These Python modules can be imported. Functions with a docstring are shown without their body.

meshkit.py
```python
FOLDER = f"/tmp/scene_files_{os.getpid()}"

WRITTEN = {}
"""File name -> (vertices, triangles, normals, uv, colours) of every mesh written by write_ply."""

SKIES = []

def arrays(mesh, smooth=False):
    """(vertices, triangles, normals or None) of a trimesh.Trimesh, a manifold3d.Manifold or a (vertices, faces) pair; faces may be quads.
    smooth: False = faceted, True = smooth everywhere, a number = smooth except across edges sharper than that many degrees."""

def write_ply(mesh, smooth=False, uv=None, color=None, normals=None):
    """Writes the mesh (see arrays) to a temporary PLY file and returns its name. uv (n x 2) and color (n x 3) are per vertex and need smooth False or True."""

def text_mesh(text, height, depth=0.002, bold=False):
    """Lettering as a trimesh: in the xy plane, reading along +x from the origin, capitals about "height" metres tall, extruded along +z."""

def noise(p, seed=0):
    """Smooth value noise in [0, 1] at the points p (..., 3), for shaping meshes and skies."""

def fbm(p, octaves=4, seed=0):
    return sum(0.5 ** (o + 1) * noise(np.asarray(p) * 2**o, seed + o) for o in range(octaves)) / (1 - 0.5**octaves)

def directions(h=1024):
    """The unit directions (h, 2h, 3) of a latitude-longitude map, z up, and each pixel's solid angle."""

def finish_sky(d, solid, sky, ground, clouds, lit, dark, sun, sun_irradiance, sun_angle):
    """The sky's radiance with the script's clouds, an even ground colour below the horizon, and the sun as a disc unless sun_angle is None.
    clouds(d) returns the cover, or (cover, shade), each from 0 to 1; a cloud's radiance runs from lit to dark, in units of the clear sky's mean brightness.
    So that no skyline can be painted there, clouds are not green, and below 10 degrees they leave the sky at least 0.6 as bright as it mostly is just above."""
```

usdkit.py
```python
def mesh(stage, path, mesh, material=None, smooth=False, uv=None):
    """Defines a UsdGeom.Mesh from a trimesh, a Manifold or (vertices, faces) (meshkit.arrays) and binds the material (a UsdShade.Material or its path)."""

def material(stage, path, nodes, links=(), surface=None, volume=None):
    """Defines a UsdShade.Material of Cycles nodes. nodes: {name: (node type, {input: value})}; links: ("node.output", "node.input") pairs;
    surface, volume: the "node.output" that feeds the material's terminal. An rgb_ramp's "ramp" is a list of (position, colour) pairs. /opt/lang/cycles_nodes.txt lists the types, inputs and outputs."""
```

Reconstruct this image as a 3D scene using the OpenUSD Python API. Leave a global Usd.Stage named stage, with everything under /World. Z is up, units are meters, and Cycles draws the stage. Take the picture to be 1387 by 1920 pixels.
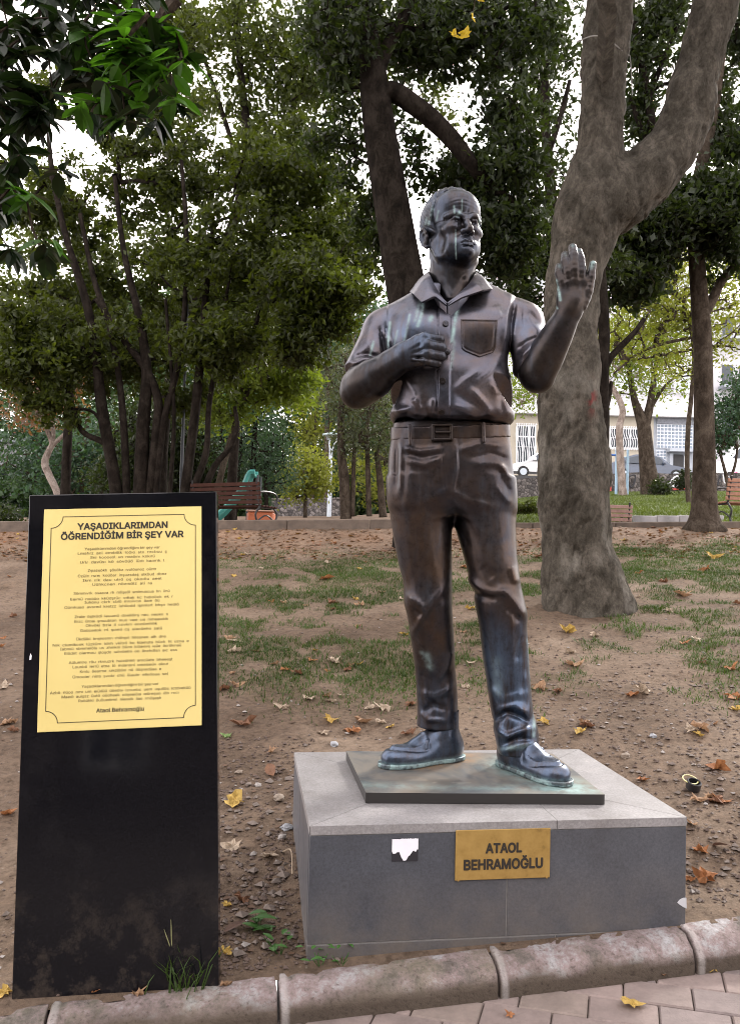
import math, random
import numpy as np, trimesh, usdkit, meshkit
from pxr import Usd, UsdGeom, UsdLux, UsdShade, Gf, Sdf, Vt
from shapely.geometry import Polygon

stage = Usd.Stage.CreateInMemory()
UsdGeom.SetStageUpAxis(stage, UsdGeom.Tokens.z)
UsdGeom.SetStageMetersPerUnit(stage, 1.0)
UsdGeom.Xform.Define(stage, '/World')
UsdGeom.Scope.Define(stage, '/World/Looks')

# ---------------------------------------------------------------- camera, sky, sun, exposure
EXPOSURE = 1.40
CAM_H = 1.44
PITCH, ROLL, FPX = math.radians(2.32), math.radians(-1.41), 1550.0
_rt, _up, FWD = np.array([1, 0, 0.]), np.array([0, -math.sin(PITCH), math.cos(PITCH)]), np.array([0, math.cos(PITCH), math.sin(PITCH)])
RT = math.cos(ROLL) * _rt - math.sin(ROLL) * _up
UP = math.sin(ROLL) * _rt + math.cos(ROLL) * _up
EYE = np.array([0, 0, CAM_H])
cam = UsdGeom.Camera.Define(stage, '/World/camera')
cam.CreateHorizontalApertureAttr(36.0)
cam.CreateVerticalApertureAttr(36.0 * 1920 / 1387)
cam.CreateFocalLengthAttr(36.0 * FPX / 1387)
cam.CreateExposureAttr(EXPOSURE)
cam.CreateFStopAttr(0.0)
cam.AddTransformOp().Set(Gf.Matrix4d(*RT, 0, *UP, 0, *(-FWD), 0, *EYE, 1))

SUN_EL, SUN_AZ = math.radians(32), math.radians(38)            # low beyond the trees on the right, veiled
sun_dir = np.array([math.cos(SUN_EL) * math.sin(SUN_AZ), math.cos(SUN_EL) * math.cos(SUN_AZ), math.sin(SUN_EL)])
dome = UsdLux.DomeLight.Define(stage, '/World/sky')
sky_mat = usdkit.material(stage, '/World/Looks/sky_air', {
    's': ('sky_texture', {'sky_type': 'single_scattering', 'sun_disc': False, 'sun_elevation': SUN_EL, 'sun_rotation': SUN_AZ}),
    'tc': ('texture_coordinate', {}),
    'n': ('noise_texture', {'scale': 2.2, 'detail': 5, 'roughness': 0.55}),
    'cr': ('rgb_ramp', {'ramp': [(0.32, (0.50, 0.50, 0.50)), (0.58, (0.93, 0.93, 0.93))]}),
    'cl': ('color', {'value': (14.0, 12.9, 12.7)}),
    'm': ('mix_color', {'use_clamp': False}),
    'b': ('background_shader', {'strength': 0.10})},
    [('tc.generated', 'n.vector'), ('n.fac', 'cr.fac'), ('cr.color', 'm.fac'), ('s.color', 'm.a'), ('cl.color', 'm.b'), ('m.result', 'b.color')], surface='b.background')
UsdShade.MaterialBindingAPI.Apply(dome.GetPrim()).Bind(sky_mat)
dome.GetPrim().SetCustomDataByKey('kind', 'structure')
sun = UsdLux.DistantLight.Define(stage, '/World/sun')
sun.CreateNormalizeAttr(True); sun.CreateIntensityAttr(0.40); sun.CreateAngleAttr(10.0); sun.CreateColorAttr(Gf.Vec3f(1.0, 0.95, 0.88))
_z = sun_dir; _x = np.cross([0, 0, 1], _z); _x /= np.linalg.norm(_x); _y = np.cross(_z, _x)
sun.AddTransformOp().Set(Gf.Matrix4d(*_x, 0, *_y, 0, *_z, 0, 0, 0, 30, 1))

# ---------------------------------------------------------------- helpers
def ray(px, py):
    return ((px - 693.5) / FPX) * RT - ((py - 960) / FPX) * UP + FWD
def at(px, py, y):
    'world point seen at photo pixel (px, py), y metres in front of the camera'
    d = ray(px, py)
    return EYE + d * (y / d[1])
def project(p):
    q = np.asarray(p, float) - EYE
    return np.stack([693.5 + FPX * (q @ RT) / (q @ FWD), 960 - FPX * (q @ UP) / (q @ FWD)], -1)

_used = {}
def numbered(parent, name):
    k = (parent, name)
    n = _used.get(k, 0); _used[k] = n + 1
    return f'{parent}/{name}' if n == 0 else f'{parent}/{name}_{n:03d}'
def tag(prim, label=None, cat=None, group=None, kind=None):
    prim = prim.GetPrim() if hasattr(prim, 'GetPrim') else prim
    for k, v in (('label', label), ('category', cat), ('group', group), ('kind', kind)):
        if v: prim.SetCustomDataByKey(k, v)
    return prim
BASE = {'/World': np.zeros(3)}
def thing(name, label, cat, loc=(0, 0, 0), group=None):
    path = numbered('/World', name)
    x = UsdGeom.Xform.Define(stage, path)
    loc = np.asarray(loc, float)
    x.AddTranslateOp().Set(Gf.Vec3d(*map(float, loc)))
    BASE[path] = loc
    tag(x, label, cat, group)
    return path
def obj(name, mesh, mat, parent='/World', label=None, cat=None, group=None, kind=None, smooth=False, prim=None):
    'mesh in world coordinates -> ONE Mesh prim under parent'
    path = numbered(parent, name)
    base = BASE[parent]
    if isinstance(mesh, (list, tuple)) and len(mesh) and hasattr(mesh[0], 'vertices'):
        mesh = trimesh.util.concatenate(list(mesh))
    if isinstance(mesh, (list, tuple)):
        mesh = (np.asarray(mesh[0], float) - base, mesh[1])
    else:
        mesh = (np.asarray(mesh.vertices, float) - base, np.asarray(mesh.faces))
    m = usdkit.mesh(stage, path, mesh, mat, smooth=smooth)
    BASE[path] = base
    if prim:
        for k, a in prim.items():
            a = np.asarray(a, np.float32)
            if a.ndim == 1:
                UsdGeom.PrimvarsAPI(m).CreatePrimvar(k, Sdf.ValueTypeNames.FloatArray, 'vertex').Set(Vt.FloatArray.FromNumpy(a))
            else:
                UsdGeom.PrimvarsAPI(m).CreatePrimvar(k, Sdf.ValueTypeNames.Color3fArray, 'vertex').Set(Vt.Vec3fArray.FromNumpy(a))
    tag(m, label, cat, group, kind)
    return path
def box(lo, hi, M=None):
    lo, hi = np.asarray(lo, float), np.asarray(hi, float)
    b = trimesh.creation.box(hi - lo); b.apply_translation((lo + hi) / 2)
    if M is not None: b.apply_transform(M)
    return b
def chamfer_box(lo, hi, c=0.006, M=None):
    lo, hi = np.asarray(lo, float), np.asarray(hi, float)
    pts = []
    for s in np.ndindex(2, 2, 2):
        p = np.where(s, hi, lo); q = np.where(s, -c, c)
        for k in range(3):
            e = p + q; e[k] = p[k]; pts.append(e)
    b = trimesh.convex.convex_hull(np.array(pts))
    if M is not None: b.apply_transform(M)
    return b
def frame(o, x, y, z):
    M = np.eye(4); M[:3, 0], M[:3, 1], M[:3, 2], M[:3, 3] = x, y, z, o
    return M
def yaw_frame(o, yaw):
    c, s = math.cos(yaw), math.sin(yaw)
    return frame(o, (c, s, 0), (-s, c, 0), (0, 0, 1))
def norm(v):
    v = np.asarray(v, float); return v / np.linalg.norm(v)
def spline(pts, n):
    'Catmull-Rom through pts (any columns)'
    p = np.asarray(pts, float)
    if len(p) == 2: return p[0] + (p[1] - p[0]) * np.linspace(0, 1, n)[:, None]
    q = np.vstack([2 * p[0] - p[1], p, 2 * p[-1] - p[-2]])
    t = np.linspace(0, len(p) - 1 - 1e-9, n); i = t.astype(int); u = (t - i)[:, None]
    a, b, c, d = q[i], q[i + 1], q[i + 2], q[i + 3]
    return 0.5 * (2 * b + (c - a) * u + (2 * a - 5 * b + 4 * c - d) * u ** 2 + (3 * b - 3 * c + d - a) * u ** 3)
def tube(pts, radii, n=8, cap=True, rough=0.0, seed=0, rscale=3.0):
    p = np.asarray(pts, float); r = np.broadcast_to(np.asarray(radii, float), (len(p),))
    t = np.gradient(p, axis=0); t /= np.maximum(np.linalg.norm(t, axis=1, keepdims=True), 1e-12)
    a = np.cross(t[0], [0.13, 0.31, 0.94] if abs(t[0][2]) < 0.9 else [1, 0.1, 0]); a /= np.linalg.norm(a)
    rings, ang = [], np.arange(n) / n * 2 * np.pi
    for k in range(len(p)):
        a = a - t[k] * (a @ t[k]); a /= np.linalg.norm(a); b = np.cross(t[k], a)
        dirs = np.cos(ang)[:, None] * a + np.sin(ang)[:, None] * b
        rings.append(p[k] + dirs * r[k])
    v = np.array(rings)
    if rough > 0:
        f = meshkit.fbm(v.reshape(-1, 3) * np.array([rscale, rscale, rscale * 0.35]) + seed * 7.3, 4, seed).reshape(v.shape[:2])
        c = p[:, None]; v = c + (v - c) * (1 + rough * (f[..., None] - 0.5) * 2)
    m = len(p); v = v.reshape(-1, 3)
    i = np.arange(m - 1)[:, None] * n; j = np.arange(n); k = (j + 1) % n
    f = np.concatenate([np.stack([i + j, i + k, i + n + k], -1).reshape(-1, 3), np.stack([i + j, i + n + k, i + n + j], -1).reshape(-1, 3)])
    if cap:
        c0, c1 = len(v), len(v) + 1
        v = np.vstack([v, p[0], p[-1]])
        f = np.vstack([f, np.stack([k, j, np.full(n, c0)], -1), np.stack([(m - 1) * n + j, (m - 1) * n + k, np.full(n, c1)], -1)])
    return trimesh.Trimesh(v, f, process=False)
def rod(a, b, r, n=6, r2=None):
    return tube([a, b], [r, r if r2 is None else r2], n)
def join(ms):
    vs, fs, o = [], [], 0
    for m in ms:
        vs.append(np.asarray(m.vertices)); fs.append(np.asarray(m.faces) + o); o += len(m.vertices)
    return (np.vstack(vs), np.vstack(fs))

# ---------------------------------------------------------------- materials
def mat(name, nodes, links, surface='p.BSDF', volume=None):
    return usdkit.material(stage, '/World/Looks/' + name, nodes, links, surface=surface, volume=volume)
def plain(name, col, rough=0.6, var=0.15, scale=9.0, metal=0.0, bump=0.0, bscale=60, spec=0.5, island=False, coat=0.0):
    'procedural paint: colour varied by noise, fine bump'
    c = np.array(col, float)
    nodes = {'g': ('geometry', {}), 'n': ('noise_texture', {'scale': scale, 'detail': 5, 'roughness': 0.6}),
             'r': ('rgb_ramp', {'ramp': [(0.3, tuple(c * (1 - var))), (0.7, tuple(np.minimum(c * (1 + var), 0.95)))]}),
             'p': ('principled_bsdf', {'roughness': rough, 'metallic': metal, 'specular_ior_level': spec, 'coat_weight': coat})}
    links = [('g.position', 'n.vector'), ('n.fac', 'r.fac')]
    if island:
        nodes['h'] = ('hsv', {'saturation': 1.0}); nodes['mr'] = ('map_range', {'to_min': 0.65, 'to_max': 1.35})
        nodes['mh'] = ('map_range', {'to_min': 0.485, 'to_max': 0.515})
        links += [('g.random_per_island', 'mr.value'), ('mr.result', 'h.value'), ('g.random_per_island', 'mh.value'), ('mh.result', 'h.hue'), ('r.color', 'h.color'), ('h.color', 'p.base_color')]
    else:
        links += [('r.color', 'p.base_color')]
    if bump:
        nodes['bn'] = ('noise_texture', {'scale': bscale, 'detail': 4, 'roughness': 0.6}); nodes['bm'] = ('bump', {'strength': bump, 'distance': 0.01})
        links += [('g.position', 'bn.vector'), ('bn.fac', 'bm.height'), ('bm.normal', 'p.normal')]
    return mat(name, nodes, links)
def leaf_mat(name, a, b, trans=0.35, rough=0.45, tint=(1.5, 1.5, 0.5), spec=0.4):
    'leaf: colours a..b vary from leaf to leaf, light passes through'
    return mat(name, {
        'g': ('geometry', {}),
        'r': ('rgb_ramp', {'ramp': [(0.0, a), (0.55, tuple((np.array(a) + np.array(b)) / 2)), (1.0, b)]}),
        'n': ('noise_texture', {'scale': 0.9, 'detail': 3}), 'nr': ('map_range', {'from_min': 0.3, 'from_max': 0.7, 'to_min': 0.7, 'to_max': 1.25, 'clamp': True}),
        'h': ('hsv', {}),
        't': ('mix_color', {'blend_type': 'multiply', 'fac': 1.0, 'b': tint, 'use_clamp': False}),
        'p': ('principled_bsdf', {'roughness': rough, 'specular_ior_level': spec}), 'tr': ('translucent_bsdf', {}),
        'm': ('mix_closure', {'fac': trans})},
        [('g.random_per_island', 'r.fac'), ('g.position', 'n.vector'), ('n.fac', 'nr.value'), ('nr.result', 'h.value'), ('r.color', 'h.color'),
         ('h.color', 'p.base_color'), ('h.color', 't.a'), ('t.result', 'tr.color'), ('p.BSDF', 'm.closure1'), ('tr.BSDF', 'm.closure2')], surface='m.closure')
# ---------------------------------------------------------------- distance-field modelling
SY = 3.32
def S(px, py, dy=0.0): return at(px, py, SY + dy)
PX = SY / FPX
class Field:
    def __init__(s, lo, hi, h):
        s.lo, s.h = np.array(lo, float), h
        s.n = np.ceil((np.array(hi) - s.lo) / h).astype(int) + 1
        s.ax = [(s.lo[k] + h * np.arange(s.n[k])).astype(np.float32) for k in range(3)]
        s.d = np.full(s.n, 1.0, np.float32)
    def region(s, lo, hi):
        i0 = np.clip(np.floor((np.array(lo) - s.lo) / s.h).astype(int), 0, s.n); i1 = np.clip(np.ceil((np.array(hi) - s.lo) / s.h).astype(int) + 1, 0, s.n)
        sl = tuple(slice(a, b) for a, b in zip(i0, i1))
        return sl, s.ax[0][sl[0]][:, None, None], s.ax[1][sl[1]][None, :, None], s.ax[2][sl[2]][None, None, :]
    def put(s, lo, hi, fn, k=0.0, op='add'):
        m = k + 3 * s.h
        sl, X, Y, Z = s.region(np.array(lo) - m, np.array(hi) + m)
        if s.d[sl].size == 0: return
        b = fn(X, Y, Z).astype(np.float32); a = s.d[sl]
        if op == 'add':
            r = np.minimum(a, b)
            if k: hh = np.maximum(k - np.abs(a - b), 0) / k; r = r - hh * hh * k * 0.25
        else:
            b = -b; r = np.maximum(a, b)
            if k: hh = np.maximum(k - np.abs(a - b), 0) / k; r = r + hh * hh * k * 0.25
        s.d[sl] = r
    def cone(s, a, b, ra, rb, k=0.0, op='add', flat=None):
        'tapered capsule; flat=(axis, factor) squeezes its section along a unit axis'
        a, b = np.array(a, np.float32), np.array(b, np.float32); R = max(ra, rb)
        ab = b - a; L2 = float(ab @ ab) + 1e-12
        def fn(X, Y, Z):
            x, y, z = X - a[0], Y - a[1], Z - a[2]
            t = np.clip((x * ab[0] + y * ab[1] + z * ab[2]) / L2, 0, 1)
            ex, ey, ez = x - t * ab[0], y - t * ab[1], z - t * ab[2]
            if flat is not None:
                n, q = flat
                w = (ex * n[0] + ey * n[1] + ez * n[2]) * (1 / q - 1)
                ex, ey, ez = ex + w * n[0], ey + w * n[1], ez + w * n[2]
            return np.sqrt(ex * ex + ey * ey + ez * ez) - (ra + (rb - ra) * t)
        s.put(np.minimum(a, b) - R, np.maximum(a, b) + R, fn, k, op)
    def chain(s, pts, rs, k=0.0, op='add', flat=None):
        for i in range(len(pts) - 1): s.cone(pts[i], pts[i + 1], rs[i], rs[i + 1], k, op, flat)
    def ell(s, c, r, k=0.0, op='add', M=None):
        c = np.array(c, np.float32); r = np.array(r, np.float32); R = float(max(r))
        def fn(X, Y, Z):
            x, y, z = X - c[0], Y - c[1], Z - c[2]
            if M is not None:
                x, y, z = x * M[0, 0] + y * M[1, 0] + z * M[2, 0], x * M[0, 1] + y * M[1, 1] + z * M[2, 1], x * M[0, 2] + y * M[1, 2] + z * M[2, 2]
            q = np.sqrt((x / r[0]) ** 2 + (y / r[1]) ** 2 + (z / r[2]) ** 2)
            g = np.sqrt((x / r[0] ** 2) ** 2 + (y / r[1] ** 2) ** 2 + (z / r[2] ** 2) ** 2) + 1e-9
            return q * (q - 1) / g
        s.put(c - R, c + R, fn, k, op)
    def loft(s, rows, k=0.0, op='add', p=2.3):
        'rows of (z, cx, cy, rx, ry[, ryback]) -> stacked rounded sections'
        from scipy.interpolate import PchipInterpolator
        r = np.array(sorted(rows), float)
        itp = PchipInterpolator(r[:, 0], r[:, 1:], axis=0)
        z0, z1 = r[0, 0], r[-1, 0]
        lo = [(r[:, 1] - r[:, 3]).min(), (r[:, 2] - r[:, 4]).min(), z0]; hi = [(r[:, 1] + r[:, 3]).max(), (r[:, 2] + r[:, 4]).max(), z1]
        def fn(X, Y, Z):
            q = itp(np.clip(Z.ravel(), z0, z1)).astype(np.float32)
            cx, cy, rx, ry = (q[:, i][None, None, :] for i in range(4))
            e = np.exp(np.log(np.exp(p * np.log(np.abs((X - cx) / rx) + 1e-9)) + np.exp(p * np.log(np.abs((Y - cy) / ry) + 1e-9))) / p)
            d = (e - 1) * np.minimum(rx, ry) * 0.9
            return np.maximum(d, np.maximum(z0 - Z, Z - z1))
        s.put(lo, hi, fn, k, op)
    def clip_z(s, z, keep='above'):
        Z = s.ax[2][None, None, :]
        s.d = np.maximum(s.d, (z - Z) if keep == 'above' else (Z - z))
    def image_xy(s, sl=None):
        'photo pixel of every grid point (broadcast)'
        X, Y, Z = (s.ax[0][:, None, None], s.ax[1][None, :, None], s.ax[2][None, None, :])
        f = X * FWD[0] + (Y) * FWD[1] + (Z - CAM_H) * FWD[2]
        return 693.5 + FPX * (X * RT[0] + Y * RT[1] + (Z - CAM_H) * RT[2]) / f, 960 - FPX * (X * UP[0] + Y * UP[1] + (Z - CAM_H) * UP[2]) / f
    def mesh(s, smooth=0):
        v, f = surface_nets(s.d, s.lo, s.h)
        return v, f
def surface_nets(d, lo, h):
    neg = d < 0
    c = [neg[i:d.shape[0] - 1 + i, j:d.shape[1] - 1 + j, k:d.shape[2] - 1 + k] for i, j, k in np.ndindex(2, 2, 2)]
    al, an = c[0].copy(), c[0].copy()
    for q in c[1:]: al &= q; an |= q
    act = an & ~al
    cell = np.argwhere(act); idx = np.full(act.shape, -1, np.int64); idx[act] = np.arange(len(cell))
    acc, cnt = np.zeros((len(cell), 3)), np.zeros(len(cell))
    corners = [np.array(q) for q in np.ndindex(2, 2, 2)]
    vals = {tuple(q): d[cell[:, 0] + q[0], cell[:, 1] + q[1], cell[:, 2] + q[2]].astype(float) for q in corners}
    for a in corners:
        for ax in range(3):
            if a[ax]: continue
            b = a.copy(); b[ax] = 1
            va, vb = vals[tuple(a)], vals[tuple(b)]
            m = (va < 0) != (vb < 0)
            t = va[m] / (va[m] - vb[m])
            p = np.repeat(a[None].astype(float), m.sum(), 0); p[:, ax] += t
            acc[m] += p; cnt[m] += 1
    v = lo + h * (cell + acc / cnt[:, None])
    faces = []
    for ax in range(3):
        o = [k for k in range(3) if k != ax]
        sl0 = [slice(None)] * 3; sl1 = [slice(None)] * 3
        sl0[ax], sl1[ax] = slice(0, -1), slice(1, None)
        a, b = neg[tuple(sl0)], neg[tuple(sl1)]
        e = np.argwhere(a != b)
        e = e[(e[:, o[0]] > 0) & (e[:, o[1]] > 0) & (e[:, o[0]] < d.shape[o[0]] - 1) & (e[:, o[1]] < d.shape[o[1]] - 1)]
        inside = a[e[:, 0], e[:, 1], e[:, 2]]
        q = []
        for u, w in ((-1, -1), (0, -1), (0, 0), (-1, 0)):
            x = e.copy(); x[:, o[0]] += u; x[:, o[1]] += w
            q.append(idx[x[:, 0], x[:, 1], x[:, 2]])
        q = np.stack(q, 1)
        flip = inside if ax != 1 else ~inside
        q = np.where(flip[:, None], q, q[:, ::-1])
        faces.append(q)
    q = np.concatenate(faces)
    # one light relaxation keeps the net even
    nb, n2 = np.zeros_like(v), np.zeros(len(v))
    for i in range(4):
        for j in ((i + 1) % 4, (i - 1) % 4):
            np.add.at(nb, q[:, i], v[q[:, j]]); np.add.at(n2, q[:, i], 1)
    v = v * 0.55 + nb / np.maximum(n2, 1)[:, None] * 0.45
    f = np.vstack([q[:, [0, 1, 2]], q[:, [0, 2, 3]]])
    return v, f
def seg_dist(U, V, pts):
    'distance in the picture plane to a polyline, and the place along it'
    best = None; n = len(pts) - 1; along = 0
    for i in range(n):
        (ax, ay), (bx, by) = pts[i], pts[i + 1]
        dx, dy = bx - ax, by - ay; L = dx * dx + dy * dy
        t = np.clip(((U - ax) * dx + (V - ay) * dy) / L, 0, 1)
        e = np.hypot(U - ax - t * dx, V - ay - t * dy)
        if best is None: best, along = e, (i + t) / n
        else:
            m = e < best; best = np.where(m, e, best); along = np.where(m, (i + t) / n, along)
    return best, along
def fold(F, U, V, front, pts, amp, w):
    'ridge (amp > 0) or groove (amp < 0) along a line given in photo pixels; fades out at its ends'
    m = 2.6 * w
    x0, x1 = min(p[0] for p in pts) - m, max(p[0] for p in pts) + m; y0, y1 = min(p[1] for p in pts) - m, max(p[1] for p in pts) + m
    c = np.array([S(x, y, dy) for x in (x0, x1) for y in (y0, y1) for dy in (-.25, .1)])
    sl, _, _, _ = F.region([c[:, 0].min(), F.lo[1], c[:, 2].min()], [c[:, 0].max(), SY + 0.16, c[:, 2].max()])
    e, t = seg_dist(U[sl], V[sl], pts)
    F.d[sl] -= (amp * PX * np.exp(-(e / w) ** 2) * np.clip(np.minimum(t, 1 - t) * 5 + 0.25, 0, 1) * front[:, sl[1]]).astype(np.float32)

# ---------------------------------------------------------------- terrain
def kerb_y(x): return 2.64 + 0.19 * np.asarray(x, float)
def pave_z(x): return 0.018 + 0.04 * np.asarray(x, float)
def _sm(a, b, t):
    t = np.clip((t - a) / (b - a), 0, 1); return t * t * (3 - 2 * t)
BORDER_Y = 14.1
def soil_plane(x, y):
    return 0.165 + 0.14 * (y - 2.9) + 0.03 * (x - 0.5)
def ground_z(x, y):
    x, y = np.asarray(x, float), np.asarray(y, float)
    near = soil_plane(x, np.minimum(y, BORDER_Y))
    xx = np.clip(x, -30, 30)
    near = soil_plane(xx, np.minimum(y, BORDER_Y))
    u = _sm(-0.05, 0.30, x / np.maximum(y, 1))
    d = np.clip(y - BORDER_Y - 0.3, 0, None)
    s = 0.044 + 0.041 * u * _sm(1.5, 6, d)
    dip = 0.45 * _sm(0.20, 0.26, x / np.maximum(y, 1)) * (1 - _sm(0.395, 0.43, x / np.maximum(y, 1))) * _sm(14.3, 14.6, y) * (1 - _sm(17.5, 17.75, y))
    far = near - dip + np.minimum(d, 30) * s + np.clip(d - 30, 0, 60) * 0.012
    return far
def rough_z(x, y):
    p = np.stack([np.asarray(x, float), np.asarray(y, float), np.zeros(np.shape(x))], -1)
    f = (meshkit.fbm(p * 1.7, 3, 5) - 0.5) * 0.09 + (meshkit.fbm(p * 9.0, 3, 9) - 0.5) * 0.032
    k = _sm(0.02, 0.3, y - kerb_y(x))
    return f * k
def soil_z(x, y):
    return ground_z(x, y) + rough_z(x, y) * _sm(14.6, 13.9, np.asarray(y, float))
def hit(px, py, zoff=0.0):
    'point where the pixel ray meets the ground'
    d = ray(px, py); lo, hi = 1.5, 120.0
    ts = np.concatenate([np.linspace(2.3, 20, 900), np.linspace(20, 120, 800)])
    P = EYE + ts[:, None] * d / d[1]
    g = P[:, 2] - (soil_z(P[:, 0], P[:, 1]) + zoff)
    k = np.nonzero(g < 0)[0]
    if len(k) == 0: return P[-1]
    k = k[0]
    if k == 0: return P[0]
    t = g[k - 1] / (g[k - 1] - g[k])
    return P[k - 1] * (1 - t) + P[k] * t

def patch_mask(x, y):
    'grass cover 0..1 over the soil'
    p = np.stack([x, y, np.zeros(np.shape(x))], -1)
    n = meshkit.fbm(p * 1.15, 4, 21); n2 = meshkit.fbm(p * 4.1, 3, 44)
    u = x / y
    band = _sm(4.7, 6.0, y) * _sm(12.2, 9.2, y)
    left = _sm(-0.30, -0.14, u)
    right = 1.0 * _sm(0.16, 0.24, u) * _sm(5.6, 6.6, y) * _sm(13.2, 11.5, y)
    m = np.maximum(band * left, right) * np.clip((n * 0.55 + n2 * 0.45 - 0.445) * 8, 0, 1)
    trail = np.exp(-((u - 0.235 - 0.012 * (y - 8)) / 0.05) ** 2) * _sm(6.9, 7.4, y) * _sm(8.8, 8.2, y)
    return np.clip(m * (1 - trail), 0, 1)

soil_mat = mat('soil_earth', {
    'g': ('geometry', {}),
    'n1': ('noise_texture', {'scale': 1.1, 'detail': 6, 'roughness': 0.62}),
    'r1': ('rgb_ramp', {'ramp': [(0.30, (0.092, 0.063, 0.043)), (0.5, (0.152, 0.108, 0.077)), (0.72, (0.220, 0.164, 0.120))]}),
    'n2': ('noise_texture', {'scale': 26, 'detail': 6, 'roughness': 0.7}),
    'r2': ('rgb_ramp', {'ramp': [(0.32, (0.55, 0.53, 0.5)), (0.5, (1, 1, 1)), (0.68, (1.28, 1.25, 1.2))]}),
    'mx': ('mix_color', {'blend_type': 'multiply', 'fac': 1.0, 'use_clamp': False}),
    'v': ('voronoi_texture', {'scale': 55, 'randomness': 1.0}),
    'rv': ('rgb_ramp', {'ramp': [(0.0, (1, 1, 1)), (0.16, (1, 1, 1)), (0.24, (0, 0, 0))]}),
    'wn': ('rgb_ramp', {'ramp': [(0.0, (0, 0, 0)), (0.86, (0, 0, 0)), (0.9, (0.6, 0.6, 0.6))]}), 'sep': ('separate_color', {}),
    'mm': ('math', {'math_type': 'multiply'}),
    'pb': ('mix_color', {'b': (0.30, 0.26, 0.22)}),
    'at': ('attribute', {'attribute': 'grass'}),
    'gs': ('mix_color', {'b': (0.095, 0.095, 0.042)}), 'gf': ('math', {'math_type': 'multiply', 'value2': 0.45}),
    'rd': ('attribute', {'attribute': 'far_leaf'}), 'rs': ('mix_color', {'b': (0.27, 0.15, 0.085)}), 'rf': ('math', {'math_type': 'multiply', 'value2': 0.45}),
    'bn': ('noise_texture', {'scale': 38, 'detail': 8, 'roughness': 0.75}), 'bm': ('bump', {'strength': 0.9, 'distance': 0.03}),
    'p': ('principled_bsdf', {'roughness': 0.93, 'specular_ior_level': 0.2})},
    [('g.position', 'n1.vector'), ('g.position', 'n2.vector'), ('g.position', 'v.vector'), ('g.position', 'bn.vector'), ('n1.fac', 'r1.fac'), ('n2.fac', 'r2.fac'),
     ('r1.color', 'mx.a'), ('r2.color', 'mx.b'), ('v.distance', 'rv.fac'), ('v.color', 'sep.color'), ('sep.r', 'wn.fac'), ('rv.color', 'mm.value1'), ('wn.color', 'mm.value2'),
     ('mx.result', 'pb.a'), ('mm.value', 'pb.fac'), ('at.fac', 'gf.value1'), ('gf.value', 'gs.fac'), ('pb.result', 'gs.a'),
     ('rd.fac', 'rf.value1'), ('rf.value', 'rs.fac'), ('gs.result', 'rs.a'), ('rs.result', 'p.base_color'), ('bn.fac', 'bm.height'), ('bm.normal', 'p.normal')])

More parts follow.
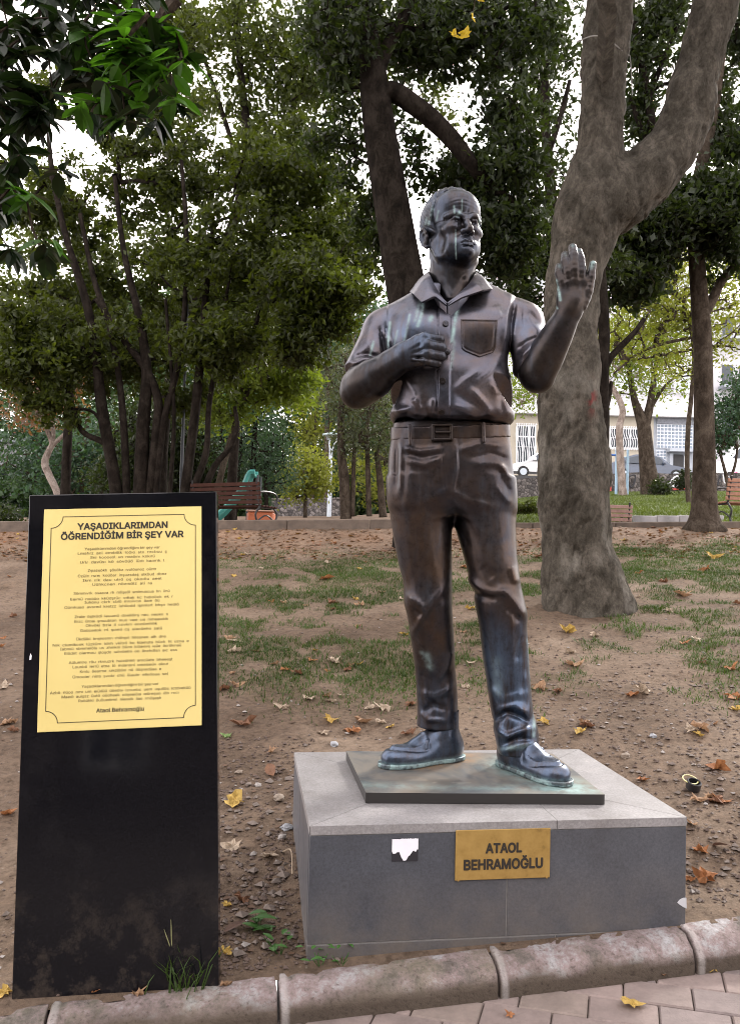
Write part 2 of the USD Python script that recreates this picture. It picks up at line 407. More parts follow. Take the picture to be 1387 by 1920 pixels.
def grid_sheet(xs, ys, zf):
    X, Y = np.meshgrid(xs, ys, indexing='xy')
    Z = zf(X, Y)
    n, m = len(ys), len(xs)
    v = np.stack([X, Y, Z], -1).reshape(-1, 3)
    i = np.arange(n - 1)[:, None] * m + np.arange(m - 1)
    f = np.stack([i, i + 1, i + m + 1, i, i + m + 1, i + m], -1).reshape(-1, 3)
    return v, f
_xs = np.concatenate([np.linspace(-60, -7, 40), np.linspace(-6.9, 6.9, 300), np.linspace(7, 60, 40)])
_t = np.concatenate([np.linspace(0, 3, 130), np.linspace(3.03, 12.5, 200), np.linspace(12.6, 60, 60), np.linspace(62, 240, 12)])
X, T = np.meshgrid(_xs, _t, indexing='xy')
Y = kerb_y(np.clip(X, -7, 7)) + 0.0 + T
v, f = grid_sheet(_xs, _t, lambda a, b: a * 0)
v[:, 0], v[:, 1] = X.ravel(), Y.ravel()
v[:, 2] = soil_z(v[:, 0], v[:, 1])
gm = patch_mask(v[:, 0], np.maximum(v[:, 1], 1))
lawn = _sm(15.5, 17.0, v[:, 1]) * (v[:, 0] / v[:, 1] > 0.12)
fl = _sm(10.5, 13.0, v[:, 1]) * (1 - _sm(14.2, 14.6, v[:, 1])) * np.clip((meshkit.fbm(v * np.array([1.2, .7, 1]), 3, 3) - 0.3) * 3, 0, 1)
fl = fl * np.where(v[:, 0] / v[:, 1] < 0.12, 1.0, 0.45)
ground = obj('ground', (v, f), soil_mat, kind='structure', smooth=True, prim={'grass': np.maximum(gm, lawn), 'far_leaf': fl})
tag(stage.GetPrimAtPath(ground), 'bare brown sloping park soil with thin grass and fallen leaves', 'ground')

# pavement: bed + single pavers
bed_mat = plain('paver_joint_sand', (0.125, 0.102, 0.088), 0.95, 0.3, 40, bump=0.5)
v, f = grid_sheet(np.linspace(-30, 30, 40), np.linspace(0, 1, 30), lambda a, b: a * 0)
yy = kerb_y(np.clip(v[:, 0], -7, 7)) - 0.06
v[:, 1] = yy - v[:, 1] * 30
v[:, 2] = pave_z(v[:, 0]) - 0.008
f = f[:, ::-1]
pavement = obj('pavement', (v, f), bed_mat, kind='structure', label='pink grey block paving in front of the kerb', cat='pavement')
rng = np.random.default_rng(4)
paver_mats = [mat(f'paver_{k}', {
    'g': ('geometry', {}), 'n': ('noise_texture', {'scale': 7, 'detail': 7, 'roughness': 0.7}), 'r': ('rgb_ramp', {'ramp': [(0.3, tuple(np.array(c) * 0.66)), (0.55, c), (0.75, tuple(np.array(c) * 1.25))]}),
    'bn': ('noise_texture', {'scale': 90, 'detail': 5, 'roughness': 0.7}), 'bm': ('bump', {'strength': 0.5, 'distance': 0.006}), 'p': ('principled_bsdf', {'roughness': 0.85, 'specular_ior_level': 0.3})},
    [('g.position', 'n.vector'), ('g.position', 'bn.vector'), ('n.fac', 'r.fac'), ('r.color', 'p.base_color'), ('bn.fac', 'bm.height'), ('bm.normal', 'p.normal')])
    for k, c in enumerate([(0.215, 0.172, 0.158), (0.242, 0.192, 0.176), (0.190, 0.156, 0.149), (0.225, 0.182, 0.160)])]
PYAW = math.radians(-17)
pc, ps = math.cos(PYAW), math.sin(PYAW)
for i in range(-16, 30):
    for j in range(-34, 12):
        a, b = 0.205 * (i + 0.5 * (j % 2)), 0.128 * j
        cx, cy = 0.8 + pc * a - ps * b, 2.55 + ps * a + pc * b
        if not (-1.6 < cx < 3.2 and 1.0 < cy): continue
        edge = kerb_y(cx) - 0.085
        if cy > edge + 0.12: continue
        q = project(np.array([cx, cy, 0.0]))
        if cy < 2.02 or q[0] < -150 or q[0] > 1550: continue
        w, h, g = 0.1005, 0.0622, rng.uniform(-0.002, 0.003)
        def clipped(sh, e):
            c = Polygon([(cx + pc * lx - ps * ly, cy + ps * lx + pc * ly) for lx, ly in ((-w + sh, -h + sh), (w - sh, -h + sh), (w - sh, h - sh), (-w + sh, h - sh))])
            return c.intersection(Polygon([(-9, -9), (9, -9), (9, kerb_y(9) - e), (-9, kerb_y(-9) - e)]))
        A, B = clipped(0.0, 0.071), clipped(0.004, 0.074)
        if A.is_empty or B.is_empty or B.area < 0.0004: continue
        A, B = np.array(A.exterior.coords)[:-1], np.array(B.exterior.coords)[:-1]
        if len(A) != len(B): continue
        if not Polygon(A).exterior.is_ccw: A = A[::-1]
        if not Polygon(B).exterior.is_ccw: B = B[::-1]
        B = np.roll(B, -int(np.argmin(((B - A[0]) ** 2).sum(1))), 0); m_ = len(A)
        pts = np.vstack([np.c_[A, pave_z(A[:, 0]) - 0.05 + g], np.c_[A, pave_z(A[:, 0]) + 0.001 + g], np.c_[B, pave_z(B[:, 0]) + 0.006 + g]]); fs = []
        for l in range(2):
            for k in range(m_):
                P_, Q_ = l * m_ + k, l * m_ + (k + 1) % m_
                fs += [(P_, Q_, Q_ + m_), (P_, Q_ + m_, P_ + m_)]
        fs += [(2 * m_, 2 * m_ + k, 2 * m_ + k + 1) for k in range(1, m_ - 1)]
        obj('paver', (pts, np.array(fs)), paver_mats[rng.integers(4)], pavement)

# kerb: rounded worn concrete blocks with pinkish old paint
kerb_mat = mat('kerb_concrete', {
    'g': ('geometry', {}), 'o': ('texture_coordinate', {}),
    'n': ('noise_texture', {'scale': 7.5, 'detail': 9, 'roughness': 0.78}),
    'r': ('rgb_ramp', {'ramp': [(0.30, (0.060, 0.054, 0.043)), (0.42, (0.120, 0.104, 0.093)), (0.52, (0.212, 0.164, 0.160)), (0.60, (0.27, 0.26, 0.26)), (0.74, (0.42, 0.42, 0.43))]}),
    'n2': ('noise_texture', {'scale': 3.1, 'detail': 5, 'roughness': 0.6}), 'r2': ('rgb_ramp', {'ramp': [(0.48, (0, 0, 0)), (0.62, (0.42, 0.42, 0.42))]}),
    'moss': ('mix_color', {'b': (0.13, 0.125, 0.068)}),
    'at': ('attribute', {'attribute': 'foot'}), 'dirt': ('mix_color', {'b': (0.072, 0.056, 0.043)}),
    'rib': ('attribute', {'attribute': 'rib'}), 'rbm': ('mix_color', {'b': (0.40, 0.38, 0.37)}),
    'n3': ('noise_texture', {'scale': 70, 'detail': 5, 'roughness': 0.7}), 'r3': ('rgb_ramp', {'ramp': [(0.32, (0.55, 0.53, 0.5)), (0.44, (1, 1, 1)), (0.7, (1.15, 1.15, 1.15))]}),
    'mu': ('mix_color', {'blend_type': 'multiply', 'fac': 1.0, 'use_clamp': False}),
    'bm': ('bump', {'strength': 0.8, 'distance': 0.008}), 'p': ('principled_bsdf', {'roughness': 0.88, 'specular_ior_level': 0.3})},
    [('g.position', 'n.vector'), ('g.position', 'n2.vector'), ('g.position', 'n3.vector'), ('n.fac', 'r.fac'), ('r.color', 'moss.a'), ('n2.fac', 'r2.fac'), ('r2.color', 'moss.fac'), ('moss.result', 'dirt.a'), ('at.fac', 'dirt.fac'),
     ('dirt.result', 'rbm.a'), ('rib.fac', 'rbm.fac'), ('rbm.result', 'mu.a'), ('n3.fac', 'r3.fac'), ('r3.color', 'mu.b'), ('mu.result', 'p.base_color'), ('n3.fac', 'bm.height'), ('bm.normal', 'p.normal')])
kd = norm((1, 0.19, 0)); kn = np.array([kd[1], -kd[0], 0])           # along the kerb; outwards to the pavement
joints = [-4.2, -3.54, -2.88, -2.22, -1.56, -0.90, -0.25, 0.42, 1.08, 1.74, 2.4, 3.06, 3.72, 4.4]
kerb = thing('kerb', 'low rounded kerb of worn pinkish concrete blocks between paving and soil', 'kerb'); tag(stage.GetPrimAtPath(kerb), kind='structure')
names = {-1.56: 'worn kerb block with pale paint streak below the black stone tablet', -0.90: 'mossy pale kerb block between the tablet and the plinth corner',
         -0.25: 'rough pitted kerb block in front of the plinth left half', 0.42: 'long pinkish kerb block in front of the plinth right half', 1.08: 'pink kerb block at the right picture edge beside plinth corner'}
prof = np.array([(0.155, -0.05), (0.155, 0.0), (0.155, 0.045), (0.152, 0.062), (0.138, 0.082), (0.115, 0.102), (0.085, 0.114), (0.05, 0.117), (0.02, 0.117), (0.0, 0.110), (-0.005, 0.05), (-0.005, -0.05)])
prof[:, 0] = prof[:, 0] * 0.86 - 0.035; prof[:, 1] = np.where(prof[:, 1] > 0, prof[:, 1] * 0.90, prof[:, 1])
for a, b in zip(joints[:-1], joints[1:]):
    nS = 34
    ss = np.concatenate([[0, 0.012, 0.03, 0.046], np.linspace(0.06, 0.995, nS), [1.0]])
    V = []
    for k, s in enumerate(ss):
        x = a + 0.004 + (b - a - 0.008) * s
        o = np.array([x, kerb_y(x), 0])
        band = 0.008 if 0.005 < s < 0.04 else 0.0                    # raised rib at the joint
        end = 0.006 if k in (0, len(ss) - 1) else 0.0
        for (w, h) in prof:
            c = np.array([0.05, 0.05]); d = np.array([w, h]) - c
            w2, h2 = c + d * (1 + (band - end) * 8)
            z = pave_z(x) + h2 + (ground_z(x, o[1]) - pave_z(x) - 0.102) * max(0, min(1, h2 / 0.1))
            V.append(o + kn * w2 + np.array([0, 0, z]))
    V = np.array(V); m = len(prof)
    dz = (meshkit.fbm(V * 14, 4, 31) - 0.5) * 0.030 + (meshkit.fbm(V * 50, 3, 32) - 0.5) * 0.013
    hh = V[:, 2] - pave_z(V[:, 0])
    k = _sm(0.01, 0.06, hh)
    V[:, 2] += dz * k * 0.8; V += kn * (dz * k)[:, None]
    i = np.arange(len(ss) - 1)[:, None] * m; j = np.arange(m - 1)
    F = np.concatenate([np.stack([i + j, i + j + 1, i + m + j + 1], -1).reshape(-1, 3), np.stack([i + j, i + m + j + 1, i + m + j], -1).reshape(-1, 3)])
    e = (len(ss) - 1) * m
    F = np.vstack([F, [(0, q + 1, q) for q in range(1, m - 1)], [(e, e + q, e + q + 1) for q in range(1, m - 1)]])
    foot = 1 - _sm(0.050, 0.082, hh + (meshkit.fbm(V * 9, 3, 8) - 0.5) * 0.04)
    lab = names.get(a)
    obj('kerb_stone', (V, F), kerb_mat, kerb, label=lab, smooth=True, prim={'foot': foot, 'rib': np.repeat(((ss > .004) & (ss < .04)) * .4, m)})
# ---------------------------------------------------------------- trees
def bark_mat(name, a, b, c, scale=5.0, plates=0.0):
    nodes = {
        'g': ('geometry', {}), 'mp': ('mapping', {'scale': (1, 1, 0.62)}), 'n': ('noise_texture', {'scale': scale, 'detail': 9, 'roughness': 0.72, 'distortion': 0.5}),
        'r': ('rgb_ramp', {'ramp': [(0.34, a), (0.47, b), (0.60, c)]}), 'v': ('noise_texture', {'scale': scale * 6, 'detail': 8, 'roughness': 0.78}),
        'vr': ('rgb_ramp', {'ramp': [(0.34, (0.62, 0.62, 0.62)), (0.55, (1.12, 1.12, 1.12))]}), 'mu': ('mix_color', {'blend_type': 'multiply', 'fac': 1.0, 'use_clamp': False}),
        'pt': ('attribute', {'attribute': 'paint'}), 'pm': ('mix_color', {'b': (0.16, 0.025, 0.025)}), 'lt': ('attribute', {'attribute': 'lichen'}), 'lm': ('mix_color', {'b': (0.20, 0.185, 0.16)}),
        'vo': ('voronoi_texture', {'scale': scale * 1.6, 'feature': 'f1'}), 'vbw': ('rgb_to_bw', {}), 'vm': ('map_range', {'to_min': 1.0 - plates, 'to_max': 1.0 + plates}), 'dn': ('noise_texture', {'scale': scale * 2.5, 'detail': 5}), 'dv': ('vector_math', {'math_type': 'multiply_add', 'vector2': (0.22, 0.22, 0.22)}), 'hv': ('hsv', {}),
        'ad': ('math', {'math_type': 'multiply_add', 'value2': 0.5}),
        'bm': ('bump', {'strength': 0.9, 'distance': 0.022}), 'p': ('principled_bsdf', {'roughness': 0.95, 'specular_ior_level': 0.05})}
    links = [('g.position', 'mp.vector'), ('mp.vector', 'n.vector'), ('mp.vector', 'v.vector'), ('n.fac', 'r.fac'), ('v.fac', 'vr.fac'), ('r.color', 'lm.a'), ('lt.fac', 'lm.fac'),
        ('mp.vector', 'dn.vector'), ('dn.color', 'dv.vector1'), ('mp.vector', 'dv.vector3'), ('dv.vector', 'vo.vector'), ('vo.color', 'vbw.color'), ('vbw.val', 'vm.value'), ('vm.result', 'hv.value'), ('lm.result', 'hv.color'),
        ('hv.color', 'mu.a'), ('vr.color', 'mu.b'), ('mu.result', 'pm.a'), ('pt.fac', 'pm.fac'), ('pm.result', 'p.base_color'), ('vbw.val', 'ad.value1'), ('v.fac', 'ad.value3'), ('ad.value', 'bm.height'), ('bm.normal', 'p.normal')]
    return mat(name, nodes, links)
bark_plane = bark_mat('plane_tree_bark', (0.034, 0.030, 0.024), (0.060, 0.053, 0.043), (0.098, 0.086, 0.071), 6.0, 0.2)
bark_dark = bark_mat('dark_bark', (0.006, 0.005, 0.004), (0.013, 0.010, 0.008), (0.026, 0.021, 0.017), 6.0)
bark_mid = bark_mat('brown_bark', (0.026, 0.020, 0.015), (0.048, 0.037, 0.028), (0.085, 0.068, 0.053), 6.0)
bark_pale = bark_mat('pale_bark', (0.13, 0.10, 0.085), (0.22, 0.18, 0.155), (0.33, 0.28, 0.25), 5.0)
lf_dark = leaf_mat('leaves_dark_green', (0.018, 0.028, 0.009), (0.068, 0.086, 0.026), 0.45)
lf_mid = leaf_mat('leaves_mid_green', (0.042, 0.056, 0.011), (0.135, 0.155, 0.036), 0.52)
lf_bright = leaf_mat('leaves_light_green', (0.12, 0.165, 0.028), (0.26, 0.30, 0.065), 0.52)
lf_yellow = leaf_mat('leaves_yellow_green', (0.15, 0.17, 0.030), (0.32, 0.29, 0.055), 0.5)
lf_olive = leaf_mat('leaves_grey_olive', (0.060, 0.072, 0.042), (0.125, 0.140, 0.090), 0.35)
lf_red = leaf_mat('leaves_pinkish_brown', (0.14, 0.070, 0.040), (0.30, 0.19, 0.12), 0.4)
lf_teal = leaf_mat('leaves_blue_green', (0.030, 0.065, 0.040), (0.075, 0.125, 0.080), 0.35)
def leaves(P, L, rng, droop=0.35, ratio=0.55, up=0.4):
    'one folded four-cornered leaf blade at each point'
    n = len(P)
    d = rng.normal(size=(n, 3)); d /= np.linalg.norm(d, axis=1, keepdims=True); d[:, 2] -= droop; d /= np.linalg.norm(d, axis=1, keepdims=True)
    q = rng.normal(size=(n, 3)); q[:, 2] += up * 2; s = np.cross(d, q); s /= np.maximum(np.linalg.norm(s, axis=1, keepdims=True), 1e-6)
    nn = np.cross(s, d)
    l = (L * np.exp(rng.normal(size=n) * 0.28).clip(0.5, 1.7))[:, None]; w = l * ratio * 0.5
    b = P - d * l * 0.5
    m = b + d * l * 0.45
    v = np.stack([b, m + s * w + nn * w * 0.35, b + d * l, m - s * w + nn * w * 0.35], 1).reshape(-1, 3)
    k = np.arange(n) * 4
    return v, np.concatenate([np.stack([k, k + 1, k + 2], 1), np.stack([k, k + 2, k + 3], 1)])
def blob(px, py, y, rx, ry, depth, n):
    'crown volume: centre by photo pixel and distance, half sizes in photo pixels, depth in metres, number of leaf clumps'
    return (at(px, py, y), (rx * y / FPX, depth, ry * y / FPX), n)
def crown_points(blobs, rng, hollow=0.35):
    out = []
    for c, r, n in blobs:
        u = rng.normal(size=(n, 3)); u /= np.linalg.norm(u, axis=1, keepdims=True)
        rad = rng.uniform(hollow, 1, n) ** 0.6
        out.append(c + u * rad[:, None] * np.array(r))
    return np.vstack(out)
def branch_net(nodes, clumps, rng, rtip=0.006, sag=0.06):
    'joins every clump to the nearest wood so that twigs, branches and trunk form one tree'
    pts = [np.asarray(n, float) for n in nodes]; n0 = len(pts); parent = [-1] * n0
    order = np.argsort(np.min(np.linalg.norm(clumps[:, None] - np.array(pts)[None, ::max(1, n0 // 40)], axis=2), axis=1))
    arr = np.zeros((n0 + len(clumps), 3)); arr[:n0] = pts; cnt = n0
    link = np.full(len(arr), -1)
    for i in order:
        c = clumps[i]
        dlt = arr[:cnt] - c
        cost = np.linalg.norm(dlt, axis=1) + 0.35 * np.maximum(dlt[:, 2], 0) * 1.5
        j = int(np.argmin(cost)); arr[cnt] = c; link[cnt] = j; cnt += 1
    load = np.ones(cnt)
    for i in range(cnt - 1, n0 - 1, -1):
        load[link[i]] += load[i]
    segs = []
    for i in range(n0, cnt):
        a, b = arr[link[i]], arr[i]
        r1 = rtip * load[i] ** 0.45; r0 = rtip * min(load[link[i]], load[i] * 3 + 2) ** 0.45 if link[i] >= n0 else r1 * 1.35
        mid = (a + b) / 2 + rng.normal(size=3) * np.linalg.norm(b - a) * sag
        segs.append((a, mid, b, r0, (r0 + r1) / 2, r1))
    n = 4
    V, F = [], []
    ang = np.arange(n) / n * 2 * np.pi
    for k, (a, m, b, ra, rm, rb) in enumerate(segs):
        t = b - a; t = t / max(np.linalg.norm(t), 1e-6)
        u = np.cross(t, [0.3, 0.5, 0.81] if abs(t[2]) < 0.85 else [1, 0, 0]); u /= np.linalg.norm(u); w = np.cross(t, u)
        dr = np.cos(ang)[:, None] * u + np.sin(ang)[:, None] * w
        V.append(np.concatenate([a + dr * ra, m + dr * rm, b + dr * rb]))
        o = k * 3 * n; j = np.arange(n); jj = (j + 1) % n
        for l in range(2):
            F.append(np.stack([o + l * n + j, o + l * n + jj, o + (l + 1) * n + jj], 1)); F.append(np.stack([o + l * n + j, o + (l + 1) * n + jj, o + (l + 1) * n + j], 1))
    return np.vstack(V), np.vstack(F)
def px_path(pts, y, n=26, dy=None):
    'trunk path from (pixel x, pixel y, width in pixels) at distance y'
    q = []
    for k, p in enumerate(pts):
        yy = y + (p[3] if len(p) > 3 else 0)
        q.append((*at(p[0], p[1], yy), p[2] * yy / FPX / 2))
    s = spline(np.array(q), n)
    return s[:, :3], s[:, 3]
def tree(name, label, cat, y, stems, blobs, leafm, bark, leaf, per, spread, seed, group=None, droop=0.35, base=None, twig=0.006, ratio=0.55, sides=9, hollow=0.35, kind=None):
    rng = np.random.default_rng(seed)
    if y < 24: per, spread, leaf, blobs = per * 1.45, spread * 0.85, leaf * 1.28, [(c, r, max(4, int(n * 0.56))) for c, r, n in blobs]
    paths = [px_path(s, y) for s in stems]
    b0 = paths[0][0][0] if base is None else base
    t = thing(name, label, cat, (b0[0], b0[1], b0[2]), group)
    nodes = []
    for k, (p, r) in enumerate(paths):
        if k == 0: p = np.vstack([p[0] - [0, 0, 0.35], p]); r = np.r_[r[0] * 1.08, r]
        obj('trunk' if k == 0 else 'stem', tube(p, r, sides, rough=0.10, seed=seed + k, rscale=2.2 / max(r.mean(), 0.05) * 0.12), bark, t, smooth=True)
        nodes.append(p[len(p) // 4:])
    if blobs:
        C = crown_points(blobs, rng, hollow)
        V, F = branch_net(np.vstack(nodes), C, rng, twig)
        obj('branches', (V, F), bark, t, kind='stuff')
        n = rng.integers(int(per * 0.6), int(per * 1.5), len(C))
        P = np.repeat(C, n, 0) + rng.normal(size=(n.sum(), 3)) * spread * np.repeat(rng.uniform(0.6, 1.25, len(C)), n)[:, None] * np.array([1, 1, 0.8])
        obj('crown', leaves(P, leaf, rng, droop, ratio), leafm, t)
    return t

# --- the big plane tree right behind the statue, forked above the raised hand
PLY = 7.9
plane = thing('plane_tree', 'thick forked plane tree with mottled grey bark behind the raised hand', 'tree', at(1097, 1132, PLY))
tr_ = [(1104, 1165, 158), (1100, 1130, 146), (1092, 1085, 131), (1083, 1000, 133), (1075, 900, 140), (1068, 800, 129), (1066, 700, 117), (1068, 600, 108), (1076, 520, 112), (1094, 440, 132), (1110, 385, 140), (1118, 330, 118), (1124, 280, 100), (1128, 200, 91), (1134, 100, 91), (1145, 0, 100), (1160, -150, 96), (1185, -420, 80), (1200, -800, 60)]
lb_ = [(1112, 400, 100), (1160, 372, 104), (1206, 335, 98), (1252, 282, 90), (1288, 205, 82), (1312, 120, 75), (1336, 20, 72), (1362, -120, 68), (1420, -420, 55), (1500, -800, 40)]
PF = Field(at(960, 1215, PLY) + [0, -.62, 0], at(1560, -830, PLY) + [0, .62, 0], 0.026)
for L in (tr_, lb_):
    p, r = px_path(L, PLY, 60)
    r = r * np.interp(np.linspace(0, 1, 60), [0, .35, .6, 1], [1, .95, .90, .9]) if L is tr_ else r * .88
    PF.chain(list(p), list(r), k=0.12 if L is lb_ else 0.03)
for sx, sy, dy in ((1030, 1160, -.18), (1178, 1160, -.08), (1090, 1172, -.32), (1150, 1165, .25)):
    PF.cone(at(1095, 1090, PLY), at(sx, sy, PLY + dy), .24, .06, k=0.22)
v, f = surface_nets(PF.d, PF.lo, PF.h)
nv = np.zeros_like(v); fn_ = np.cross(v[f[:, 1]] - v[f[:, 0]], v[f[:, 2]] - v[f[:, 0]])
for k in range(3): np.add.at(nv, f[:, k], fn_)
nv /= np.maximum(np.linalg.norm(nv, axis=1, keepdims=True), 1e-12)
v = v + nv * ((meshkit.fbm(v * np.array([7, 7, 4.0]), 4, 8) - 0.5) * 0.075 + (meshkit.fbm(v * np.array([2.6, 2.6, 1.6]), 2, 18) - 0.5) * 0.10 - np.clip(0.04 - np.abs(meshkit.fbm(v * np.array([6, 6, 2.2]), 3, 40) - 0.5), 0, .04) * 0.55)[:, None]
q = project(v)
pn = meshkit.fbm(v * np.array([9, 9, 9]), 3, 61)
paint = np.exp(-((q[:, 0] - 1110) / 7) ** 2 - ((q[:, 1] - 748) / 26) ** 2) * (pn > 0.5) * (v[:, 1] < PLY)
lich = np.clip((meshkit.fbm(v * np.array([5, 5, 3.]), 4, 5) - 0.56) * 7, 0, 1) * _sm(4.6, 2.0, v[:, 2]) * 0.55
obj('trunk', (v, f), bark_plane, plane, smooth=True, prim={'paint': paint * 0.7, 'lichen': lich})
rng = np.random.default_rng(71)
blobs = [(at(1150, -420, PLY), (3.4, 3.0, 1.3), 120), (at(700, -520, PLY - 1.0), (3.2, 2.6, 1.2), 110), (at(1600, -300, PLY + .5), (2.2, 2.5, 1.6), 70), (at(900, -900, 3.5), (3.5, 2.5, 1.0), 90)]
C = crown_points(blobs, rng); C = C[project(C)[:, 1] < -60]
p1, _ = px_path(tr_, PLY, 40); p2, _ = px_path(lb_, PLY, 40)
obj('branches', branch_net(np.vstack([p1[26:], p2[20:]]), C, rng, 0.008), bark_plane, plane, kind='stuff')
n = rng.integers(26, 60, len(C)); P = np.repeat(C, n, 0) + rng.normal(size=(n.sum(), 3)) * 0.26; P = P[(project(P)[:, 1] < -70) & (P[:, 1] > 4.5)]
obj('crown', leaves(P, 0.11, rng, 0.3, 0.85), lf_mid, plane)
# wire tied round the upper trunk
wp = [at(1083 + 98 * t, 78 - 16 * math.sin(math.pi * min(1, t * 1.15)) + 26 * t * t, PLY - 0.30 * math.sin(math.pi * (0.08 + 0.84 * t))) for t in np.linspace(0, 1, 14)] + [at(1183, 130, PLY - .05), at(1185, 175, PLY - .02)]
obj('wire', tube(np.array(wp), 0.006, 5), plain('old_wire', (0.20, 0.19, 0.18), 0.6), label='thin wire slung round the plane trunk high above the hand', cat='wire')

# --- dark tree whose trunk rises behind the statue's head
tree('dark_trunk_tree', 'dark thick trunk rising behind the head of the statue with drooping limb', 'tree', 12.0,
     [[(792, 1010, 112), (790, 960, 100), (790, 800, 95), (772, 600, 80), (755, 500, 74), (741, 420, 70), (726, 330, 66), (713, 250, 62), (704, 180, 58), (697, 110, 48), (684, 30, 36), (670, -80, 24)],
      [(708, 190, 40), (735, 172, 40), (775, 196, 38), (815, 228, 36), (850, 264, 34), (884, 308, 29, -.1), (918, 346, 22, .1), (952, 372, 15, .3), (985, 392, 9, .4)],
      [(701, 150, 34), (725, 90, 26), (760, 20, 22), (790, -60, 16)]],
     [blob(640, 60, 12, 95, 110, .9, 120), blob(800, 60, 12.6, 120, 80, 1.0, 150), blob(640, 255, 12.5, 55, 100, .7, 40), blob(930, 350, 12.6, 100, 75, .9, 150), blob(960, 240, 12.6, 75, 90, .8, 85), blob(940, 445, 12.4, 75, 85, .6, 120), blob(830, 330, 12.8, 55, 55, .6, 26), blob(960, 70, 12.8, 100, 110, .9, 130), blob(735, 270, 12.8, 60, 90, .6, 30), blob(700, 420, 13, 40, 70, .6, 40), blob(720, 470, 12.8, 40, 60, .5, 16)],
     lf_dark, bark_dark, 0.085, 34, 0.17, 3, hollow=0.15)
# --- slim dark trunks between the fork and the head
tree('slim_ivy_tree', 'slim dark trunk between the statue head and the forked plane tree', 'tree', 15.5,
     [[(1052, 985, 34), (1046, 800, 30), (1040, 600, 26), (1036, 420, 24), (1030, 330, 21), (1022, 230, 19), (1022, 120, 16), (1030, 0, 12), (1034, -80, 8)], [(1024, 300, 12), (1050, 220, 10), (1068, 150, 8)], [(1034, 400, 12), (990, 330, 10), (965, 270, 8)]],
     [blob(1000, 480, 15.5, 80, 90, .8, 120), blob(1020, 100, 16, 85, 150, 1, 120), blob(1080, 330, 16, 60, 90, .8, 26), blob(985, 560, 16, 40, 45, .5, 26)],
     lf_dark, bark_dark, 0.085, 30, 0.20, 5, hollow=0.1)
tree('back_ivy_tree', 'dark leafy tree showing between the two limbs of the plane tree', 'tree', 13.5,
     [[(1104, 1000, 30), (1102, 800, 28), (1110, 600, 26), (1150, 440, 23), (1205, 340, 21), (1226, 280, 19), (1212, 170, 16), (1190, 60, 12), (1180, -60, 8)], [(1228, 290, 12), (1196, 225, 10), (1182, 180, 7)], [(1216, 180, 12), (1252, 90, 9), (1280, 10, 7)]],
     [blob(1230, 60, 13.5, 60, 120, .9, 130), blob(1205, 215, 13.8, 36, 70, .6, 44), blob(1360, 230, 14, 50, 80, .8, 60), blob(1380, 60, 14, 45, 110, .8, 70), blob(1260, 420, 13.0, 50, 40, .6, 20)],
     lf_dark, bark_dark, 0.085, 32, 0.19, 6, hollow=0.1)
# --- right tree
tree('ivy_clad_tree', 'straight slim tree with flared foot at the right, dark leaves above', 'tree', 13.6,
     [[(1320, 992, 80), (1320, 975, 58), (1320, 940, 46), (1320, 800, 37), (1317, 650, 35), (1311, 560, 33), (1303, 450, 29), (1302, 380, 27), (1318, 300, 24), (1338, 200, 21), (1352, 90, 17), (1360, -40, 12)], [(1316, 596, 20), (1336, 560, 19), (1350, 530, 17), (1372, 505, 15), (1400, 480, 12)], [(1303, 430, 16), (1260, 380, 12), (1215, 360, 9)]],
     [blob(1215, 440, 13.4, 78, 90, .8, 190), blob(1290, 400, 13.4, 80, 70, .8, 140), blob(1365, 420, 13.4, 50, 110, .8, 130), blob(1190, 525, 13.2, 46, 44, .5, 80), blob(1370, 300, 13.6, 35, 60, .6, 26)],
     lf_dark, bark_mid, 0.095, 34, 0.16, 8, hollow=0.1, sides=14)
# --- slim dark tree right against the plane trunk
tree('leaning_dark_tree', 'thin dark trunk close behind the right edge of the plane trunk', 'tree', 11.2,
     [[(1116, 1010, 30), (1122, 900, 30), (1128, 800, 28), (1130, 700, 24), (1132, 620, 22), (1128, 540, 20), (1124, 460, 16), (1130, 360, 10)], [(1132, 690, 15), (1146, 668, 13), (1168, 645, 12), (1190, 622, 10), (1207, 598, 9)], [(1128, 790, 16), (1142, 740, 9), (1146, 715, 6)]],
     [blob(1155, 470, 11.4, 30, 40, .4, 16)], lf_dark, bark_dark, 0.09, 26, 0.14, 9)

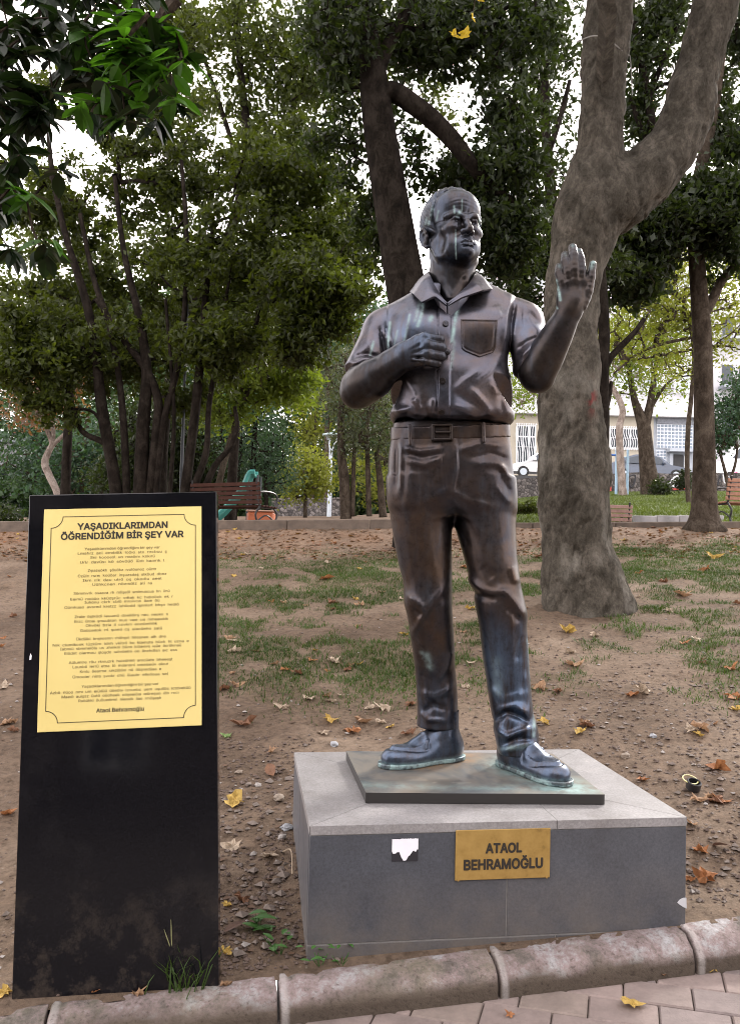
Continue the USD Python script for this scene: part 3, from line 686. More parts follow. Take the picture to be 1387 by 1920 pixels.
# --- the many-stemmed tree behind the tablet
CY = 16.2
tree('many_stemmed_tree', 'large tree with many fanned dark stems behind the black tablet', 'tree', CY,
     [[(222, 985, 34), (220, 935, 26), (208, 860, 23), (190, 760, 21), (178, 650, 19), (160, 560, 16), (120, 430, 12), (95, 300, 9), (90, 200, 6)],
      [(240, 985, 20), (238, 935, 16), (232, 800, 14), (222, 700, 12), (202, 600, 12), (175, 520, 10), (150, 400, 8)],
      [(262, 985, 34), (263, 935, 28), (268, 800, 26), (275, 700, 20), (262, 600, 16), (232, 470, 11), (215, 330, 8)],
      [(276, 985, 20), (280, 930, 18), (292, 820, 18), (296, 750, 17), (272, 690, 15), (230, 635, 12), (180, 560, 9)],
      [(292, 985, 16), (292, 930, 14), (305, 800, 14), (330, 700, 13), (345, 600, 11), (350, 450, 9), (340, 300, 7)],
      [(316, 985, 10), (318, 930, 9), (326, 800, 8), (322, 700, 7), (310, 560, 6)],
      [(343, 985, 24), (346, 930, 20), (365, 780, 18), (375, 680, 16), (385, 560, 12), (400, 420, 8)],
      [(352, 985, 20), (358, 930, 16), (386, 850, 12), (392, 760, 10), (410, 650, 8), (430, 520, 6)],
      [(374, 985, 18), (380, 930, 15), (404, 872, 12), (432, 838, 10), (444, 800, 9), (440, 762, 7)],
      [(200, 832, 14), (188, 826, 12), (151, 805, 10), (130, 742, 9), (100, 681, 8), (55, 642, 6), (10, 600, 4)],
      [(178, 672, 12), (112, 625, 10), (76, 614, 9), (0, 590, 8), (-80, 560, 6)],
      [(196, 800, 8), (170, 770, 6), (120, 768, 5), (85, 775, 4)]],
     [blob(110, 560, CY + 1.9, 180, 110, 1.3, 110), blob(300, 540, CY + 2.0, 160, 130, 1.3, 130), blob(60, 600, CY - .4, 90, 60, .7, 30), blob(480, 500, CY + .3, 130, 140, 1.5, 190), blob(330, 480, CY - .3, 60, 60, .7, 24), blob(600, 550, CY - 1, 100, 85, 1.0, 170), blob(330, 330, CY + 1.2, 150, 130, 1.4, 170), blob(540, 330, CY + .4, 120, 100, 1.3, 190), blob(100, 380, CY + 1.4, 140, 110, 1.2, 130), blob(50, 680, CY - .2, 100, 60, 1.0, 130), blob(250, 690, CY + .8, 140, 60, .9, 50), blob(160, 640, CY + .5, 150, 70, 1.2, 60), blob(430, 650, CY - .2, 100, 60, .9, 110), blob(90, 760, CY - .4, 70, 40, .6, 30), blob(350, 745, CY + .6, 70, 40, .6, 26), blob(560, 640, CY - 1, 60, 50, .7, 50), blob(650, 470, CY + .3, 60, 100, .9, 90), blob(250, 190, CY + .8, 200, 80, 1.4, 90)],
     lf_mid, bark_dark, 0.095, 52, 0.18, 11, sides=8, hollow=0.05)
tree('tall_grey_green_tree', 'tall tree whose high dull green crown fills the top centre', 'tree', 20.0,
     [[(300, 985, 26), (306, 800, 24), (340, 640, 23), (420, 470, 21), (462, 300, 18), (450, 120, 14), (440, -40, 9)], [(445, 380, 12), (520, 250, 10), (590, 120, 8), (610, 20, 6)], [(455, 330, 11), (420, 220, 9), (380, 100, 7)]],
     [blob(430, 90, 20, 130, 130, 1.8, 150), blob(580, 130, 20, 110, 140, 1.6, 140), blob(690, 60, 20.5, 60, 120, 1.2, 70), blob(520, 290, 20, 90, 80, 1.2, 90), blob(860, 40, 21, 120, 60, 1.2, 90), blob(320, 30, 20, 80, 60, 1.2, 70), blob(840, 180, 21, 60, 50, 1.0, 12)],
     lf_mid, bark_dark, 0.11, 44, 0.30, 12, hollow=0.1)

tree('dense_left_tree', 'dense dark tree filling in behind the fanned stems on the left', 'tree', 21.5,
     [[(120, 985, 20), (124, 880, 18), (130, 760, 16), (140, 600, 14), (150, 420, 10)]],
     [blob(120, 620, 21.5, 190, 90, 1.6, 130), blob(60, 440, 22, 130, 90, 1.6, 40), blob(250, 470, 22, 100, 80, 1.4, 26)],
     lf_mid, bark_dark, 0.12, 40, 0.26, 14, hollow=0.1)
tree('dense_centre_tree', 'dense dark tree closing the gap left of the statue shoulder', 'tree', 22.5,
     [[(430, 985, 22), (436, 880, 19), (446, 760, 17), (470, 600, 14), (500, 420, 10)]],
     [blob(450, 560, 22.5, 150, 110, 1.6, 170), blob(600, 500, 22.5, 100, 100, 1.4, 110), blob(340, 620, 22.5, 110, 60, 1.4, 80), blob(640, 380, 23, 60, 60, 1.2, 24)],
     lf_mid, bark_dark, 0.13, 40, 0.26, 15, hollow=0.1)
# ---------------------------------------------------------------- near branch of large glossy leaves, top left
mg = leaf_mat('glossy_large_leaf', (0.035, 0.090, 0.012), (0.115, 0.220, 0.025), 0.45, 0.38, (1.4, 1.6, 0.4), 0.3)
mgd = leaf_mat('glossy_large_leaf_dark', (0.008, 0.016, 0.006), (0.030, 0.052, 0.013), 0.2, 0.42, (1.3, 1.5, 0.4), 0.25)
rng = np.random.default_rng(101)
mag = thing('broadleaf_branch', 'overhanging branch of large glossy green leaves at the top left', 'branch', at(-60, -40, 4.2))
def big_leaf(b, d, up, L, W, curl):
    'oval blade along d with a folded midrib and a drooping tip'
    d = norm(d); s = norm(np.cross(d, up)); n = np.cross(s, d)
    t = np.array([0, .12, .35, .6, .82, 1.0]); w = np.array([.06, .5, .95, 1.0, .62, 0.02]) * W / 2
    mid = b + np.outer(t * L, d) - np.outer(curl * t ** 2 * L, n)
    V = np.concatenate([mid, mid + np.outer(w, s) + np.outer(w * .28, n), mid - np.outer(w, s) + np.outer(w * .28, n)]); F = []
    m = len(t)
    for i in range(m - 1):
        F += [(i, m + i, m + i + 1), (i, m + i + 1, i + 1), (i, i + 1, 2 * m + i + 1), (i, 2 * m + i + 1, 2 * m + i)]
    return V, np.array(F)
tips = []
for k in range(46):                                                # lit outer sprays
    tips.append((rng.uniform(140, 345), rng.uniform(20, 215), rng.uniform(3.5, 4.2), True))
for k in range(110):
    tips.append((rng.uniform(-40, 300), rng.uniform(-40, 225), rng.uniform(3.9, 4.9), False))
for k in range(20): tips.append((rng.uniform(-40, 45), rng.uniform(230, 400), rng.uniform(3.9, 4.6), False))
tips += [(50, 372, 3.9, True), (85, 452, 3.8, True), (78, 470, 3.9, False), (20, 350, 3.9, True), (20, 470, 4.2, False), (115, 318, 4.2, True), (170, 215, 3.8, False), (235, 215, 3.8, False), (260, 190, 3.7, True), (330, 60, 3.7, True), (340, 110, 3.7, True), (325, 185, 3.6, True)]
nodes = np.array([at(-120 + 34 * t, -140 + 10 * t + 6 * math.sin(t), 4.3) for t in np.linspace(0, 14, 20)] + [at(-60, 100 + 40 * t, 4.3) for t in range(8)])
T3 = np.array([at(a, b, c) for a, b, c, _ in tips])
obj('stem', tube(np.array([at(-300, -120, 4.4), at(-100, -90, 4.3), at(120, -60, 4.3), at(330, -90, 4.2), at(520, -200, 4.3)]), [.045, .04, .034, .026, .02], 8), bark_mid, mag)
obj('twigs', branch_net(nodes, T3, rng, 0.0036, 0.05), bark_mid, mag, kind='stuff')
count, rest = 0, []
order = sorted(range(len(tips)), key=lambda i: (not tips[i][3], tips[i][2]))
for i in order:
    p = T3[i]; lit = tips[i][3]
    for j in range(rng.integers(5, 9) if lit else rng.integers(6, 11)):
        a = rng.uniform(0, 2 * np.pi)
        d = np.array([math.cos(a), math.sin(a) * 0.8, rng.uniform(-0.75, 0.25) if lit else rng.uniform(-1.3, 0.2)])
        L = rng.uniform(0.10, 0.165)
        V, F = big_leaf(p + rng.normal(size=3) * .012, d, np.array([rng.normal() * .3, rng.normal() * .3 - .25, 1.0]), L, L * rng.uniform(.40, .50), rng.uniform(-.05, .3))
        if count < 290: obj('leaf', (V, F), mg if lit and rng.random() < .75 else mgd, mag); count += 1
        else: rest.append(trimesh.Trimesh(V, F, process=False))
if rest: obj('leaf_mass', join(rest), mgd, mag, kind='stuff')
# yellow leaves hanging into the picture at the top
yl = leaf_mat('hanging_yellow_leaf', (0.42, 0.30, 0.03), (0.55, 0.42, 0.06), 0.5)
sp = thing('yellow_leaf_twig', 'thin twig with a few bright yellow leaves hanging at top centre', 'twig', at(875, 30, 6.0))
obj('twig', tube(np.array([at(900, -120, 6.2), at(893, -20, 6.1), at(886, 30, 6.0), at(868, 62, 6.0), at(848, 66, 5.95)]), [.004, .0035, .003, .002, .0015], 5), bark_mid, sp)
def plane_leaf(size, rng, curl=0.3, n=5):
    'lobed blade in its own xy plane, stalk towards -y'
    pts = [(0, -0.32), (0.16, -0.42), (0.44, -0.30), (0.26, -0.08), (0.55, 0.10), (0.24, 0.16), (0.22, 0.36), (0.0, 0.62), (-0.22, 0.36), (-0.24, 0.16), (-0.55, 0.10), (-0.26, -0.08), (-0.44, -0.30), (-0.16, -0.42)]
    p = np.array(pts) * (1 + rng.uniform(-.14, .14, (len(pts), 1)))
    c = np.array([[0, 0.02]]); ring = (p + c) * 0.5
    v = np.vstack([c, ring, p]); m = len(p); F = []
    for i in range(m):
        j = (i + 1) % m
        F += [(0, 1 + i, 1 + j), (1 + i, 1 + m + i, 1 + m + j), (1 + i, 1 + m + j, 1 + j)]
    ax = rng.uniform(0, np.pi); u = v[:, 0] * math.cos(ax) + v[:, 1] * math.sin(ax); w = -v[:, 0] * math.sin(ax) + v[:, 1] * math.cos(ax)
    z = curl * (u ** 2 * 1.6 + 0.5 * w ** 2 * rng.uniform(-1, 1)) + rng.normal(size=len(v)) * 0.045 * curl / .3 + 0.10 * curl * np.cos(np.arange(len(v)) * 2.4)
    return np.c_[v, z] * size, np.array(F)
for (px, py, s, rx, rz) in [(852, 64, .085, 1.2, .4), (872, 62, .11, 1.4, -.6), (886, 32, .07, 1.3, 1.0), (900, -6, .09, 1.4, .2), (690, 4, .06, 1.2, 0.8)]:
    V, F = plane_leaf(s, rng, .25)
    M = trimesh.transformations.euler_matrix(rx, .2, rz)[:3, :3]
    if px == 690: continue
    obj('leaf', (V @ M.T + at(px, py, 5.98), F), yl, sp)
# ---------------------------------------------------------------- trees and shrubs farther back
def back(name, label, y, stems, blobs, leafm, bark, leaf, per, spread, seed, cat='tree', **k):
    return tree(name, label, cat, y, stems, blobs, leafm, bark, leaf, per, spread, seed, sides=7, twig=0.012, **k)
back('crooked_pale_tree', 'crooked pale bare trunk with pinkish brown leaves at far left', 24,
     [[(112, 945, 15), (106, 920, 14), (92, 890, 14), (84, 868, 14), (92, 845, 12), (98, 830, 11), (86, 800, 9), (76, 770, 8), (72, 735, 7), (66, 690, 5)], [(98, 835, 9), (112, 822, 8), (126, 808, 7), (136, 790, 5)], [(99, 830, 9), (100, 808, 8), (97, 790, 7)]],
     [blob(90, 730, 24, 55, 60, .9, 50), blob(130, 690, 24, 40, 50, .8, 30), blob(40, 780, 24, 40, 40, .7, 20)], lf_red, bark_pale, 0.12, 20, 0.26, 31)
back('yellow_green_young_tree', 'bright yellow green young tree left of the round lamp post', 36, [[(572, 968, 8), (572, 940, 7), (574, 900, 6), (578, 850, 4)]],
     [blob(572, 890, 36, 42, 50, 1.2, 70), blob(598, 900, 36, 26, 40, 1.0, 30), blob(545, 910, 36, 26, 34, 1.0, 30)], lf_yellow, bark_mid, 0.16, 26, 0.30, 32)
back('yellow_autumn_tree', 'tall yellow tree in the gap of the trees beyond the lamp', 52, [[(585, 955, 7), (588, 850, 6), (592, 780, 5), (590, 720, 3)]],
     [blob(585, 790, 52, 34, 62, 1.4, 70), blob(700, 900, 52, 60, 50, 2, 60)], lf_yellow, bark_mid, 0.24, 24, 0.42, 33)
back('grey_green_conifer', 'soft grey green tree right of the lamp above the elbow', 30,
     [[(648, 968, 22), (645, 900, 20), (640, 850, 16), (640, 760, 12), (650, 660, 7)], [(692, 968, 11), (690, 900, 10), (688, 800, 8), (696, 740, 5)], [(660, 968, 10), (662, 900, 9), (664, 840, 7)], [(718, 970, 16), (712, 900, 13), (705, 850, 9)]],
     [blob(690, 770, 30, 62, 75, 1.4, 110), blob(640, 720, 30, 52, 70, 1.4, 90), blob(735, 820, 30, 40, 60, 1.1, 60), blob(700, 660, 30.5, 50, 50, 1.2, 50), blob(650, 830, 30, 40, 30, 1.0, 30)], lf_olive, bark_mid, 0.13, 30, 0.34, 34, ratio=0.35)
back('dark_feathery_tree', 'dark feathery evergreen behind the right end of the left bench', 26,
     [[(470, 975, 12), (474, 900, 11), (478, 800, 9), (484, 740, 6)], [(440, 975, 9), (446, 900, 8), (452, 820, 6)], [(500, 975, 8), (498, 900, 7), (494, 830, 5)]],
     [blob(480, 830, 26, 60, 80, 1.2, 100), blob(440, 800, 26.5, 50, 90, 1.2, 80), blob(520, 880, 26, 34, 55, .9, 50), blob(470, 900, 27, 60, 45, 1.0, 60)], lf_teal, bark_dark, 0.11, 32, 0.28, 35, ratio=0.32)
back('sunlit_lime_tree', 'light green leafy tree right of the tablet, over the left bench', 20,
     [[(398, 985, 15), (412, 900, 13), (440, 800, 11), (470, 720, 9), (492, 660, 7), (498, 620, 5)], [(470, 720, 7), (505, 690, 6), (520, 650, 5)]],
     [blob(470, 700, 20, 80, 65, 1.2, 110), blob(540, 690, 20, 50, 60, 1.0, 70), blob(420, 760, 20, 50, 50, .9, 44), blob(560, 730, 20.5, 36, 36, .8, 26)], lf_bright, bark_mid, 0.095, 40, 0.20, 36)
back('green_backdrop_tree', 'mid green tree at the left behind the crooked trunk', 32,
     [[(150, 975, 12), (155, 880, 10), (165, 780, 8)], [(190, 975, 9), (188, 880, 8), (180, 800, 6)]],
     [blob(150, 880, 32, 70, 60, 1.4, 110), blob(60, 850, 33, 60, 60, 1.4, 80), blob(200, 830, 32, 50, 60, 1.2, 60), blob(100, 800, 34, 80, 60, 1.4, 60)], lf_teal, bark_mid, 0.17, 28, 0.38, 37)
back('shadowed_backdrop_tree', 'dark green tree filling the gaps between the fanned stems', 28,
     [[(300, 975, 14), (300, 880, 12), (296, 780, 9)], [(250, 975, 9), (254, 880, 8), (248, 800, 6)], [(330, 975, 9), (338, 880, 7), (345, 800, 6)]],
     [blob(300, 820, 28, 90, 90, 1.4, 190), blob(380, 860, 28, 60, 70, 1.2, 110), blob(230, 900, 28, 60, 50, 1.2, 80), blob(330, 920, 28, 90, 35, 1.2, 90)], lf_dark, bark_dark, 0.15, 32, 0.36, 38)
back('tall_far_tree', 'tall blue green tree above the lamp in the middle distance', 45,
     [[(610, 960, 12), (612, 850, 10), (616, 720, 8), (620, 620, 5)]],
     [blob(620, 660, 45, 70, 60, 2, 90), blob(700, 620, 46, 60, 60, 2, 70), blob(560, 640, 46, 50, 60, 2, 60), blob(650, 750, 45, 60, 50, 1.8, 60)], lf_teal, bark_mid, 0.22, 26, 0.50, 39)
# right side
back('pale_bent_tree', 'pale bent slim trunk between the plane tree and mossy trunk', 35,
     [[(1168, 932, 17), (1165, 900, 15), (1162, 850, 14), (1161, 800, 13), (1167, 772, 12), (1160, 748, 11), (1142, 718, 9), (1128, 690, 7)]],
     [blob(1150, 640, 35, 40, 60, 1.2, 50), blob(985, 720, 35, 30, 50, 1.2, 60), blob(1190, 690, 35, 40, 30, 1.0, 14)], lf_bright, bark_pale, 0.15, 18, 0.42, 41, droop=0.1)
back('mossy_forked_tree', 'thick mossy forked trunk in front of the pale house', 36,
     [[(1222, 930, 44), (1218, 905, 36), (1213, 870, 30), (1209, 825, 28), (1206, 795, 26), (1196, 770, 18), (1188, 745, 13), (1180, 700, 10), (1172, 640, 6)], [(1208, 800, 20), (1217, 765, 16), (1222, 735, 13), (1228, 690, 9), (1236, 640, 6)], [(1206, 790, 8), (1250, 720, 5), (1300, 690, 4)]],
     [blob(1200, 640, 36, 80, 60, 1.6, 90), blob(1270, 620, 36, 70, 60, 1.4, 70), blob(1240, 710, 36, 70, 40, 1.4, 46), blob(1160, 720, 36, 30, 30, 1.2, 18)], lf_bright, bark_mid, 0.15, 20, 0.44, 42, droop=0.1)
back('overhanging_light_tree', 'light yellow green foliage spread above the street at the right', 26,
     [[(1292, 975, 10), (1288, 880, 9), (1290, 800, 9), (1296, 740, 8), (1300, 650, 7), (1280, 560, 5)], [(1298, 632, 6), (1240, 645, 6), (1195, 664, 5), (1150, 700, 4)], [(1298, 655, 5), (1230, 668, 4), (1175, 676, 3)], [(1295, 735, 5), (1302, 700, 4), (1300, 660, 4)]],
     [blob(1200, 590, 26, 70, 50, 1.2, 90), blob(1270, 560, 26, 60, 70, 1.2, 100), blob(1350, 610, 26, 60, 70, 1.2, 90), blob(1230, 500, 26, 60, 50, 1.0, 70), blob(1190, 650, 26, 70, 40, 1.0, 44), blob(1360, 520, 26, 50, 50, 1, 60), blob(1270, 680, 26, 60, 26, 1.0, 26)], lf_yellow, bark_mid, 0.13, 20, 0.32, 43, droop=0.1, ratio=0.45)
back('dark_shrub_tree', 'dark green shrubby tree at the right edge behind the slim trunk', 33,
     [[(1366, 925, 9), (1364, 905, 8), (1358, 880, 6), (1350, 850, 5)], [(1366, 910, 6), (1378, 870, 5), (1382, 840, 4)]],
     [blob(1365, 790, 33, 38, 50, 1.0, 90), blob(1395, 740, 33, 30, 50, 1.0, 50), blob(1345, 825, 33, 18, 20, .6, 18)], lf_teal, bark_mid, 0.13, 30, 0.26, 44)
def bush(name, label, px, py, y, rx, ry, d, n, leafm, leaf, seed, group=None):
    rng = np.random.default_rng(seed)
    b = at(px, py, y); r = (rx * y / FPX, d, ry * y / FPX)
    t = thing(name, label, 'bush', b, group)
    u = rng.normal(size=(n, 3)); u /= np.linalg.norm(u, axis=1, keepdims=True); u[:, 2] = np.abs(u[:, 2])
    C = b + u * rng.uniform(.4, 1, (n, 1)) * np.array(r)
    obj('stems', branch_net(b + rng.normal(size=(6, 3)) * [.08, .08, .02], C, rng, 0.006), bark_mid, t, kind='stuff')
    k = rng.integers(14, 30, n); P = np.repeat(C, k, 0) + rng.normal(size=(k.sum(), 3)) * min(r) * .22
    obj('foliage', leaves(P, leaf, rng, 0.1), leafm, t)
bush('low_bush', 'low clipped bush below the stone wall between statue and plane tree', 990, 958, 17, 26, 17, .3, 60, lf_mid, 0.06, 51)
bush('foot_bush', 'dark bush at the foot of the mossy trunk', 1238, 922, 35, 20, 22, .5, 40, lf_dark, 0.12, 52)
bush('dark_roadside_bush', 'dark bush right of the mossy trunk below the glass block window', 1282, 915, 36, 16, 38, .6, 46, lf_dark, 0.12, 53)
bush('wall_end_bush', 'dark bush at the right end of the rubble wall', 655, 968, 38, 14, 26, .6, 46, lf_dark, 0.14, 54)
bush('far_left_bush', 'dark bush at the left picture edge beside the tablet', 14, 1002, 20, 34, 60, .5, 70, lf_dark, 0.09, 55)
# distant belt of wood closing the park: reads as one mass
rng = np.random.default_rng(60)
n = 7000
ux = rng.uniform(-0.62, 0.10, n); yy = rng.uniform(58, 80, n); x = ux * yy
top = 12.5 + 6.0 * meshkit.fbm(np.c_[ux * 9, ux * 0, ux * 0], 3, 3) + 2
gap = np.exp(-((ux + 0.435) / 0.012) ** 2)
z = ground_z(x, yy) + rng.uniform(0, 1, n) ** 0.8 * top * (1 - 0.75 * gap)
keep = rng.uniform(0, 1, n) > gap * .9
C = np.c_[x, yy, z][keep]
k = 16; ul = rng.uniform(-.62, .10, 2600); yl_ = rng.uniform(56, 64, 2600); C = np.vstack([C, np.c_[ul * yl_, yl_, ground_z(ul * yl_, yl_) + rng.uniform(0, 3.4, 2600)][np.abs(ul + .435) > .016]])
P = np.repeat(C, k, 0) + rng.normal(size=(len(C) * k, 3)) * [.8, .8, .6]
obj('distant_wood', leaves(P, 0.42, rng, 0.2), leaf_mat('distant_leaves', (0.030, 0.060, 0.020), (0.095, 0.130, 0.045), 0.35), label='distant belt of green wood closing the view behind the park', cat='wood', kind='stuff')
# ---------------------------------------------------------------- planter edge, lamps, benches, walls, houses, cars
edge_mat = plain('brown_edge_stone', (0.105, 0.080, 0.062), 0.85, 0.3, 6, bump=0.4, bscale=30)
pe = thing('planter_edge', 'low brown stone edging along the far side of the bare soil', 'edging', (0, BORDER_Y, soil_plane(0, BORDER_Y)))
for i in range(-9, 9):
    x0, x1 = i * 1.4, i * 1.4 + 1.392
    z0, z1 = soil_plane(x0, BORDER_Y), soil_plane(x1, BORDER_Y)
    h = 0.17 if x0 < 1 else 0.10
    b = chamfer_box((0, 0, -0.15), (1, 0.16, h), 0.012)
    v = np.array(b.vertices); v[:, 0] = x0 + v[:, 0] * (x1 - x0); v[:, 1] += BORDER_Y + 0.03 + 0.02 * math.sin(i * 2.1); v[:, 2] += z0 + (z1 - z0) * (v[:, 0] - x0) / 1.4
    obj('edge_stone', (v, b.faces), edge_mat, pe)
grey_steel = plain('painted_grey_steel', (0.42, 0.47, 0.52), 0.45, 0.08)
dark_steel = plain('dark_steel_post', (0.045, 0.052, 0.060), 0.5, 0.1)
# disc lamp
LY = 40.0
base = hit(617, 964); base = at(617, 964, LY); base[2] = ground_z(base[0], base[1])
lamp = thing('street_lamp', 'pale blue grey lamp post with a flat disc head', 'street lamp', base)
s = LY / FPX
hgt = (964 - 836) * s
obj('post', tube(np.array([base - [0, 0, .3], base + [0, 0, hgt * .5], base + [0, 0, hgt]]), [.115, .10, .085], 12), grey_steel, lamp, smooth=40)
for a in (0.2, 2.3, 4.4):
    d = np.array([math.cos(a), math.sin(a), 0])
    obj('arm', tube(np.array([base + [0, 0, hgt - .1] + d * .06, base + [0, 0, hgt + .25] + d * .16, base + [0, 0, hgt + .62] + d * .33]), .026, 6), grey_steel, lamp)
c = trimesh.creation.revolve(np.array([(0, 0), (.40, .0), (.44, .04), (.42, .09), (.2, .15), (0, .17)]), sections=24); c.apply_translation(base + [0, 0, hgt + .62])
obj('disc_head', c, plain('lamp_disc', (0.30, 0.38, 0.40), 0.4, 0.1), lamp, smooth=40)
# tall slim pole among the stems
pb = at(337, 985, 16.8); pb[2] = ground_z(pb[0], pb[1])
pole = thing('slim_pole', 'slim grey metal pole rising behind the tablet among the stems', 'pole', pb)
obj('post', tube(np.array([pb - [0, 0, .3], pb + [0, 0, 2.0], pb + [0, 0, 4.6]]), [.036, .034, .028], 10), dark_steel, pole, smooth=40)
obj('collar', tube(np.array([pb, pb + [0, 0, .1]]), [.06, .055], 10), dark_steel, pole)
pb = at(561, 968, 44); pb[2] = ground_z(pb[0], pb[1])
p2 = thing('far_lamp', 'small distant pale lamp post left of the yellow young tree', 'street lamp', pb)
obj('post', tube(np.array([pb - [0, 0, .3], pb + [0, 0, 2.9]]), [.10, .07], 8), grey_steel, p2)
c = trimesh.creation.revolve(np.array([(0, 0), (.38, 0), (.36, .08), (0, .14)]), sections=16); c.apply_translation(pb + [0, 0, 2.95]); obj('disc_head', c, plain('far_disc', (0.6, 0.65, 0.68), 0.4), p2)

iron = plain('black_cast_iron', (0.010, 0.010, 0.011), 0.45, 0.2)
def bench(label, o, ldir, fdir, n_len, wood, hide_to=None):
    'slatted park bench: o ground point at the middle of the back, ldir along the seat, fdir to the front'
    l, f = norm(ldir), norm(fdir); u = np.array([0, 0, 1.])
    t = thing('park_bench', label, 'bench', o)
    P = lambda a, b, c: o + l * a + f * b + u * c
    for k in range(5):
        z0 = 0.50 + k * 0.083; b0 = 0.0 - (z0 - .45) * .22
        obj('back_slat', chamfer_box((-n_len / 2, -.016, -.034), (n_len / 2, .016, .034), .006, frame(P(0, b0, z0), l, norm(f - u * .22 * -1 * 0 + 0 * u), u)), wood, t)
    for k in range(5):
        obj('seat_slat', chamfer_box((-n_len / 2, -.038, -.016), (n_len / 2, .038, .016), .006, frame(P(0, 0.07 + k * .088, 0.43 - 0.004 * k), l, f, u)), wood, t)
    for a in (-n_len / 2 + .06, n_len / 2 - .06):
        ms = [tube(spline(np.array([P(a, -.11, .92), P(a, -.05, .7), P(a, 0, .45), P(a, .12, .40), P(a, .45, .41)]), 14), .019, 6),
              tube(spline(np.array([P(a, -.06, .66), P(a, .1, .70), P(a, .38, .69), P(a, .50, .62), P(a, .50, .5), P(a, .45, .41)]), 16), .018, 6),
              tube(spline(np.array([P(a, .02, .42), P(a, -.10, .28), P(a, -.06, .12), P(a, -.14, -.02)]), 12), .019, 6),
              tube(spline(np.array([P(a, .40, .41), P(a, .52, .28), P(a, .46, .12), P(a, .54, -.02)]), 12), .019, 6),
              tube(spline(np.array([P(a, -.06, .14), P(a, .2, .26), P(a, .46, .14)]), 10), .015, 6)]
        obj('side_frame', join(ms), iron, t)
    return t
wood_dark = plain('dark_red_bench_slats', (0.040, 0.015, 0.010), 0.7, 0.25, 14, spec=0.12)
wood_pink = plain('faded_red_bench_slats', (0.27, 0.16, 0.135), 0.6, 0.2, 14)
wood_orange = plain('orange_bench_slats', (0.26, 0.115, 0.065), 0.55, 0.2, 14)
def gp(px, y, py=960):
    p = at(px, py, y); p[2] = ground_z(p[0], p[1]); return p
bench('dark red slatted bench seen from behind, right of the tablet', gp(424, 15.7), (.84, -.54, 0), (.54, .84, 0), 1.75, wood_dark)
bench('pinkish slatted bench just right of the plane trunk', gp(1118, 16.2), (1, -.05, 0), (.05, 1, 0), 1.35, wood_pink)
bench('orange slatted bench cut by the right picture edge', gp(1424, 15.5), (.98, .2, 0), (-.2, .98, 0), 1.45, wood_orange)
# playground piece behind the left bench
turq = plain('turquoise_plastic', (0.06, 0.28, 0.25), 0.4, 0.1); orng = plain('orange_plastic', (0.42, 0.13, 0.06), 0.45, 0.1)
pg = gp(450, 19)
t = thing('play_slide', 'turquoise and orange play slide partly hidden by the left bench', 'slide', pg)
chute = np.array([pg + [-.75, 0, 0.05], pg + [-.5, 0, .12], pg + [.05, 0, .75], pg + [.22, 0, 1.12], pg + [.35, 0, 1.15]])
for nm, yo, m in (('chute_side', -.28, turq), ('chute_side', .28, turq)):
    obj(nm, tube(spline(chute + [0, yo, .06], 14), .06, 6), m, t)
rows = [tube(spline(chute + [0, yo, 0], 14), .035, 4) for yo in np.linspace(-.22, .22, 9)]
obj('chute', join(rows), turq, t)
for xo in (.2, .42):
    for yo in (-.25, .25): obj('leg', rod(pg + [xo, yo, -.2], pg + [xo, yo, 1.15], .03), dark_steel, t)
og = gp(490, 18.5)
t = thing('orange_play_box', 'low orange play box under the arm of the left bench', 'play box', og)
obj('body', chamfer_box(og + [-.30, -.2, -.1], og + [.30, .2, .30], .04), orng, t)
obj('lid', chamfer_box(og + [-.32, -.22, .305], og + [.32, .22, .34], .02), plain('pale_peach_plastic', (.45, .28, .21), .5), t)

# rubble walls (stones too far to pick apart singly)
rubble = mat('rubble_stone', {
    'g': ('geometry', {}), 'v': ('voronoi_texture', {'scale': 5.5, 'feature': 'f1'}), 'e': ('voronoi_texture', {'scale': 5.5, 'feature': 'distance_to_edge'}), 'er': ('rgb_ramp', {'ramp': [(0.02, (0.25, 0.23, 0.21)), (0.10, (1, 1, 1))]}),
    'bw': ('rgb_to_bw', {}), 'r': ('rgb_ramp', {'ramp': [(0.2, (0.040, 0.036, 0.036)), (0.5, (0.080, 0.072, 0.068)), (0.8, (0.15, 0.135, 0.13))]}), 'mx': ('mix_color', {'blend_type': 'multiply', 'fac': 1.0}), 'bm': ('bump', {'strength': 0.8, 'distance': 0.06}), 'p': ('principled_bsdf', {'roughness': 0.9})},
    [('g.position', 'v.vector'), ('g.position', 'e.vector'), ('v.color', 'bw.color'), ('bw.val', 'r.fac'), ('e.distance', 'er.fac'), ('r.color', 'mx.a'), ('er.color', 'mx.b'), ('mx.result', 'p.base_color'), ('e.distance', 'bm.height'), ('bm.normal', 'p.normal')])
coping = plain('wall_coping', (0.10, 0.09, 0.08), 0.85, 0.2)
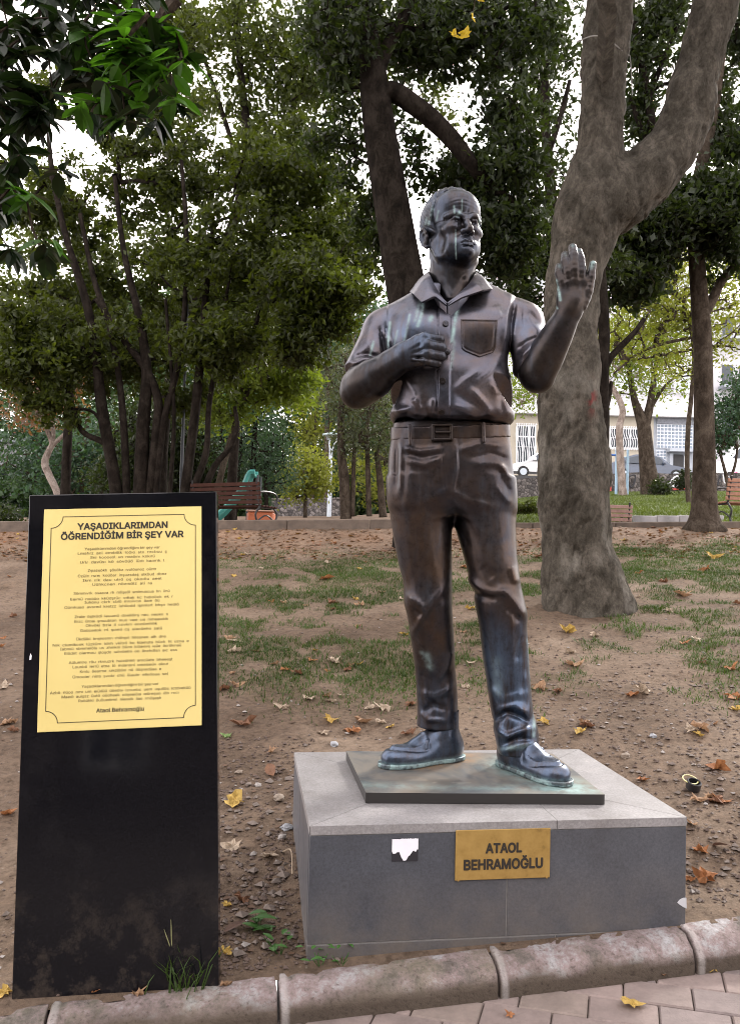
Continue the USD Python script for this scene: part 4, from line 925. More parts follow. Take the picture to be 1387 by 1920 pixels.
def wall(name, label, a, b, h, th, m, cop=None):
    a, b = np.array(a, float), np.array(b, float); n = 24
    t = thing(name, label, 'wall', (*((a + b) / 2)[:2], 0))
    V = []
    for i in range(n + 1):
        p = a + (b - a) * i / n; g_ = ground_z(p[0], p[1])
        for dy in (0, th):
            for z in (g_ - .4, g_ + h + .05 * math.sin(i * 1.3)): V.append((p[0], p[1] + dy, z))
    V = np.array(V); F = []
    for i in range(n):
        o = i * 4
        F += [(o, o + 4, o + 5), (o, o + 5, o + 1), (o + 1, o + 5, o + 7), (o + 1, o + 7, o + 3), (o + 2, o + 3, o + 7), (o + 2, o + 7, o + 6)]
    F += [(0, 1, 3), (0, 3, 2), (4 * n, 4 * n + 2, 4 * n + 3), (4 * n, 4 * n + 3, 4 * n + 1)]
    obj('stonework', (V, np.array(F)), m, t)
    if cop is not None:
        for i in range(0, n, 2):
            q = V[[i * 4 + 1, i * 4 + 9]]
            obj('coping_stone', chamfer_box((0, -.05, 0), (np.linalg.norm(q[1] - q[0]) - .02, th + .05, .09), .015, frame(q[0] + [.01, 0, .01], norm(q[1] - q[0]), (0, 1, 0), norm(np.cross(norm(q[1] - q[0]), (0, 1, 0))))), cop, t)
    return t
wall('rubble_wall', 'low dark rubble stone wall behind the lamp post', (-5.2, 43.5), (-1.1, 43.0), 0.85, .4, rubble, coping)
RW = 43.0
rwall = wall('retaining_wall', 'street retaining wall of rubble with painted scribbles below the cars', (7.4, RW), (22, RW - .6), 1.0, .4, rubble)
def stroke(parent, name, pts, w, m, y):
    p = spline(np.array([at(a, b, y) for a, b in pts]), 24)
    obj(name, tube(p, w, 5), m, parent)
gy = RW - 0.42
gw, gr, gp_, gb = plain('graffiti_white', (.6, .62, .65), .7), plain('graffiti_red', (.45, .06, .05), .7), plain('graffiti_pink', (.55, .16, .28), .7), plain('graffiti_black', (.015, .015, .02), .7)
def pnt(px, py): return (px, py)
zp = lambda x, y: (930 + x / 3.035, 560 + y / 3.035)
for pts, m in [([(757, 1010), (790, 1005), (785, 1050), (770, 1072), (758, 1062)], gb), ([(980, 1060), (1010, 1020), (1040, 1010), (1030, 1050), (1000, 1070), (1060, 1060)], gw), ([(1000, 1035), (1050, 1040), (1090, 1010)], gw), ([(1060, 1000), (1075, 1040), (1055, 1060), (1090, 1045), (1070, 1010), (1095, 1000)], gp_),
               ([(1045, 1025), (1085, 1020)], gp_), ([(612, 1020), (640, 1040), (620, 1060), (655, 1080)], gr), ([(620, 1090), (645, 1050), (650, 1095)], gr), ([(1260, 1060), (1275, 1000), (1280, 1040)], gb), ([(1290, 1000), (1300, 1050), (1320, 1010), (1330, 1055)], gw), ([(1350, 1000), (1370, 990), (1365, 1045), (1385, 1050)], gp_), ([(955, 1075), (1000, 1085), (1090, 1080)], gr)]:
    stroke(rwall, 'graffiti_stroke', [zp(*q) for q in pts], .045, m, gy)
# light concrete kerb wall in front of the lawn on the right
conc = plain('stained_concrete', (0.26, 0.25, 0.255), 0.85, 0.35, 2.5, bump=0.3, bscale=20)
lw = thing('low_lawn_wall', 'low stained concrete wall in front of the lawn right of the bench', 'wall', gp(1240, 17.6))
for i in range(4):
    a, b = gp(1190 + i * 42, 17.6), gp(1190 + (i + 1) * 42 - .6, 17.6)
    zt = (ground_z(a[0], 18.0) + ground_z(b[0], 18.0)) / 2 + .10; bx = chamfer_box((a[0], a[1], a[2] - .3), (b[0], b[1] + .2, zt), .012); obj('block', bx, conc, lw)
# blue pull-up frame
bl = plain('light_blue_paint', (0.32, 0.47, 0.60), 0.45, 0.08); bl2 = plain('blue_paint', (0.05, 0.13, 0.36), 0.45, 0.08)
fr = thing('pull_up_frame', 'light blue exercise frame with a dark blue bar near the pale bent trunk', 'exercise frame', gp(1165, 37))
pA, pB = gp(1154, 37), gp(1175.5, 37)
for p in (pA, pB): obj('post', tube(np.array([p - [0, 0, .3], p + [0, 0, 2.05]]), .06, 8), bl, fr)
pC = gp(1122, 37)
obj('post', tube(np.array([pC - [0, 0, .3], pC + [0, 0, 2.05]]), .06, 8), bl, fr)
obj('bar', tube(np.array([pC + [0, 0, 1.86], pA + [0, 0, 1.80]]), .05, 8), bl2, fr)
obj('bar', tube(np.array([pA + [0, 0, 1.70], pB + [0, 0, 1.70]]), .03, 8), bl, fr)

# road and houses
rd = np.array([(6.5, 43.6), (60, 41.6), (60, 51.5), (6.5, 52)])
zr0 = ground_z(14, 43.2) + 0.75
asph = plain('asphalt', (0.055, 0.055, 0.058), 0.9, 0.2, 8, bump=0.3)
obj('road', box((6.2, 43.5, zr0 - .6), (48, 51.2, zr0)), asph, kind='structure', label='street with parked cars above the retaining wall', cat='road')
pavm = plain('far_pavement', (0.28, 0.27, 0.26), 0.9, 0.15)
obj('far_pavement', box((6.2, 51.2, zr0 - .6), (48, 54.0, zr0 + .12)), pavm, kind='structure', label='pavement in front of the houses', cat='pavement')
HY = 54.0
def wx(px, y=HY): return at(px, 900, y)[0]
def wz(py, px=1200, y=HY): return at(px, py, y)[2]
cream, white_pl, greyp = plain('cream_plaster', (0.37, 0.335, 0.27), 0.85, 0.08, 2), plain('white_plaster', (0.50, 0.50, 0.53), 0.85, 0.05, 2), plain('grey_plaster', (0.33, 0.36, 0.40), 0.85, 0.12, 2)
dglass = plain('dark_window_glass', (0.030, 0.038, 0.048), 0.12, 0.2); pframe = plain('white_window_frame', (0.72, 0.73, 0.75), 0.5, 0.05); barm = plain('window_bar_iron', (0.10, 0.10, 0.11), 0.5)
house = thing('street_house', 'white house with cream ground floor and barred windows across the street', 'house', (wx(1150), HY, zr0))
zg, zc_ = zr0 - .2, wz(770)
def part(nm, x0, x1, z0, z1, m, d0=0.0, d1=.3, par=None):
    return obj(nm, box((min(x0, x1), HY + d0, min(z0, z1)), (max(x0, x1), HY + d1, max(z0, z1))), m, par or house)
part('ground_floor_wall', wx(930), wx(1224), zg, wz(782), cream, 0, 8)
part('upper_wall', wx(930), wx(1310), wz(769) , wz(452), white_pl, .5, 8)
part('roof_slab', wx(926), wx(1316), wz(782) + .003, wz(769) - .003, plain('pale_concrete', (.5, .5, .5), .8), -.5, 8)
part('eave', wx(926), wx(1316), wz(452) + .003, wz(444), plain('roof_edge', (.3, .28, .27), .8), .1, 8)
part('entrance_wall', wx(1224) + .003, wx(1308), zg, wz(782), greyp, .15, 8)
part('lintel', wx(1231), wx(1301), wz(783), wz(793), plain('stained_lintel', (.22, .23, .26), .8, .3), .02, .147)
def grille(x0, x1, z0, z1, nb, curved=True, parent=None):
    for k in range(nb):
        x = x0 + (x1 - x0) * (k + .5) / nb
        zz = np.linspace(z0, z1, 9); t = np.linspace(0, 1, 9)
        p = np.c_[x + (0.09 * np.sin(t * 2 * np.pi) if curved else 0 * t), np.full(9, HY - .14) - (0.12 * np.sin(np.pi * t)), zz]
        obj('bar', tube(p, .022, 5), pframe if curved else barm, parent)
    for z in (z0 + .05, (z0 + z1) / 2, z1 - .05): obj('cross_bar', rod(np.array([x0, HY - .13, z]), np.array([x1, HY - .13, z]), .02, 4), pframe, parent)
cglass = plain('curtained_glass', (0.42, 0.46, 0.50), 0.15, 0.15)
def window(x0, x1, z0, z1, n, m=0, bars=0, curved=True, glass=None):
    w = part('window', x0, x1, z0, z1, pframe, -.04, .0 - .003)
    f = .09; ww = (x1 - x0 - f * (n + 1)) / n
    for i in range(n):
        hs = [(z0 + f, z1 - f)] if not m else [(z0 + f, z0 + (z1 - z0) * .72), (z0 + (z1 - z0) * .72 + f, z1 - f)]
        for a, b in hs: part('pane', x0 + f + i * (ww + f), x0 + f + i * (ww + f) + ww, a, b, glass or dglass, -.05, -.042, w)
    if bars: grille(x0 - .05, x1 + .05, z0 - .1, z1 + .1, bars, curved, w)
window(wx(966), wx(1003), wz(885), wz(802), 3, 1, 9)
window(wx(1141), wx(1200), wz(842), wz(803), 3, 0, 14)
window(wx(1060), wx(1110), wz(842), wz(803), 3, 0, 12)
for x in (950, 1000, 1060, 1150, 1205, 1262):
    for z in (690, 590, 500):
        window(wx(x), wx(x + 30), wz(z + 44), wz(z), 2, 1, glass=cglass)
# glass block window of the entrance
gx0, gx1, gz0, gz1 = wx(1231), wx(1299), wz(839), wz(793) - .02
gbm = plain('glass_block', (0.16, 0.20, 0.25), 0.15, 0.25, 3, island=False); gfr = plain('glass_block_joint', (.62, .65, .70), .7)
wn = part('glass_block_window', gx0, gx1, gz0, gz1, gfr, .08, .147)
nx_, nz_ = 10, 7
for i in range(nx_):
    for j in range(nz_):
        a, b = (gx1 - gx0) / nx_, (gz1 - gz0) / nz_
        obj('glass_block', chamfer_box((gx0 + i * a + .035, HY + .05, gz0 + j * b + .035), (gx0 + (i + 1) * a - .035, HY + .079, gz0 + (j + 1) * b - .035), .012), gbm, wn)
wn2 = part('side_light', wx(1231), wx(1249), wz(872), wz(843), gfr, .08, .147)
for i in range(3):
    for j in range(5):
        a, b = (wx(1249) - wx(1231)) / 3, (wz(843) - wz(872)) / 5
        obj('glass_block', chamfer_box((wx(1231) + i * a + .03, HY + .05, wz(872) + j * b + .03), (wx(1231) + (i + 1) * a - .03, HY + .079, wz(872) + (j + 1) * b - .03), .012), gbm, wn2)
part('canopy', wx(1250), wx(1300), wz(846), wz(840), greyp, -.5, .147)
dr = part('door', wx(1263), wx(1281), zr0 + .1, wz(850), plain('dark_doorway', (.02, .02, .022), .6), .05, .147)
part('door_leaf', wx(1283), wx(1292), zr0 + .1, wz(852), pframe, .06, .147, dr)
part('door_surround', wx(1255), wx(1261), zr0 + .1, wz(848), greyp, -.03, .147, dr)
h2 = thing('corner_house', 'white apartment block at the right edge behind the van', 'house', (wx(1400, 58), 58, zr0))
def p2_(nm, x0, x1, z0, z1, m, d0, d1, par=None): return obj(nm, box((wx(x0, 58), 58 + d0, wz(z0, 1350, 58)), (wx(x1, 58), 58 + d1, wz(z1, 1350, 58))), m, par or h2)
p2_('wall', 1328, 1520, 905, 560, white_pl, 0, 7)
for z in (790, 700, 610):
    b = p2_('balcony', 1345, 1420, z + 30, z + 25, greyp, -1.0, -.003)
    for k in range(12): p2_('rail_bar', 1347 + k * 6, 1348 + k * 6, z + 24.9, z + 8, barm, -.95, -.9, b)
    p2_('window', 1352, 1372, z + 24, z - 16, dglass, -.05, -.003); p2_('window', 1384, 1404, z + 24, z - 16, dglass, -.05, -.003)
h3 = thing('far_pale_house', 'pale far building glimpsed at the left picture edge', 'house', (-27, 62, ground_z(-27, 62)))
obj('wall', box((-31, 62, 1.5), (-24.5, 70, 8.5)), white_pl, h3)
obj('roof', chamfer_box((-31.3, 61.6, 8.503), (-24.2, 70.3, 8.8), .05), greyp, h3)
for k in range(3): obj('window', box((-30.3 + k * 2, 61.95, 5.2), (-29.3 + k * 2, 61.997, 6.8)), dglass, h3)

# cars
def car(label, x, y, z, L, H, body, rot=1, van=False, wagon=False):
    t = thing('parked_car', label, 'car', (x, y, z))
    if van: prof = [(0, .35), (.02, .9), (.10, 1.05), (.20, 1.12), (.30, 1.75), (.36, 1.92), (.97, 1.92), (1.0, 1.7), (1.0, .35)]
    else: prof = [(0, .32), (.01, .62), (.06, .74), (.24, .88), (.36, 1.32), (.46, 1.44), (.66, 1.45), (.80, 1.28), (.93, .98), (.985, .90), (1.0, .62), (.99, .32)]
    W_ = 1.72; k = H / max(p[1] for p in prof)
    P = np.array(prof); 
    if rot < 0: P = P[::-1] * [-1, 1] + [1, 0]
    poly = Polygon([(a * L, b * k) for a, b in P]).buffer(-.05).buffer(.05)
    e = trimesh.creation.extrude_polygon(poly, W_, engine='earcut')
    V = np.array(e.vertices)
    hi = np.clip((V[:, 1] - .85 * k) / (.6 * k), 0, 1); V[:, 2] = W_ / 2 + (V[:, 2] - W_ / 2) * (1 - .22 * hi)
    o = np.array([x, y, z])
    X = lambda a: np.c_[a[:, 0], a[:, 2], a[:, 1]] + o
    obj('body', (X(V), e.faces[:, ::-1]), body, t, smooth=30)
    sh = lambda a: (a if rot > 0 else 1 - a) * L
    wins = [[(.30, .92), (.375, 1.28), (.45, 1.36), (.52, 1.36), (.52, .92)], [(.54, .92), (.54, 1.36), (.65, 1.36), (.76, 1.22), (.84, .96)]] if not van else [[(.205, 1.15), (.30, 1.7), (.40, 1.7), (.40, 1.15)], [(.44, 1.15), (.44, 1.7), (.66, 1.7), (.66, 1.15)], [(.70, 1.15), (.70, 1.7), (.92, 1.7), (.92, 1.15)]]
    for w in wins:
        pl_ = Polygon([(sh(a), b * k) for a, b in w]).buffer(0)
        g_ = trimesh.creation.extrude_polygon(pl_, .02, engine='earcut'); V = np.array(g_.vertices)
        hi = np.clip((V[:, 1] - .85 * k) / (.6 * k), 0, 1); V[:, 2] = V[:, 2] - .012 + W_ * .11 * hi
        obj('window', (X(V), g_.faces[:, ::-1]), dglass, t)
    tyre = plain('tyre_rubber', (.015, .015, .016), .8) if 'tyre' not in globals() else globals()['tyre']
    for a in (.18, .82):
        c = trimesh.creation.cylinder(.31, .2, sections=18); c.apply_transform(trimesh.transformations.rotation_matrix(math.pi / 2, (1, 0, 0))); c.apply_translation(o + [sh(a), .08, .31])
        wpath = obj('wheel', c, tyre_m, t)
        c = trimesh.creation.cylinder(.19, .02, sections=14); c.apply_transform(trimesh.transformations.rotation_matrix(math.pi / 2, (1, 0, 0))); c.apply_translation(o + [sh(a), -.03, .31]); obj('rim', c, grey_steel, wpath)
    obj('mirror', chamfer_box(o + [sh(.33) - .07, -.16, .92 * k], o + [sh(.33) + .07, .02, 1.06 * k], .03), body, t)
    obj('door_handle', chamfer_box(o + [sh(.50) - .09, -.02, .80 * k], o + [sh(.50) + .09, .01, .84 * k], .006), grey_steel, t)
    return t
tyre_m = plain('tyre_rubber', (.015, .015, .016), .8)
carw, carb = plain('white_car_paint', (.74, .75, .77), .3, .02, coat=.5), plain('dark_blue_car_paint', (.045, .060, .090), .25, .05, coat=.5)
cz_ = zr0
car('white hatchback half hidden between the statue and plane tree', wx(950, 45.5), 44.6, cz_, 4.1, 1.47, carw, 1)
car('dark blue saloon parked behind the mossy trunk', wx(1133, 45.5), 44.6, cz_, 4.4, 1.42, carb, -1)
car('white van at the right picture edge', wx(1330, 45.5), 44.9, cz_, 5.0, 2.25, carw, 1, van=True)
# ---------------------------------------------------------------- what stands behind the viewer (seen in the polished stone, shades the front)
rb = plain('rear_house_plaster', (0.085, 0.070, 0.060), 0.85, 0.15, 2)
rh = thing('rear_house', 'brown plastered house across the path, facing the park', 'house', (0, -17, -.3))
obj('wall', box((-26, -25, -.5), (24, -17, 13.5)), rb, rh)
obj('roof', chamfer_box((-26.5, -25.5, 13.503), (24.5, -16.4, 13.9), .05), plain('rear_roof', (.12, .07, .05), .8), rh)
for fz in (0.9, 4.2, 7.4, 10.5):
    for k in range(12):
        x = -24.5 + k * 4.1
        w = obj('window', box((x, -16.997, fz), (x + 1.5, -16.93, fz + 1.9)), pframe, rh)
        for s_ in (0, 1): obj('pane', box((x + .1 + s_ * .7, -16.927, fz + .12), (x + .7 + s_ * .7, -16.915, fz + 1.78)), dglass, w)
def rear_tree(x, y, h, r, n, seed, label):
    rng = np.random.default_rng(seed)
    p = np.array([[x, y, -.4], [x + .1, y, h * .25], [x - .1, y + .1, h * .55], [x, y, h * .85]])
    t = thing('rear_tree', label, 'tree', (x, y, 0))
    pp = spline(p, 12); obj('trunk', tube(pp, np.linspace(.28, .06, 12), 8, rough=.1), bark_dark, t)
    C = crown_points([((x, y, h * .58), (r, r, h * .44), n)], rng, .1)
    obj('branches', branch_net(pp[4:], C, rng, .012), bark_dark, t, kind='stuff')
    k = 30; P = np.repeat(C, k, 0) + rng.normal(size=(len(C) * k, 3)) * .34
    obj('crown', leaves(P, .20, rng, .3), lf_dark, t)
rear_tree(-5.6, -6.0, 8.5, 3.3, 200, 1, 'dense dark tree on the left side of the path behind the viewer')
rear_tree(0.4, -7.5, 8.5, 3.3, 210, 2, 'dense dark tree straight behind the viewer')
rear_tree(6.4, -6.5, 8.5, 3.3, 200, 3, 'dense dark tree on the right side of the path behind the viewer')
# ---------------------------------------------------------------- plinth
PY = math.radians(8.2)
PW, PD, PT = 1.287, 0.94, 0.54
PO = np.array([-0.167, 2.678, 0.0])
pM = yaw_frame(PO, PY)
pX, pYd, pN = pM[:3, 0], pM[:3, 1], -pM[:3, 1]
def on_plane(px, py, o, n):
    d = ray(px, py); return EYE + d * (((o - EYE) @ n) / (d @ n))
stone = lambda nm, c, r: mat(nm, {
    'g': ('geometry', {}), 'n': ('noise_texture', {'scale': 120, 'detail': 3, 'roughness': 0.7}), 'r': ('rgb_ramp', {'ramp': [(0.3, tuple(np.array(c) * 0.75)), (0.7, tuple(np.array(c) * 1.25))]}),
    'n2': ('noise_texture', {'scale': 4.5, 'detail': 7, 'roughness': 0.68}), 'r2': ('rgb_ramp', {'ramp': [(0.3, (0.78, 0.76, 0.74)), (0.55, (1, 1, 1)), (0.75, (1.22, 1.2, 1.18))]}),
    'mx': ('mix_color', {'blend_type': 'multiply', 'fac': 1.0, 'use_clamp': False}),
    'sx': ('separate_xyz', {}), 'lo': ('map_range', {'from_min': 0.40, 'from_max': 0.12, 'clamp': True}), 'mn': ('math', {'math_type': 'multiply'}), 'mr': ('map_range', {'from_min': 0.38, 'from_max': 0.62, 'clamp': True}),
    'mud': ('mix_color', {'b': (0.105, 0.085, 0.065)}), 'ms': ('math', {'math_type': 'multiply', 'value2': 0.6}),
    'rr': ('map_range', {'from_min': 0.3, 'from_max': 0.7, 'to_min': r - 0.1, 'to_max': r + 0.12}),
    'bm': ('bump', {'strength': 0.12, 'distance': 0.003}), 'p': ('principled_bsdf', {'specular_ior_level': 0.45})},
    [('g.position', 'n.vector'), ('g.position', 'n2.vector'), ('n.fac', 'r.fac'), ('n2.fac', 'r2.fac'), ('r.color', 'mx.a'), ('r2.color', 'mx.b'), ('g.position', 'sx.vector'), ('sx.z', 'lo.value'), ('n2.fac', 'mr.value'),
     ('lo.result', 'mn.value1'), ('mr.result', 'mn.value2'), ('mn.value', 'ms.value1'), ('ms.value', 'mud.fac'), ('mx.result', 'mud.a'), ('mud.result', 'p.base_color'), ('n2.fac', 'rr.value'), ('rr.result', 'p.roughness'), ('n.fac', 'bm.height'), ('bm.normal', 'p.normal')])
andesite = stone('honed_grey_stone', (0.046, 0.050, 0.060), 0.42)
andesite2 = stone('honed_grey_stone_paler', (0.054, 0.057, 0.066), 0.46)
cap_mat = stone('weathered_cap_stone', (0.205, 0.198, 0.200), 0.5)
mortar = plain('pale_mortar', (0.16, 0.155, 0.15), 0.9, 0.2, 40)
plinth = thing('statue_plinth', 'low grey stone plinth with brass nameplate carrying the bronze statue', 'plinth', pM[:3, 3])
obj('core', box((0.0016, 0.0016, -0.2), (PW - 0.0016, PD - 0.0016, PT - 0.002), pM), mortar, plinth)
tc = 0.031; zj = 0.165; T = 0.03
f1, f2 = 0.655, 0.825
def slab(lo, hi, m, c=0.0022, **k): obj('stone_panel', chamfer_box(lo, hi, c, pM), m, plinth, **k)
g = 0.0012
for (a, b, z0, z1, m) in [(0, f1, zj, PT - tc, andesite), (f1, PW, zj, PT - tc, andesite2), (0, f2, -0.15, zj, andesite2), (f2, PW, -0.15, zj, andesite)]:
    slab((a + g, 0.0, z0 + g), (b - g, T, z1 - g), m)
for x0, x1 in ((0, T), (PW - T, PW)):
    for z0, z1, m in ((zj, PT - tc, andesite), (-0.15, zj, andesite2)):
        for y0, y1 in ((T + g, PD * 0.52), (PD * 0.52 + 2 * g, PD - T - g)):
            slab((x0, y0, z0 + g), (x1, y1, z1 - g), m)
for a, b in ((0, PW * 0.5), (PW * 0.5, PW)):
    slab((a + g, PD - T, zj + g), (b - g, PD, PT - tc - g), andesite)
W = 0.235
def cap_piece(poly):
    e = trimesh.creation.extrude_polygon(Polygon(poly).buffer(-0.0012, join_style=2), tc - 2 * g, engine='earcut'); e.apply_translation((0, 0, PT - tc + g)); e.apply_transform(pM)
    obj('cap_slab', e, cap_mat, plinth)
cap_piece([(-.002, -.002), (f2, -.002), (f2, W), (W, W)])
cap_piece([(f2, -.002), (PW + .002, -.002), (PW - W, W), (f2, W)])
cap_piece([(-.002, -.002), (W, W), (W, PD - W), (-.002, PD + .002)])
cap_piece([(PW + .002, -.002), (PW + .002, PD + .002), (PW - W, PD - W), (PW - W, W)])
cap_piece([(-.002, PD + .002), (W, PD - W), (PW - W, PD - W), (PW + .002, PD + .002)])
cap_piece([(W, W), (PW - W, W), (PW - W, PD - W), (W, PD - W)])
def face_uv(px, py):
    q = on_plane(px, py, pM[:3, 3], pN) - pM[:3, 3]
    return q @ pX, q[2]
fF = frame(pM[:3, 3], pX, (0, 0, 1), pN)        # local x along the face, y up, z out
brass_old = mat('aged_brass', {
    'g': ('geometry', {}), 'n': ('noise_texture', {'scale': 14, 'detail': 8, 'roughness': 0.7}), 'r': ('rgb_ramp', {'ramp': [(0.28, (0.13, 0.080, 0.024)), (0.45, (0.30, 0.190, 0.055)), (0.65, (0.37, 0.240, 0.075))]}),
    'n2': ('noise_texture', {'scale': 30, 'detail': 4}), 'rr': ('map_range', {'to_min': 0.3, 'to_max': 0.65}),
    'p': ('principled_bsdf', {'metallic': 0.55})},
    [('g.position', 'n.vector'), ('g.position', 'n2.vector'), ('n.fac', 'r.fac'), ('r.color', 'p.base_color'), ('n2.fac', 'rr.value'), ('rr.result', 'p.roughness')])
ink = plain('engraved_black', (0.012, 0.009, 0.006), 0.5, 0.1)
u0, v1 = face_uv(854, 1557); u1, _ = face_uv(1031, 1553); _, v0 = face_uv(854, 1651)
plate = obj('nameplate', chamfer_box((u0, v0, 0.0005), (u1, v1, 0.0045), 0.001, fF), brass_old, plinth)
def lettering(text, uL, uR, v, capH, M, parent, material, z=0.0, bold=True, name='lettering', depth=0.0008, fat=0.0):
    t = meshkit.text_mesh(text, capH, depth, bold)
    b = t.bounds
    S = np.eye(4); S[0, 0] = (uR - uL) / (b[1][0] - b[0][0]); S[0, 3] = uL - b[0][0] * S[0, 0]; S[1, 3] = v; S[2, 3] = z
    t.apply_transform(S)
    if fat:
        c = []
        for i, (dx, dy) in enumerate(((0, 0), (fat, 0), (-fat, 0), (0, fat), (0, -fat), (fat * .7, fat * .7), (-fat * .7, -fat * .7), (fat * .7, -fat * .7), (-fat * .7, fat * .7))):
            q = t.copy(); q.apply_translation((dx, dy, i * 0.00003)); c.append(q)
        t = trimesh.util.concatenate(c)
    t.apply_transform(M)
    return t
k = (u1 - u0) / 177.0
tx = [lettering('ATAOL', u0 + 56 * k, u0 + 123 * k, v1 - 41 * k, 16 * k, fF, None, None, 0.0044, fat=0.0011),
      lettering('BEHRAMOĞLU', u0 + 16 * k, u0 + 163 * k, v1 - 70 * k, 17 * k, fF, None, None, 0.0044, fat=0.0011)]
for t in tx: obj('lettering', t, ink, plate)
for a, b in ((6, 6), (171, 6), (6, 88), (171, 88)):
    c = trimesh.creation.cylinder(0.0035, 0.0016, sections=10); c.apply_translation((u0 + a * k, v1 - b * k, 0.005)); c.apply_transform(fF)
    obj('screw', c, brass_old, plate)
# torn sticker
sa, sb = face_uv(735, 1573); sc, _ = face_uv(784, 1573); _, sd = face_uv(735, 1616)
blk = plain('sticker_black', (0.012, 0.012, 0.016), 0.35, 0.1)
wht = plain('sticker_white', (0.72, 0.72, 0.78), 0.6, 0.05)
stk = obj('sticker', box((sa, sd, 0.0004), (sc, sb, 0.0012), fF), blk, plinth, label='torn square sticker, white above and black below')
rr_ = np.random.default_rng(12)
n = 26
xs = np.linspace(0, 1, n)
low = 0.56 + 0.40 * np.exp(-((xs - 0.52) / 0.24) ** 2) - 0.22 * np.exp(-((xs - 0.82) / 0.07) ** 2) + 0.10 * np.sin(xs * 17) + rr_.uniform(-0.03, 0.03, n)
poly = [(sa + (sc - sa) * x, sb - (sb - sd) * np.clip(y, 0.1, 0.97)) for x, y in zip(xs, low)] + [(sa + (sc - sa) * x, sb - (sb - sd) * (0.0 + 0.03 * rr_.uniform())) for x in xs[::-1]]
e = trimesh.creation.extrude_polygon(Polygon(poly).buffer(0), 0.0006, engine='earcut'); e.apply_translation((0, 0, 0.0013)); e.apply_transform(fF)
obj('torn_paper', e, wht, stk)
ca, cb = face_uv(1269, 1693)
e = trimesh.creation.extrude_polygon(Polygon([face_uv(*q) for q in ((1269, 1693), (1274, 1687), (1280, 1684), (1286, 1684), (1286.5, 1704), (1280, 1701), (1274, 1697))]), 0.0012, engine='earcut'); e.apply_translation((0, 0, 0.0002)); e.apply_transform(fF)
obj('chip', e, plain('bare_stone_chip', (0.42, 0.43, 0.45), 0.8), plinth, label='pale chipped spot at the lower right edge')

# ---------------------------------------------------------------- black stone tablet with the poem plate
sv = dict(x=-1.0291, y=2.5154, yaw=0.079, w=0.6081, h=1.5189, lean=0.1361, tilt=0.0498)
wd = np.array([math.cos(sv['yaw']), math.sin(sv['yaw']), 0]); upv = np.array([-math.sin(sv['yaw']) * math.sin(sv['lean']), math.cos(sv['yaw']) * math.sin(sv['lean']), math.cos(sv['lean'])])
sx_, su_ = math.cos(sv['tilt']) * wd + math.sin(sv['tilt']) * upv, math.cos(sv['tilt']) * upv - math.sin(sv['tilt']) * wd
sB = np.array([sv['x'], sv['y'], -1.365 + CAM_H]); sn = np.cross(sx_, su_)
sM = frame(sB, sx_, su_, sn)
granite = mat('polished_black_granite', {
    'g': ('geometry', {}), 'n': ('noise_texture', {'scale': 260, 'detail': 2}), 'r': ('rgb_ramp', {'ramp': [(0.35, (0.0012, 0.0012, 0.0018)), (0.75, (0.0035, 0.0035, 0.0048))]}),
    'n2': ('noise_texture', {'scale': 5, 'detail': 6, 'roughness': 0.65}), 'rr': ('map_range', {'from_min': 0.3, 'from_max': 0.75, 'to_min': 0.04, 'to_max': 0.13}),
    'n3': ('noise_texture', {'scale': 3.2, 'detail': 6, 'roughness': 0.62}), 'd': ('rgb_ramp', {'ramp': [(0.56, (0, 0, 0)), (0.78, (0.03, 0.03, 0.03))]}), 'mx': ('mix_color', {'b': (0.12, 0.11, 0.105)}),
    'sx': ('separate_xyz', {}), 'lo': ('map_range', {'from_min': 0.42, 'from_max': 0.08, 'clamp': True}), 'sp': ('noise_texture', {'scale': 9, 'detail': 8, 'roughness': 0.75}), 'spr': ('map_range', {'from_min': 0.50, 'from_max': 0.68, 'to_max': 0.45, 'clamp': True}), 'lm': ('math', {'math_type': 'multiply'}), 'mud': ('mix_color', {'b': (0.060, 0.047, 0.037)}),
    'p': ('principled_bsdf', {'specular_ior_level': 0.32})},
    [('g.position', 'n.vector'), ('g.position', 'n2.vector'), ('g.position', 'n3.vector'), ('n.fac', 'r.fac'), ('n3.fac', 'd.fac'), ('d.color', 'mx.fac'), ('r.color', 'mx.a'), ('mx.result', 'mud.a'), ('g.position', 'sx.vector'), ('sx.z', 'lo.value'), ('g.position', 'sp.vector'), ('sp.fac', 'spr.value'), ('lo.result', 'lm.value1'), ('spr.result', 'lm.value2'), ('lm.value', 'mud.fac'), ('mud.result', 'p.base_color'), ('n2.fac', 'rr.value'), ('rr.result', 'p.roughness')])
tablet = thing('memorial_tablet', 'tall black polished stone tablet with a yellow brass poem plate, beside the plinth', 'memorial', sB)
obj('stone_slab', chamfer_box((0, -0.12, -0.062), (sv['w'], sv['h'], 0), 0.0025, sM), granite, tablet)
def tab_uv(px, py):
    q = on_plane(px, py, sB, sn) - sB
    return np.array([q @ sx_, q @ su_])
gold = mat('brushed_gold_plate', {
    'g': ('geometry', {}), 'n': ('noise_texture', {'scale': 3, 'detail': 4}), 'r': ('rgb_ramp', {'ramp': [(0.3, (0.64, 0.52, 0.190)), (0.7, (0.70, 0.58, 0.23))]}),
    'mp': ('mapping', {'scale': (400, 400, 6)}), 'w': ('noise_texture', {'scale': 1.0, 'detail': 2}), 'rr': ('map_range', {'to_min': 0.38, 'to_max': 0.6}), 'p': ('principled_bsdf', {'metallic': 0.35})},
    [('g.position', 'n.vector'), ('n.fac', 'r.fac'), ('r.color', 'p.base_color'), ('g.position', 'mp.vector'), ('mp.vector', 'w.vector'), ('w.fac', 'rr.value'), ('rr.result', 'p.roughness')])
A = np.array([0.0495, 0.7588]); B = np.array([0.5582, 1.4693])
